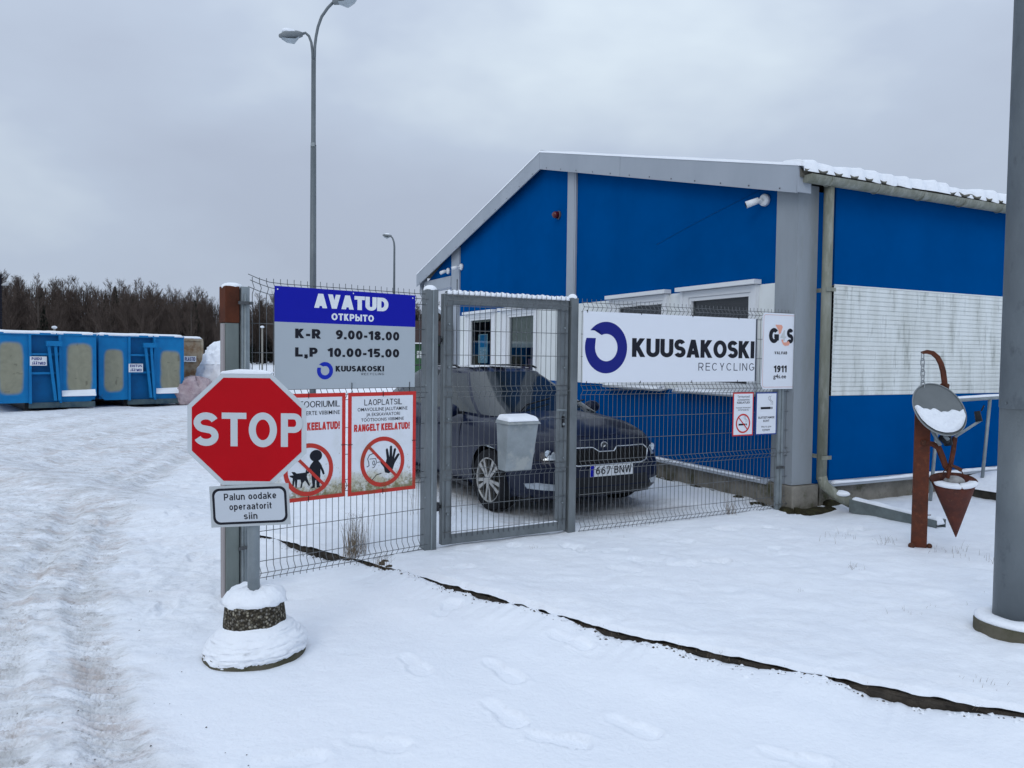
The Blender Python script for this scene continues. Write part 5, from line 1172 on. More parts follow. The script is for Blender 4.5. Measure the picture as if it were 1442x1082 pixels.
def superell(xc, a, wv, n, N=200):
    t = np.linspace(0, 2 * np.pi, 1600, endpoint=False); c, s_ = np.cos(t), np.sin(t)
    x = xc + a * np.sign(c) * np.abs(c) ** (2 / n); y = wv * np.sign(s_) * np.abs(s_) ** (2 / n)
    x = np.append(x, x[0]); y = np.append(y, y[0]); L_ = np.concatenate([[0], np.cumsum(np.hypot(np.diff(x), np.diff(y)))])
    u_ = np.linspace(0, L_[-1], N, endpoint=False); return np.interp(u_, L_, x), np.interp(u_, L_, y)
ZB = lambda x: np.interp(x, [0, .3, 1, 3.6, 4.3, 4.7], [.30, .22, .19, .19, .20, .24])
ZS = lambda x: np.interp(x, [0, .25, .9, 2.2, 3.3, 3.9, 4.3, 4.52, 4.7], [.98, 1.0, .985, .955, .935, .885, .825, .775, .745])
vs_l = np.concatenate([np.linspace(0, .9, 22), [.94, .97, .99, 1.0]])
Nn = 240
body_pts = []
def bodyring(v):
    F_ = np.interp(v, [0, .12, .35, .6, .85, .95, 1], [4.56, 4.64, 4.66, 4.635, 4.56, 4.50, 4.42]); Rr_ = np.interp(v, [0, .2, .5, .8, 1], [.06, .0, .02, .07, .20])
    W_ = np.interp(v, [0, .1, .3, .5, .7, .78, .86, .95, 1], [.83, .875, .90, .905, .90, .893, .878, .85, .80])
    return F_, Rr_, W_
for v in vs_l:
    F_, Rr_, W_ = bodyring(v); x, y = superell((F_ + Rr_) / 2, (F_ - Rr_) / 2, W_, 5.2, Nn)
    z = ZB(x) + v * (ZS(x) - ZB(x)); body_pts.append(np.stack([x, y, z], -1))
BP = np.array(body_pts); nvv = len(vs_l)
wheels = [(.885, .33), (3.735, .33)]; AR = .352
for (wx, wz) in wheels:                                 # snap vertices that fall inside an arch out to its edge
    d = BP[:, :, [0, 2]] - np.array([wx, wz]); rr_ = np.linalg.norm(d, axis=-1)
inside = np.zeros(BP.shape[:2], bool)
for (wx, wz) in wheels: inside |= (np.hypot(BP[:, :, 0] - wx, BP[:, :, 2] - wz) < AR) & (np.abs(BP[:, :, 1]) > .5)
F = []
for j in range(nvv - 1):
    for k in range(Nn):
        q = [(j, k), (j, (k + 1) % Nn), (j + 1, (k + 1) % Nn), (j + 1, k)]
        if all(inside[a] for a in q): continue
        F.append([a * Nn + c for a, c in q])
P2 = BP.copy()
used_ = np.zeros(nvv * Nn, bool)
for f_ in F: used_[f_] = True
for idx in np.argwhere(inside & used_.reshape(nvv, Nn)):
    p = P2[tuple(idx)]
    for (wx, wz) in wheels:
        dx, dz_ = p[0] - wx, p[2] - wz; r = math.hypot(dx, dz_)
        if r < AR and r > 1e-4: P2[tuple(idx)] = (wx + dx * AR / r, p[1], wz + dz_ * AR / r)
V = P2.reshape(-1, 3).tolist()
b = MB(); b.add(V, F, True)
# bonnet / deck surface with crown
top = BP[-1]; ordr = np.argsort(-top[:, 0]); 
half = [k for k in range(Nn) if top[k, 1] >= 0]; half.sort(key=lambda k: -top[k, 0])
xs_ = sorted(set([float(top[k, 0]) for k in half]), reverse=True)
def topw(x): 
    F_, Rr_, W_ = bodyring(1.0); xc, a = (F_ + Rr_) / 2, (F_ - Rr_) / 2; return W_ * max(0, 1 - abs((x - xc) / a) ** 5.2) ** (1 / 5.2)
def crown(x, yn):                                       # height of the bonnet above the shoulder
    c = lerpt(x, [.1, .8, 3.2, 3.9, 4.3, 4.42], [.02, .03, .06, .065, .04, .0]); cr_ = .010 * math.exp(-((abs(yn) - .55) / .08) ** 2) * (1 if x > 3.2 else 0)
    return c * (1 - abs(yn) ** 2.6) + cr_
V = []; xs2 = [4.42 - .0001, 4.415, 4.40, 4.37, 4.33] + list(np.linspace(4.27, .3, 46)) + [.25, .22, .205, .2002]; M_ = 24
for x in xs2:
    wv = topw(x)
    for m_ in range(M_ + 1): yn = -1 + 2 * m_ / M_; V.append((x, yn * wv, float(ZS(x)) + crown(x, yn)))
F = [(i * (M_ + 1) + j, i * (M_ + 1) + j + 1, (i + 1) * (M_ + 1) + j + 1, (i + 1) * (M_ + 1) + j) for i in range(len(xs2) - 1) for j in range(M_)]
b.add(V, F, True)
body = b.build('body', CARM, car)
# underside and wheel housings
b = MB(); b.box(.25, 4.35, -.74, .74, .19, .5); b.build('underbody', BLK, car)
# greenhouse: rings from the shoulder up to the roof
gh = []; gv = np.concatenate([[-.06, 0], np.linspace(.1, .9, 9), [.95, .985, 1.0]])
NG = 160
for v in gv:
    F_ = 3.52 - 1.10 * max(v, 0) ** .93; R_ = .30 + .78 * max(v, 0) ** 1.35; W_ = .80 - .02 * v - .215 * max(v, 0) ** 1.25
    if v > .95: F_ -= (v - .95) * 2.4; R_ += (v - .95) * 2.4; W_ -= (v - .95) * 1.3
    x, y = superell((F_ + R_) / 2, (F_ - R_) / 2, W_, 8.5 - 2.0 * max(v, 0), NG)
    y = y * np.interp(x, [.2, 1.0, 2.2, 3.5], [.90, .98, 1.0, .985])
    z0_ = np.array([float(ZS(xx)) + .03 for xx in x]); zr_ = 1.435 - .03 * ((x - 1.9) / 1.1) ** 2
    z = z0_ + max(v, 0) * (zr_ - z0_) + (v if v < 0 else 0); 
    if v == 1.0: z = z + .004
    gh.append(np.stack([x, y, z], -1))
gh = np.array(gh); ng = len(gv)
MIDR = gh[6]
sets = {'paint': [], 'windscreen': [], 'side_window': [], 'rear_window': [], 'pillar': []}
for j in range(ng - 1):
    for k in range(NG):
        k2 = (k + 1) % NG; q = [(j, k), (j, k2), (j + 1, k2), (j + 1, k)]; c = gh[j, k] * .25 + gh[j, k2] * .25 + gh[j + 1, k] * .25 + gh[j + 1, k2] * .25
        nx = MIDR[k2, 1] - MIDR[k, 1]; ny = -(MIDR[k2, 0] - MIDR[k, 0]); ln = math.hypot(nx, ny) + 1e-9; fx, fy = nx / ln, ny / ln
        v = (gv[j] + gv[j + 1]) / 2
        if v > .93 or v < .03: s_ = 'paint'
        elif fx > .62: s_ = 'windscreen'
        elif fx < -.7: s_ = 'rear_window'
        elif abs(fy) > .90:
            s_ = 'side_window'
            if v > .88: s_ = 'paint'
            if abs(c[0] - (1.95 - .10 * v)) < .035: s_ = 'pillar'
            if c[0] < .98 + .10 * v and c[0] > .90 + .10 * v: s_ = 'paint'
        else: s_ = 'paint'
        sets[s_].append([a * NG + cc for a, cc in q])
V = gh.reshape(-1, 3)
def subset(fs):
    used = sorted({i for f_ in fs for i in f_}); mp_ = {u_: i for i, u_ in enumerate(used)}; return [V[u_] for u_ in used], [[mp_[i] for i in f_] for f_ in fs]
for nm, key, m in (('pillars', 'paint', CARM), ('windscreen', 'windscreen', CARG), ('rear_window', 'rear_window', CARG), ('door_pillar', 'pillar', BLK)):
    v_, f_ = subset(sets[key])
    if f_: MB().add(v_, f_, True).build(nm, m, car)
for sgn in (1, -1):
    v_, f_ = subset([f_ for f_ in sets['side_window'] if V[f_[0]][1] * sgn > 0]); MB().add(v_, f_, True).build('side_windows', CARG, car)
# roof skin
rt = gh[-1]; x_a, x_b = rt[:, 0].max(), rt[:, 0].min(); Vr = []; nn = 22
def halfw(x):
    m1 = rt[rt[:, 1] >= 0]; o_ = np.argsort(m1[:, 0]); return float(np.interp(x, m1[o_, 0], m1[o_, 1]))
xr = np.linspace(x_a - .001, x_b + .001, 30)
for x in xr:
    wv = halfw(x) if (x < x_a - .004 and x > x_b + .004) else halfw(x) ; zz = 1.435 - .03 * ((x - 1.9) / 1.1) ** 2 + .004
    for i in range(nn + 1): yn = -1 + 2 * i / nn; Vr.append((x, yn * wv, zz + .022 * (1 - yn * yn) * min(1, (x_a - x) * 6 + .02, (x - x_b) * 6 + .02)))
MB().add(Vr, [(i * (nn + 1) + j, i * (nn + 1) + j + 1, (i + 1) * (nn + 1) + j + 1, (i + 1) * (nn + 1) + j) for i in range(29) for j in range(nn)], True).build('roof', CARM, car)
for sgn in (1, -1):
    b = MB(); b.tube([(x, sgn * (.545 if .95 < x < 2.45 else .535), 1.455 - .03 * ((x - 1.9) / 1.1) ** 2 + (.022 if .8 < x < 2.3 else 0)) for x in (.75, .85, 1.2, 1.6, 2.0, 2.25, 2.35)], .013, 6); b.build('roof_rail', BLK, car)
# patchy thin snow left on roof and bonnet
def patch(name, x0, x1, y0, y1, zf, thr, n=44, sc=5.):
    V = []; F = []
    xx = np.linspace(x0, x1, n); yy = np.linspace(y0, y1, n)
    for x in xx:
        for y in yy: V.append((x, y, zf(x, y) + .006))
    for i in range(n - 1):
        for j in range(n - 1):
            q = float(fbm(np.array([xx[i] * 1.0 + x0 * 3]), np.array([yy[j] * 3.2]), 4, sc)[0])
            if q > thr: F.append((i * n + j, i * n + j + 1, (i + 1) * n + j + 1, (i + 1) * n + j))
    if F:
        b = MB(); b.add(V, F, True); o_ = b.build(name, SNOW_T, car); sm = o_.modifiers.new('s', 'SOLIDIFY'); sm.thickness = .008; sm.offset = 1
patch('roof_snow', 1.2, 2.33, -.50, .45, lambda x, y: 1.435 - .03 * ((x - 1.9) / 1.1) ** 2 + .004 + .022 * (1 - (y / .54) ** 2) + .006, .0)
# wheels
def wheel(x, y, sgn, steer=0):
    r, wd = .318, .205
    o_ = MB()
    n = 48; prof_ = [(-.5, .232), (-.47, .262), (-.5, .29), (-.42, .312), (-.30, .318), (.30, .318), (.42, .312), (.5, .29), (.47, .262), (.5, .232)]
    V = [(rr_ * math.cos(2 * math.pi * k / n), a * wd, rr_ * math.sin(2 * math.pi * k / n)) for a, rr_ in prof_ for k in range(n)]
    F = [(i * n + k, i * n + (k + 1) % n, (i + 1) * n + (k + 1) % n, (i + 1) * n + k) for i in range(len(prof_) - 1) for k in range(n)]
    o_.add(V, F, True); tyre = o_.build('wheel', RUB, car, loc=(x, y, r), rot=(0, 0, steer))
    b = MB(); ys = sgn * wd * .47
    V = [(rr_ * math.cos(2 * math.pi * k / n), yy, rr_ * math.sin(2 * math.pi * k / n)) for rr_, yy in ((.234, ys), (.222, ys + sgn * .004), (.214, ys - sgn * .01), (.205, -ys)) for k in range(n)]
    F = [(i * n + k, i * n + (k + 1) % n, (i + 1) * n + (k + 1) % n, (i + 1) * n + k) for i in range(3) for k in range(n)]
    b.add(V, F, True)
    for k in range(10):
        t = 2 * math.pi * (k + .18 * (1 if k % 2 else -1)) / 10; c, s_ = math.cos(t), math.sin(t); V = []
        for rr_, hw, dp in ((.035, .016, .004), (.12, .015, .0), (.218, .022, .0)):
            for a in (-1, 1):
                for dd in (0, -.022): V.append((rr_ * c - a * hw * s_, ys + sgn * (dp + dd), rr_ * s_ + a * hw * c))
        b.add(V, [(0, 2, 6, 4), (4, 6, 10, 8), (0, 4, 5, 1), (4, 8, 9, 5), (2, 3, 7, 6), (6, 7, 11, 10), (1, 5, 7, 3), (5, 9, 11, 7)])
    b.tube([(0, ys - sgn * .02, 0), (0, ys + sgn * .008, 0)], [.052, .036], 16)
    b.build('rim', ALLOY, tyre)
    MB().tube([(0, ys - sgn * .075, 0), (0, ys - sgn * .055, 0)], .16, 24).build('brake_disc', mat('brake', (.07, .068, .065), .5, .6), tyre)
    b = MB(); q = []
    m_ = 24; V = []
    for yy in (sgn * .10, -sgn * .30):
        for k in range(m_ + 1): t = math.pi * (-.12 + 1.24 * k / m_); V.append((x + (AR + .004) * math.cos(t), y + yy - sgn * .005, .33 + (AR + .004) * math.sin(t)))
    b.add(V, [(k, k + 1, m_ + 2 + k, m_ + 1 + k) for k in range(m_)], True); b.build('wheel_arch_liner', BLK, car)
for x in (.885, 3.735):
    for sgn in (1, -1): wheel(x, sgn * .785, sgn, R(4) if x > 2 else 0)
# front details on the nose surface
def nose(y, z):
    zs = .24 + 0; v = (z - .225) / (.765 - .225); v = min(max(v, 0), 1); F_, Rr_, W_ = bodyring(v); xc, a = (F_ + Rr_) / 2, (F_ - Rr_) / 2
    return xc + a * max(0, 1 - (abs(y) / W_) ** 5.2) ** (1 / 5.2)
def face_poly(name, pts, m, out, n=None, parent=None, thick=.008):
    """outline in (y,z) laid on the nose; filled by a fan of strips"""
    ys = sorted(set([p[0] for p in pts])); lo, hi = min(ys), max(ys); K_ = 26; V = []; F = []
    def crossing(y):
        zs = []
        for i in range(len(pts)):
            (ya, za), (yb_, zb_) = pts[i], pts[(i + 1) % len(pts)]
            if (ya - y) * (yb_ - y) <= 0 and abs(ya - yb_) > 1e-9: zs.append(za + (zb_ - za) * (y - ya) / (yb_ - ya))
        return (min(zs), max(zs)) if zs else (0, 0)
    R_ = 6
    for i in range(K_ + 1):
        y = lo + (hi - lo) * (i + (.02 if i == 0 else -.02 if i == K_ else 0)) / K_; a, c = crossing(y)
        for j in range(R_ + 1): z = a + (c - a) * j / R_; V.append((nose(y, z) + out, y, z))
    F = [(i * (R_ + 1) + j, (i + 1) * (R_ + 1) + j, (i + 1) * (R_ + 1) + j + 1, i * (R_ + 1) + j + 1) for i in range(K_) for j in range(R_)]
    return MB().add(V, F, True).build(name, m, parent or car)
def edge_line(name, pts, r, m, out, closed=True, parent=None):
    P_ = []
    q = pts + ([pts[0]] if closed else [])
    for i in range(len(q) - 1):
        for t in np.linspace(0, 1, 8, endpoint=False): y = q[i][0] + (q[i + 1][0] - q[i][0]) * t; z = q[i][1] + (q[i + 1][1] - q[i][1]) * t; P_.append((nose(y, z) + out, y, z))
    P_.append((nose(*q[-1]) + out, *q[-1])); return MB().tube(P_, r, 6, not closed).build(name, m, parent or car)
GRL = [(-.50, .705), (-.15, .705), (-.09, .665), (.09, .665), (.15, .705), (.50, .705), (.545, .66), (.47, .565), (.38, .545), (-.38, .545), (-.47, .565), (-.545, .66)]
g = face_poly('grille', GRL, mat('grille_black', (.008, .008, .009), .5), .004); edge_line('chrome_frame', GRL, .0085, CHR, .010, parent=g)
b = MB()
for i in range(31):
    y = -.48 + .032 * i
    if abs(y) < .085: continue
    b.tube([(nose(y, .57) + .009, y, .565), (nose(y, .69) + .009, y, .695)], .005, 4)
b.build('grille_bars', mat('grille_bar', (.018, .018, .02), .4), g)['kind'] = 'stuff'
b = MB(); V = []; b.tube([(nose(0, .715) + .004, 0, .715), (nose(0, .715) + .018, 0, .715)], .043, 24); o = b.build('badge', CHR, car); MB().tube([(nose(0, .715) + .018, 0, .715), (nose(0, .715) + .020, 0, .715)], .033, 24).build('badge_field', mat('badge_dark', (.05, .055, .06), .3, .5), o)
b = MB(); b.tube([(nose(0, .715) + .021, -.02, .700), (nose(0, .715) + .021, .0, .715), (nose(0, .715) + .021, .022, .728)], [.004, .009, .003], 6); b.build('badge_emblem', CHR, o)
for sgn in (1, -1):
    HL = [(sgn * .565, .708), (sgn * .82, .735), (sgn * .872, .72), (sgn * .865, .645), (sgn * .74, .595), (sgn * .58, .600)]
    h_ = face_poly('headlight', HL, LAMP, .005); edge_line('lamp_edge', HL, .005, BLK, .006, parent=h_)
    b = MB()
    for yy in (.64, .73): b.tube([(nose(sgn * yy, .662) + .004, sgn * yy, .662), (nose(sgn * yy, .662) + .014, sgn * yy, .662)], .034, 16)
    b.build('lamp_lens', mat('lens_bright', (.55, .6, .65), .08, .8), h_)
    FL = [(sgn * .50, .37), (sgn * .74, .385), (sgn * .80, .36), (sgn * .78, .315), (sgn * .55, .315)]
    fl = face_poly('fog_light', FL, mat('fog_glass', (.50, .54, .58), .2, .5, c2=(.3, .33, .36), nscale=20), .006)
LI = [(-.60, .325), (.60, .325), (.52, .235), (-.52, .235)]; face_poly('lower_intake', LI, BLK, .004)
MI = [(-.47, .435), (.47, .435), (.50, .338), (-.50, .338)]; face_poly('middle_intake', MI, BLK, .003)
xq = nose(0, .46) + .014
np_ = MB().box(xq, xq + .006, -.26, .26, .435, .547).build('number_plate', mat('plate_white', (.62, .65, .68), .4), car)
tp = bpy.data.objects.new('plate_print', None); bpy.data.objects.remove(tp)
MB().box(xq + .006, xq + .0068, -.258, -.215, .437, .545).build('plate_band', SBLUE, np_)
def plate_text():
    o_ = stext('plate_lettering', '667 BNW', -.195, .245, .455, .528, INKB, np_, 0, wt=.15, gap=.12)
    for v_ in o_.data.vertices: x_, y_, z_ = v_.co; v_.co = (xq + .0072 - y_, x_, z_)
    return o_
plate_text()
# mirrors, handles, door lines
for sgn in (1, -1):
    m_ = MB(); m_.sphere((2.98, sgn * .965, .985), 1, 14, 8, (.085, .115, .075)); mo = m_.build('mirror', CARM, car)
    MB().box(2.98, 3.02, min(sgn * .80, sgn * .9), max(sgn * .80, sgn * .9), .945, .975).build('mirror_arm', BLK, mo)
    for x in (1.35, 2.38):
        MB().box(x, x + .20, min(sgn * .892, sgn * .918), max(sgn * .892, sgn * .918), .800, .825).build('door_handle', CARM, car, bevel=.006)
    for x in (1.05, 1.98, 3.08):
        b = MB(); b.tube([(x + .02 * math.sin(z * 3), sgn * (float(np.interp((z - .19) / .77, [0, .1, .3, .5, .7, .78, .86, .95, 1], [.83, .875, .90, .905, .90, .893, .878, .85, .80])) * (1 if 1 < x < 3.5 else .99) - .0005), z) for z in np.linspace(.26, .92, 12)], .0035, 4); b.build('door_gap', BLK, car)
    b = MB(); b.box(1.25, 3.30, min(sgn * .84, sgn * .885), max(sgn * .84, sgn * .885), .185, .225); b.build('sill_trim', BLK, car)
b = MB()
for s_ in (-.35, .25): b.tube([(3.47, s_, .985), (3.36, s_ + .15, 1.055), (3.22, s_ + .55, 1.115)] if s_ < 0 else [(3.47, s_, .985), (3.38, s_ + .1, 1.05), (3.26, s_ + .4, 1.09)], .009, 6)
b.build('wipers', BLK, car)
xt = .0
for sgn in (1, -1): MB().box(.03, .10, min(sgn * .52, sgn * .83), max(sgn * .52, sgn * .83), .78, .9).build('tail_light', mat('tail_red', (.3, .01, .01), .2), car)

# ------------------------------------------------------------------ skips / containers on the left
CBL = mat('container_blue', (.010, .20, .47), .55, c2=(.010, .15, .38), nscale=2, c3=(.05, .10, .16), n3=5, lo3=.60, hi3=.80)
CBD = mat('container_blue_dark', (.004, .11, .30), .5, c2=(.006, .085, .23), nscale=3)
WORN = mat('container_worn_patch', (.27, .275, .215), .7, c2=(.21, .21, .16), nscale=4, c3=(.12, .10, .07), n3=7, lo3=.56, hi3=.76)
WORN2 = mat('container_worn_edge', (.09, .20, .29), .6, c2=(.17, .24, .24), nscale=6)
CRS = mat('container_rusty_cream', (.36, .30, .22), .7, c2=(.22, .13, .07), nscale=3, nlo=.42, nhi=.62, c3=(.13, .055, .025), n3=4, lo3=.55, hi3=.7)
WORNM = CBL.copy(); WORNM.name = 'container_worn_skin'; _n = WORNM.node_tree; _pb = _n.nodes['Principled BSDF']; _src = _pb.inputs['Base Color'].links[0].from_socket
for _a, _c in (('wear', WORN), ('scratch', None)):
    _at = _n.nodes.new('ShaderNodeAttribute'); _at.attribute_name = _a; _mx = _n.nodes.new('ShaderNodeMix'); _mx.data_type = 'RGBA'
    _n.links.new(_at.outputs['Fac'], _mx.inputs['Factor']); _n.links.new(_src, _mx.inputs['A']); _src = _mx.outputs['Result']
    if _c:
        _w = _n.nodes.new('ShaderNodeTexNoise'); _w.inputs['Scale'].default_value = 6; _w.inputs['Detail'].default_value = 6; _r2 = _n.nodes.new('ShaderNodeMix'); _r2.data_type = 'RGBA'
        _r2.inputs['A'].default_value = (.34, .335, .25, 1); _r2.inputs['B'].default_value = (.20, .20, .15, 1); _n.links.new(_w.outputs['Fac'], _r2.inputs['Factor']); _n.links.new(_r2.outputs['Result'], _mx.inputs['B'])
    else: _mx.inputs['B'].default_value = (.085, .075, .055, 1)
_n.links.new(_src, _pb.inputs['Base Color'])
def container(loc, rz, wd, label, words, labx, worn_top, m=CBL, grp=True, rustc=False):
    t = thing('waste_container', loc, rz, label, 'container', 'roll-off containers beside the road')
    h0, h1, dpt = .24, 2.12, 5.2; hw = wd / 2
    b = MB(); b.box(-hw + .03, hw - .03, .06, dpt, h0, h1 - .02); b.build('box', m, t)
    if rustc:
        MB().box(-hw, hw, .0, .058, .2, h1 - .1).build('end_panel', m, t)
        b = MB(); b.box(-hw - .02, hw + .02, -.03, .05, h1 - .1, h1 - .02); b.box(hw - .05, hw + .03, -.035, 0, .15, h1 - .1); b.build('frame', mat('container_cream', (.42, .38, .30), .6, c2=(.25, .17, .1), nscale=6), t)
        for i in range(4): b = MB(); b.box(hw + .0, hw + .05, .4 + i * 1.2, .5 + i * 1.2, .2, h1 - .1); b.build('side_rib', m, t)
    else:
        # front wall panels either side of the hook frame
        for sgn, x0, x1 in ((-1, -hw, -.42), (1, .36, hw)):
            b = MB(); b.hexa([(x0 + (.12 if sgn < 0 else 0), 0, .22), (x1 - (.12 if sgn > 0 else 0), 0, .22), (x1, .06, .36), (x0, .06, .36), (x0, 0, .36), (x1, 0, .36), (x1, .06, h1 - .06), (x0, .06, h1 - .06)]) if False else b.box(x0, x1, 0, .058, .36, h1 - .06)
            b.prism([(x0 + (.16 if sgn < 0 else 0), .20), (x1 - (.16 if sgn > 0 else 0), .20), (x1, .36), (x0, .36)], 0, .05)
            pn = b.build('front_panel', m, t)
            xa, xb_ = x0 + .16, x1 - .14; hh_ = worn_top - .06
            gx_, gz_ = np.linspace(x0 + .004, x1 - .004, 34), np.linspace(.37, h1 - .07, 60); XX, ZZ = np.meshgrid(gx_, gz_, indexing='ij')
            cxm, hxm, czm, hzm = (xa + xb_) / 2, (xb_ - xa) / 2, (.46 + hh_) / 2, (hh_ - .46) / 2
            qd = (np.abs((XX - cxm) / hxm) ** 4 + np.abs((ZZ - czm) / hzm) ** 7) + .42 * fbm(XX + x0 * 5 + loc[0], ZZ, 3, 3.0)
            wear = sst(1.9, .55, qd)
            scr = (fbm(XX * 3 + loc[0] * 3, ZZ * .9, 3, 3.) > .50) * wear * .5 + (fbm(XX * 1.2 + loc[0], ZZ * 5., 2, 4.) > .58) * wear * .4
            V = [(float(XX[i, j]), -.003 - .006 * float(vnoise(np.array([XX[i, j] * 3.]), np.array([ZZ[i, j] * 2.]))[0]), float(ZZ[i, j])) for i in range(34) for j in range(60)]
            wo_ = MB().add(V, [(i * 60 + j, (i + 1) * 60 + j, (i + 1) * 60 + j + 1, i * 60 + j + 1) for i in range(33) for j in range(59)], True).build('worn_skin', WORNM, pn)
            for nm_, ar in (('wear', wear), ('scratch', np.clip(scr, 0, 1))): at_ = wo_.data.attributes.new(nm_, 'FLOAT', 'POINT'); at_.data.foreach_set('value', ar.astype(np.float32).ravel())
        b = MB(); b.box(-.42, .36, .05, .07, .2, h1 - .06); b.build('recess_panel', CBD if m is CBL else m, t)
        for x in (-.42, .30): MB().box(x, x + .06, -.08, .05, .18, h1 - .06).build('frame_upright', m, t)
        for z in (.98, 1.50): MB().box(-.36, .30, -.06, .05, z, z + .06).build('frame_rung', m, t)
        b = MB(); b.box(-.02, .36, -.20, -.08, h1 - .36, h1 - .22); b.build('hook_bar', m, t)
        for x0_, x1_ in ((.04, .20), (.20, .30)): b = MB(); b.hexa([(x1_ - .035, -.13, .25), (x1_ + .035, -.13, .25), (x1_ + .035, -.06, .25), (x1_ - .035, -.06, .25), (x0_ - .035, -.17, h1 - .36), (x0_ + .035, -.17, h1 - .36), (x0_ + .035, -.10, h1 - .36), (x0_ - .035, -.10, h1 - .36)]); b.build('hook_strut', m, t)
        MB().box(-hw, hw, -.03, .06, h1 - .062, h1).build('top_rail', m, t)
        b = MB(); b.box(-.42, hw - .05, -.05, .1, .05, .2); b.build('base_beam', mat('container_base_grey', (.09, .13, .14), .7, c2=(.03, .06, .09), nscale=5), t)
        b = MB(); b.hexa([(.36, -.10, .36), (hw - .03, -.10, .36), (hw - .03, .0, .36), (.36, .0, .36), (.36, -.03, .44), (hw - .03, -.03, .50), (hw - .03, .0, .56), (.36, .0, .54)]); b.build('ledge_snow', SNOW, t, bevel=.01)
    for sgn in (-1, 1): MB().box(sgn * .45 - .06, sgn * .45 + .06, .1, dpt, .0, .24).build('skid', BLK, t)
    snow_strip('snow', (-hw + .02, .12, h1 - .03), (hw - .02, .12, h1 - .03), .30, .085, t, 40, .5)
    b = MB(); b.box(-hw + .1, hw - .1, .25, dpt - .1, h1 - .02, h1 + .06); b.build('load_snow', SNOW, t, bevel=.03)
    lx, lz = labx; lw = .40; lh = .25 if len(words) > 1 else .20
    yy = -.085 if not rustc else -.036
    lbp = MB().box(lx, lx + lw, yy - .004, yy, lz, lz + lh).build('label_plate', TXTW, t)
    for i, wd_ in enumerate(words):
        q = lh / (len(words) + .0)
        stext('lettering', wd_, lx + .04, lx + lw - (.12 if len(wd_) < 6 and len(words) > 1 else .03), lz + lh - q * (i + 1) + q * .2, lz + lh - q * i - q * .18, NAVY, lbp, yy - .006, wt=.22, gap=.12)
    return t
cdx, cdy = 10.372 - 12.129, 0
ang = math.atan2(23.824 - 22.466, -10.372 + 12.129)
def cpos(x0, y0, x1, y1): return ((x0 + x1) / 2, (y0 + y1) / 2, -.05), math.atan2(y1 - y0, x1 - x0), math.hypot(x1 - x0, y1 - y0)
l_, r_, w_ = cpos(-13.80, 20.45, -11.95, 22.05)
container(l_, r_, 2.50, 'nearer blue waste container at the left edge with large worn patches and a two-line label', ['PUIDU', 'JÄÄTMED'], (-.40, 1.22), 1.88)
l_, r_, w_ = cpos(-12.05, 22.40, -10.25, 24.02)
container(l_, r_, 2.42, 'farther blue waste container between its twin and the rusty cream one', ['EHITUS', 'JÄÄTMED'], (-.42, 1.02), 1.72)
l_, r_, w_ = cpos(-10.60, 25.4, -9.75, 25.55)
container((-11.72, 25.9, -.05), R(28), 2.4, 'rusty cream waste container labelled PLASTID, right of the blue containers', ['PLASTID'], (.60, 1.30), 1.8, CRS, True, True)

# bags and snow heap right of the containers
def lump(name, c, sc, m, seed, label, cat, group=None, n=26, mm=16, amp=.16, fr=2.2, parent=None):
    r_ = random.Random(seed); ph = [r_.uniform(0, 6) for _ in range(12)]; V = []; F = []
    for j in range(mm + 1):
        p = math.pi * j / mm
        for k in range(n):
            t = 2 * math.pi * k / n; q = 1 + amp * (math.sin(fr * t * 1.0 // 1 * 0 + 2 * t + ph[0]) * math.sin(p * 2 + ph[1]) + .6 * math.sin(3 * t + ph[2] + p * 3) + .5 * math.sin(5 * t + ph[3] + 2 * p) + .35 * math.sin(9 * t + 7 * p + ph[4]) + .25 * r_.uniform(-1, 1)) * math.sin(p)
            V.append((sc[0] * q * math.sin(p) * math.cos(t), sc[1] * q * math.sin(p) * math.sin(t), sc[2] * (1 - math.cos(p) * (1 + .0 * q)) * .5 * (1 + .3 * amp * math.sin(3 * t + ph[5]))))
    for j in range(mm):
        for k in range(n): F.append((j * n + k, j * n + (k + 1) % n, (j + 1) * n + (k + 1) % n, (j + 1) * n + k))
    o = MB().add(V, F, True).build(name, m, parent, loc=c)
    if label: tag(o, label, cat, group)
    return o
PLA = mat('pinkish_film', (.50, .42, .44), .35, c2=(.33, .24, .27), nscale=3, bump=1., bscale=5, bdist=.12)
WBAG = mat('white_big_bag', (.80, .81, .84), .55, c2=(.70, .71, .75), nscale=2, bump=.6, bscale=3.5, bdist=.08)
def crumple(name, c, prf, sx, sy, m, label, cat, seed, amp, n=72, mm=44):
    pr = np.array(prf); tt = np.linspace(0, 1, mm); L_ = np.concatenate([[0], np.cumsum(np.hypot(*np.diff(pr, axis=0).T))]); L_ /= L_[-1]
    rr_, zz = np.interp(tt, L_, pr[:, 0]), np.interp(tt, L_, pr[:, 1]); V = []
    th = np.linspace(0, 2 * np.pi, n, endpoint=False); TH, ZZ = np.meshgrid(th, zz, indexing='xy'); RR = np.repeat(rr_[:, None], n, 1)
    fold = .5 - np.abs(fbm(np.cos(TH) * 2 + seed, np.sin(TH) * 2 + ZZ * 1.3, 3, 1.5)) + .6 * (.5 - np.abs(fbm(np.cos(TH) * 2 + seed * 3, np.sin(TH) * 2 - ZZ * 2.4, 3, 2.6)))
    Q = 1 + amp * (fold - .35) * np.clip(RR / (pr[:, 0].max() * .5), 0, 1)
    V = np.stack([RR * Q * np.cos(TH) * sx, RR * Q * np.sin(TH) * sy, ZZ + amp * .5 * fold * (ZZ > .15)], -1).reshape(-1, 3).tolist()
    F = [(j * n + k, j * n + (k + 1) % n, (j + 1) * n + (k + 1) % n, (j + 1) * n + k) for j in range(mm - 1) for k in range(n)]
    o = MB().add(V, F, True).build(name, m, None, loc=c); tag(o, label, cat); return o
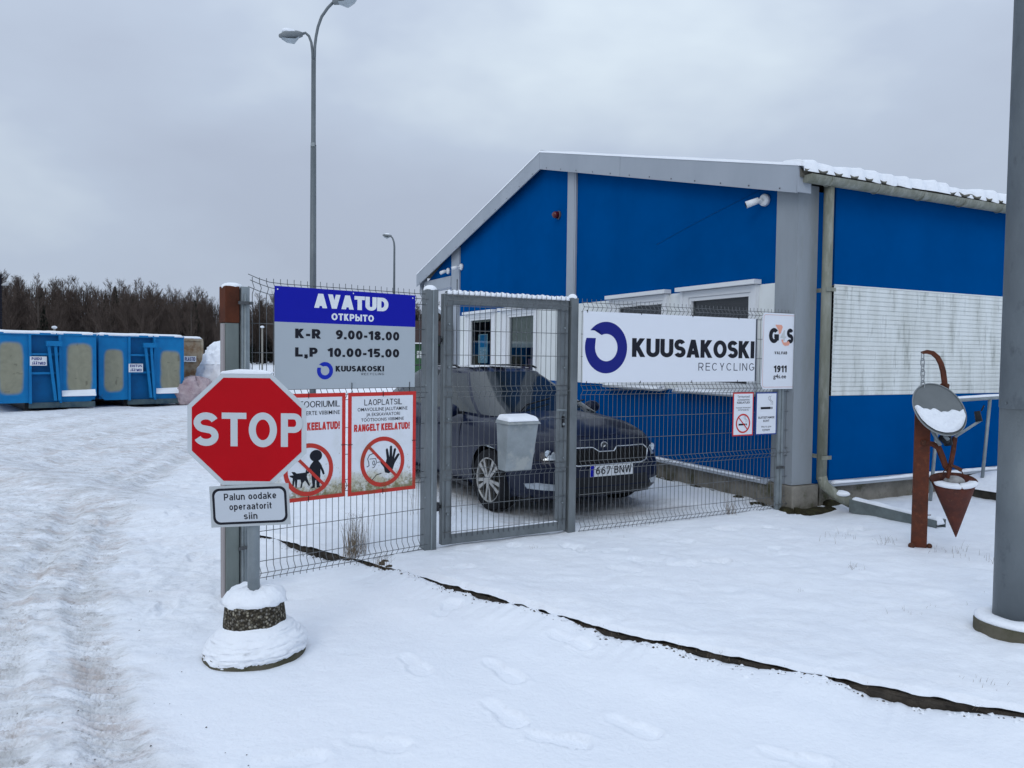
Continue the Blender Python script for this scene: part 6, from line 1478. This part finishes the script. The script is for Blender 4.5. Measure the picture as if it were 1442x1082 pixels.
crumple('plastic_bundle', (-10.02, 24.3, -.05), [(.0, 0), (.55, 0), (.66, .2), (.60, .45), (.42, .65), (.2, .74), (.0, .76)], 1., .8, PLA, 'crumpled pinkish plastic film bundle in front of the rusty container', 'plastic bundle', 3, .38)
sk_ = crumple('big_bag', (-9.55, 25.6, -.05), [(.0, 0), (.85, 0), (.95, .3), (.93, .8), (.80, 1.2), (.64, 1.45), (.5, 1.66), (.34, 1.80), (.0, 1.82)], .95, .8, WBAG, 'tall white woven sack topped with snow beside the rusty cream container', 'sack', 8, .24)
crumple('snow', (0, 0, 1.25), [(.80, 0), (.74, .14), (.62, .34), (.50, .52), (.36, .64), (.0, .70)], .95, .8, SNOW, None, None, 12, .30).parent = sk_
hp_ = thing('snow_heap', (-7.4, 29.5, -.05), 0, 'rough heap of cleared snow behind the left end of the fence', 'snow heap')
r_ = random.Random(8); V = []; F = []; n = 60
for i in range(n + 1):
    for j in range(n + 1):
        x = -4.2 + 8.4 * i / n; y = -2.0 + 4.0 * j / n; e_ = max(0, 1 - (abs(x) / 4.1) ** 3) * max(0, 1 - (y / 1.9) ** 2)
        V.append((x, y, e_ * (1.25 + .35 * math.sin(x * 1.3 + 2) + .7 * float(fbm(np.array([x]), np.array([y]), 4, .9)[0])) - .05))
F = [(i * (n + 1) + j, (i + 1) * (n + 1) + j, (i + 1) * (n + 1) + j + 1, i * (n + 1) + j + 1) for i in range(n) for j in range(n)]
MB().add(V, F, False).build('heap', SNOW, hp_)

# ------------------------------------------------------------------ street lamps
def lamp_head(t, p, d, snow=True, s=1.0):
    d = Vector(d).normalized(); sd_ = d.cross(Vector((0, 0, 1))).normalized(); upv = sd_.cross(d); V = []
    st_ = [(0, .05, .045), (.10, .085, .07), (.28, .13, .09), (.45, .12, .07), (.58, .05, .03)]
    for a, wv, hv in st_:
        c = Vector(p) + d * a * s
        for t_ in range(12): q = 2 * math.pi * t_ / 12; hh_ = hv * 1.35 * math.sin(q) * (1.0 if math.sin(q) > 0 else .9); V.append(c + sd_ * (wv * s * math.cos(q)) + upv * (hh_ * s))
    F = [(i * 12 + k, i * 12 + (k + 1) % 12, (i + 1) * 12 + (k + 1) % 12, (i + 1) * 12 + k) for i in range(4) for k in range(12)] + [tuple(range(11, -1, -1)), tuple(48 + k for k in range(12))]
    h_ = MB().add(V, F, True).build('lamp_head', mat('lamp_casing', (.19, .21, .22), .4), t)
    V = []
    for a, wv, hv in ((.12, .08, -.08), (.26, .125, -.19), (.42, .11, -.15), (.55, .05, -.05)):
        c = Vector(p) + d * a * s
        for u_ in (-1, -.5, 0, .5, 1): V.append(c + sd_ * (wv * s * u_) + upv * ((hv * (1 - .5 * u_ * u_)) * s - .02 * s))
    MB().add(V, [(i * 5 + k, i * 5 + k + 1, i * 5 + 6 + k, i * 5 + 5 + k) for i in range(3) for k in range(4)], True).build('glass_cover', mat('lamp_cover', (.42, .47, .50), .2, c2=(.3, .34, .36), nscale=5), h_)
    if snow:
        c = Vector(p) + d * .30 * s + upv * .075 * s; b = MB(); b.sphere((0, 0, 0), 1, 14, 8, (.20 * s, .11 * s, .075 * s)); o_ = b.build('snow', SNOW, h_); o_.location = c; o_.rotation_euler = (0, 0, math.atan2(d.y, d.x))
l1 = thing('street_lamp', (-5.185, 20, -.05), 0, 'tall two-armed street lamp with curved arms behind the opening hours board', 'street lamp')
MB().tube([(0, 0, 0), (0, 0, 3.4), (0, 0, 7.0)], [.085, .083, .072], 14).build('lower_pole', GALV2, l1)
MB().tube([(0, 0, 7.0), (0, 0, 7.02), (0, 0, 9.15)], [.075, .060, .058], 14).build('upper_pole', GALV2, l1)
MB().box(-.05, .05, -.078, -.06, 6.95, 7.05).build('pole_band', GALVL, l1)
AL = [(-.02, 0, 9.05), (-.03, 0, 9.35), (-.06, 0, 9.60), (-.12, 0, 9.76), (-.21, 0, 9.84), (-.28, 0, 9.82), (-.38, -.05, 9.77)]
b = MB(); b.tube(AL, .033, 10); b.build('arm', GALV2, l1); lamp_head(l1, (-.30, 0, 9.80), (-.85, -.6, -.32), s=1.05)
AR2 = [(.02, 0, 9.05), (.03, 0, 9.5), (.06, 0, 9.75), (.11, 0, 10.0), (.20, 0, 10.25), (.36, 0, 10.48), (.56, 0, 10.68)]
b = MB(); b.tube(AR2, .036, 10); b.build('arm', GALV2, l1); lamp_head(l1, (.50, 0, 10.62), (1, -.2, .28), s=1.25)
l2 = thing('street_lamp', (-7.40, 48, -.05), 0, 'distant single-armed street lamp left of the blue building roof', 'street lamp')
MB().tube([(0, 0, 0), (0, 0, 8.3), (-.03, 0, 8.6), (-.12, 0, 8.85), (-.25, 0, 8.98)], [.09, .06, .055, .05, .045], 10).build('pole', GALV2, l2); lamp_head(l2, (-.18, 0, 8.96), (-1, -.2, .1), True, .95)
# small poles seen between fence wires and over the skips
for x, y, h, lab in ((-12.55, 39, 2.2, 'short thin pole with a snowy cap rising behind the nearer blue container'), (-15.6, 48, 3.2, 'thin grey pole seen through the mesh above the snow heap')):
    t = thing('thin_pole', (x if x > -13 else -15.6, y, 0), 0, lab, 'pole'); hh_ = 2.75 if y == 39 else 3.2
    if y == 39: t.location.x = -23.2
    MB().tube([(0, 0, 0), (0, 0, hh_)], .05, 8).build('shaft', mat('pole_pale', (.30, .29, .26), .7), t); b = MB(); b.sphere((0, 0, hh_), .13, 10, 6, (1, 1, .6)); b.build('cap', SNOW, t)

# ------------------------------------------------------------------ far buildings
gs = thing('green_shed', (-9.5, 42, -.05), R(8), 'green corrugated shed with a brown roof seen between the gate posts', 'shed')
b = MB(); n = 60; V = []
for i in range(n + 1):
    x = 0 + 8.0 * i / n; y = -.02 if i % 2 else .02; V += [(x, y, 0), (x, y, 2.25)]
b.add(V, [(2 * i, 2 * i + 2, 2 * i + 3, 2 * i + 1) for i in range(n)]); b.build('wall', mat('shed_green', (.055, .13, .06), .6, c2=(.04, .10, .05), nscale=3), gs)
MB().box(0, 8, .05, 6, 0, 2.25).build('wall', mat('shed_green', (.055, .13, .06), .6), gs)
MB().hexa([(-.3, -.4, 2.22), (8.3, -.4, 2.22), (8.3, 6.4, 2.22), (-.3, 6.4, 2.22), (-.1, 2.2, 3.6), (8.1, 2.2, 3.6), (8.1, 3.8, 3.6), (-.1, 3.8, 3.6)]).build('roof', mat('shed_roof', (.055, .035, .032), .8, c2=(.04, .027, .026), nscale=5), gs)
MB().box(-.3, 8.3, -.47, -.38, 2.24, 2.30).build('gutter', WPLAST, gs)
MB().box(5.35, 6.4, -.06, -.03, 0, 2.15).build('doorway', BLK, gs)
MB().box(4.25, 4.85, -.06, -.03, 1.45, 1.85).build('notice', mat('shed_notice', (.6, .63, .62), .6, c2=(.2, .22, .2), nscale=14, nlo=.5, nhi=.56), gs)
bb_ = thing('black_building', (-21.2, 32, -.05), R(37), 'black corrugated building corner at the far left edge behind the containers', 'building')
b = MB(); 
for i in range(26): b.box(-7, 0, .0, 5, i * .18, i * .18 + .165); 
b.build('wall', mat('black_cladding', (.012, .013, .02), .5), bb_)
MB().box(-7, .03, -.03, 5, 4.68, 4.76).build('roof', mat('black_roof', (.02, .02, .025), .6), bb_)
MB().tube([(.0, -.04, 4.32), (.06, -.12, 4.34), (.20, -.16, 4.36)], [.03, .05, .07], 8).build('wall_lamp', mat('lamp_casing_pale', (.45, .46, .47), .5), bb_)

# ------------------------------------------------------------------ woods
BARK = mat('far_bark', (0.06875, 0.05375, 0.045), .9, c2=(0.04375, 0.035, 0.03125), nscale=.4)
BIRCH = mat('far_birch_bark', (.125, .11, .10), .9, c2=(.06, .05, .045), nscale=.8)
FIR = mat('far_fir', (0.0216, 0.0288, 0.0216), .9, c2=(0.036, 0.0384, 0.03), nscale=.7)
TWIG = mat('far_twigs', (0.1105, 0.0858, 0.0728), .9, c2=(0.0715, 0.0546, 0.0468), nscale=.5)
def bare_tree(seed, H, spread=1.0):
    r_ = random.Random(seed); tb = MB(); wb_ = MB()
    tb.tube([(0, 0, 0), (r_.uniform(-.1, .1), 0, H * .5), (r_.uniform(-.3, .3), 0, H * .95)], [.15, .10, .015], 5)
    def twig(p, d, ln, wd):
        q = p + d * ln; s_ = d.cross(Vector((r_.uniform(-1, 1), r_.uniform(-1, 1), .3))); s_ = s_.normalized() * wd
        wb_.add([p - s_, p + s_, q], [(0, 1, 2)]); return q
    for i in range(64):
        z = H * r_.uniform(.22, .97); a = r_.uniform(0, 6.28); up = r_.uniform(1.0, 2.2); ln = (H * .05 + (H - z) * .34) * r_.uniform(.6, 1.15) * spread
        d = Vector((math.cos(a), math.sin(a), up)).normalized(); p = Vector((0, 0, z)); q = twig(p, d, ln, .022)
        for k in range(11):
            t_ = r_.uniform(.15, 1); p2 = p + d * ln * t_; d2 = (d + Vector((r_.uniform(-.8, .8), r_.uniform(-.8, .8), r_.uniform(-.1, .8)))).normalized(); l2_ = ln * r_.uniform(.25, .55); twig(p2, d2, l2_, .013)
            for m_ in range(5): p3 = p2 + d2 * l2_ * r_.uniform(.3, 1); d3 = (d2 + Vector((r_.uniform(-.6, .6), r_.uniform(-.6, .6), r_.uniform(-.1, .7)))).normalized(); twig(p3, d3, l2_ * r_.uniform(.3, .7), .010)
    return tb, wb_
def fir_tree(seed, H):
    r_ = random.Random(seed); tb = MB(); wb_ = MB(); tb.tube([(0, 0, 0), (0, 0, H)], [.14, .01], 5)
    for i in range(620):
        z = H * (.10 + .88 * r_.random() ** .8); a = r_.uniform(0, 6.28); rad = (H - z) * .20 + .12; ln = rad * r_.uniform(.6, 1.15)
        c = Vector((math.cos(a), math.sin(a), 0)); p = Vector((0, 0, z)) + c * ln * .15; q = Vector((0, 0, z - ln * .25)) + c * ln; s_ = Vector((-c.y, c.x, r_.uniform(-.4, .4))) * (.10 + ln * .16)
        wb_.add([p - s_ * .4, p + s_ * .4, q + s_ * .5, q - s_ * .5], [(0, 1, 2, 3)]); wb_.add([p, q, q - Vector((0, 0, .22)), p - Vector((0, 0, .12))], [(0, 1, 2, 3)])
    return tb, wb_
prot = []
for i in range(7):
    a, c = bare_tree(100 + i, 10, .9 + .05 * i); ta = a.build('trunk', BIRCH if i % 3 == 0 else BARK); tw = c.build('crown', TWIG); prot.append((ta, tw, 0))
for i in range(3):
    a, c = fir_tree(200 + i, 10); ta = a.build('trunk', BARK); tw = c.build('crown', FIR); prot.append((ta, tw, 1))
for ta, tw, _ in prot:
    for o in (ta, tw): COL.objects.unlink(o)
LAB = ['bare leafless tree in the dark wood on the horizon', 'dark spruce standing in the wood on the horizon']
GRP = ['bare trees in the distant wood', 'spruces in the distant wood']
rr = random.Random(21); cnt = 0
def place_tree(x, y, h, k):
    ta, tw, kind = prot[k]
    t = thing('bare_tree' if kind == 0 else 'spruce_tree', (x, y, -.3), rr.uniform(0, 6.28), LAB[kind], 'tree', GRP[kind]); t.scale = (h / 10 * rr.uniform(.8, 1.1),) * 2 + (h / 10,)
    for src in (ta, tw): c = bpy.data.objects.new(src.name.split('.')[0], src.data); COL.objects.link(c); c.parent = t
HX = [-120, -82, -76, -70, -60, -50, -42, -38, -25, -13, 0, 40, 150]; HH = [13, 12.6, 12.8, 11.6, 11.6, 10.2, 9.2, 9.8, 9.6, 8.8, 8.8, 9, 9]
for i in range(250):
    y = rr.uniform(104, 122); x = (-92 + 92 * rr.random() ** .9 if i < 215 else rr.uniform(0, 120)) * y / 112
    hh_ = float(np.interp(x * 120 / y, HX, HH)) * y / 120 * rr.choice([.78, .86, .92, .97, 1.0, 1.05, 1.1]) + .4
    f_ = rr.random() < (.32 if x > -46 else .14); place_tree(x, y, hh_ * (.93 if f_ else 1), rr.choice([7, 8, 9]) if f_ else rr.randrange(7))
# dense interior of the wood behind the edge trees
V = []; F = []; r2 = np.random.default_rng(4); n = 52000
y = r2.uniform(118, 150, n); x = r2.uniform(-115, 150, n) * y / 120; h = np.interp(x * 120 / y, HX, HH) * y / 120
z = h * .86 * r2.random(n) ** .85; ln = r2.uniform(.5, 2.0, n); wv = r2.uniform(.02, .07, n); a = r2.normal(0, .35, n); big = r2.random(n) < .12
z = np.where(big, 0, z); ln = np.where(big, h * r2.uniform(.7, .93, n), ln); wv = np.where(big, .09, wv); a = np.where(big, a * .08, a)
dx = np.sin(a) * ln; dzv = np.cos(a) * ln; tx = r2.uniform(-1, 1, n) * wv
P = np.stack([np.stack([x - wv, y, z], -1), np.stack([x + wv, y + tx, z], -1), np.stack([x + dx + wv * .3, y, z + dzv], -1), np.stack([x + dx - wv * .3, y + tx, z + dzv], -1)], 1).reshape(-1, 3)
me = bpy.data.meshes.new('wood'); me.from_pydata(P.tolist(), [], np.arange(4 * n).reshape(-1, 4).tolist()); me.materials.append(mat('wood_interior', (.066, .055, .050), .95, c2=(.040, .035, .033), nscale=.15))
fo = bpy.data.objects.new('forest', me); COL.objects.link(fo); tag(fo, 'dense dark brown interior of the leafless wood along the horizon', 'forest', kind='stuff')
# undergrowth bank that closes the view at the foot of the wood
V = []; F = []; n = 260
for i in range(n + 1):
    x = -160 + 340 * i / n; hh_ = float(np.interp(x, HX, HH)) * .55 + .9 * math.sin(i * .9) * .5 + rr.uniform(-.6, .6); V += [(x * 1.28, 152, -1), (x * 1.28, 152 + rr.uniform(-1, 1), hh_ * 1.25), (x * 1.28, 156, hh_), (x * 1.28, 160, -1)]
F = [(i * 4 + j, (i + 1) * 4 + j, (i + 1) * 4 + j + 1, i * 4 + j + 1) for i in range(n) for j in range(3)]
o = MB().add(V, F, True).build('thicket', mat('thicket', (.040, .033, .030), .95, c2=(.024, .021, .02), nscale=.3, bump=1, bscale=1.2, bdist=.8)); tag(o, 'dark thicket filling the back of the leafless wood', 'thicket', kind='stuff')

# ------------------------------------------------------------------ dry stalks and grass poking through the snow
STR = mat('dry_straw', (.23, .185, .13), .8, c2=(.13, .10, .075), nscale=8)
def blades(b, cx, cy, cz, n, h, sp, wd, r_, lean=.35):
    for i in range(n):
        x, y = cx + r_.gauss(0, sp), cy + r_.gauss(0, sp); a = r_.uniform(0, 6.28); l_ = lean * r_.random(); hh_ = h * r_.uniform(.4, 1.1)
        p = Vector((x, y, cz - .02)); m_ = p + Vector((math.cos(a) * l_ * hh_ * .4, math.sin(a) * l_ * hh_ * .4, hh_ * .6)); q = p + Vector((math.cos(a) * l_ * hh_, math.sin(a) * l_ * hh_, hh_)); s_ = Vector((wd, 0, 0))
        b.add([p - s_, p + s_, m_ + s_ * .7, m_ - s_ * .7], [(0, 1, 2, 3)]); b.add([m_ - s_ * .7, m_ + s_ * .7, q], [(0, 1, 2)])
def weed(x, y, n, h, sp, label, seed):
    r_ = random.Random(seed); b = MB(); blades(b, 0, 0, 0, n, h, sp, .0013, r_); 
    for i in range(n // 2): 
        a = r_.uniform(0, 6.28); z = h * r_.uniform(.3, .9); p = Vector((r_.gauss(0, sp), r_.gauss(0, sp), z)); q = p + Vector((math.cos(a) * .05, math.sin(a) * .05, .04)); b.add([p, p + Vector((.002, 0, 0)), q], [(0, 1, 2)])
    o = b.build('dry_weed', STR, None, loc=(x, y, ground_z(x, y))); tag(o, label, 'weed'); return o
weed(-1.22, 5.98, 110, .36, .045, 'tall tuft of dry brown stalks at the foot of the left fence panel', 1)
weed(-.98, 5.78, 40, .09, .035, 'short dry tuft beside the stones where the kerb passes the fence', 2)
weed(2.22, 7.75, 36, .20, .03, 'thin dry tuft at the foot of the right fence panel near the plinth', 3)
weed(-.75, 7.6, 40, .40, .12, 'sparse dry stalks standing behind the left fence panel', 4)
weed(-.35, 8.6, 26, .34, .15, 'faint dry stalks in the snow left of the car front wheel', 5)
b = MB(); r_ = random.Random(77)
for (x, y, n, h, sp) in [(3.62, 6.25, 26, .09, .10), (3.85, 5.95, 22, .10, .07), (3.25, 6.55, 14, .10, .06), (2.62, 5.75, 16, .07, .035), (4.1, 6.0, 16, .12, .08), (4.5, 6.2, 16, .10, .12), (2.9, 6.7, 14, .08, .12), (2.0, 5.2, 6, .05, .05), (2.55, 4.75, 7, .06, .08), (2.75, 4.9, 5, .05, .05), (3.4, 5.2, 8, .05, .2), (5.8, 9.3, 20, .25, .12), (2.3, 3.72, 14, .05, .05), (1.0, 6.9, 5, .05, .1), (.2, 6.3, 8, .05, .05)]:
    blades(b, x, y, ground_z(x, y), n, h, sp, .0012, r_, .6)
o = b.build('grass_tips', STR); tag(o, 'dead grass tips poking through the snow of the yard', 'grass', kind='stuff')
# crumbs of snow, soil and moss lying against the open kerb face
for nm, m_, cnt_, lo_, hi_, lab in (('snow_crumbs', SNOW, 420, .006, .022, 'loose crumbs of snow fallen along the open kerb face'), ('soil_crumbs', mat('wet_soil', (.045, .034, .024), .95, c2=(.09, .075, .05), nscale=30), 300, .004, .012, 'bits of dark soil and moss along the open kerb face')):
    b = MB(); r_ = random.Random(cnt_)
    for i in range(cnt_):
        a_ = r_.uniform(-1.3, 6.0); bb_ = -abs(r_.gauss(0, .035)) - .002; q_ = kp(a_, bb_); s_ = r_.uniform(lo_, hi_) * r_.uniform(.4, 1); z = ground_z(q_[0], q_[1]); V = []
        for k in range(7): t_ = k * .9; V.append((q_[0] + s_ * r_.uniform(.6, 1.2) * math.cos(t_), q_[1] + s_ * r_.uniform(.6, 1.2) * math.sin(t_), z + s_ * r_.uniform(-.3, .3)))
        V.append((q_[0], q_[1], z + s_ * r_.uniform(.5, .9))); b.add(V, [(k, (k + 1) % 7, 7) for k in range(7)], nm == 'snow_crumbs')
    o = b.build(nm, m_); tag(o, lab, 'crumbs', kind='stuff')
b = MB(); r_ = random.Random(5)
for i in range(46): a_ = r_.uniform(-1.2, 5.8); q_ = kp(a_, .02); blades(b, q_[0], q_[1], .0, 3, .045, .012, .0011, r_, 1.2)
o = b.build('kerb_grass', STR); tag(o, 'short dead grass blades hanging over the kerb edge', 'grass', kind='stuff')
# stones and grit beside the kerb and along the wheel tracks
for i, (x, y, s_) in enumerate([(-.955, 5.80, .055), (-.90, 5.72, .045), (-1.10, 5.88, .035)]):
    o = lump('kerb_rubble', (x, y, -.05), (s_, s_ * .8, s_ * 1.5), mat('rubble', (.09, .075, .055), .95, c2=(.045, .04, .03), nscale=20, bump=.8, bscale=60), 30 + i, ['larger brown stone lying beside the kerb gap under the fence', 'flat brown stone nearest the camera beside the kerb gap', 'small brown stone at the foot of the dry weed tuft'][i], 'stone', 'stones by the kerb gap', n=12, mm=8, amp=.2)
b = MB(); r_ = random.Random(9)
for i in range(260):
    yv = 3 + 18 * r_.random() ** 1.7; xbv = float(np.interp(yv, [1, 2.9, 3.7, 5.1, 8.4, 13.9, 20], [-.55, -1.22, -1.78, -2.7, -4.05, -5.4, -6.2])); x = xbv - abs(r_.gauss(0, 1.5)) + .3; s_ = r_.uniform(.002, .006)
    z = ground_z(x, yv); V = [(x + s_ * r_.uniform(.6, 1.2) * math.cos(a), yv + s_ * r_.uniform(.6, 1.2) * math.sin(a), z + (-.002 if k % 2 else .002)) for k, a in enumerate((0, 1.2, 2.5, 3.8, 5.1))] + [(x, yv, z + s_)]
    b.add(V, [(k, (k + 1) % 5, 5) for k in range(5)])
o = b.build('road_grit', mat('grit', (.05, .042, .036), .9)); tag(o, 'dark grit scattered along the wheel tracks', 'grit', kind='stuff')
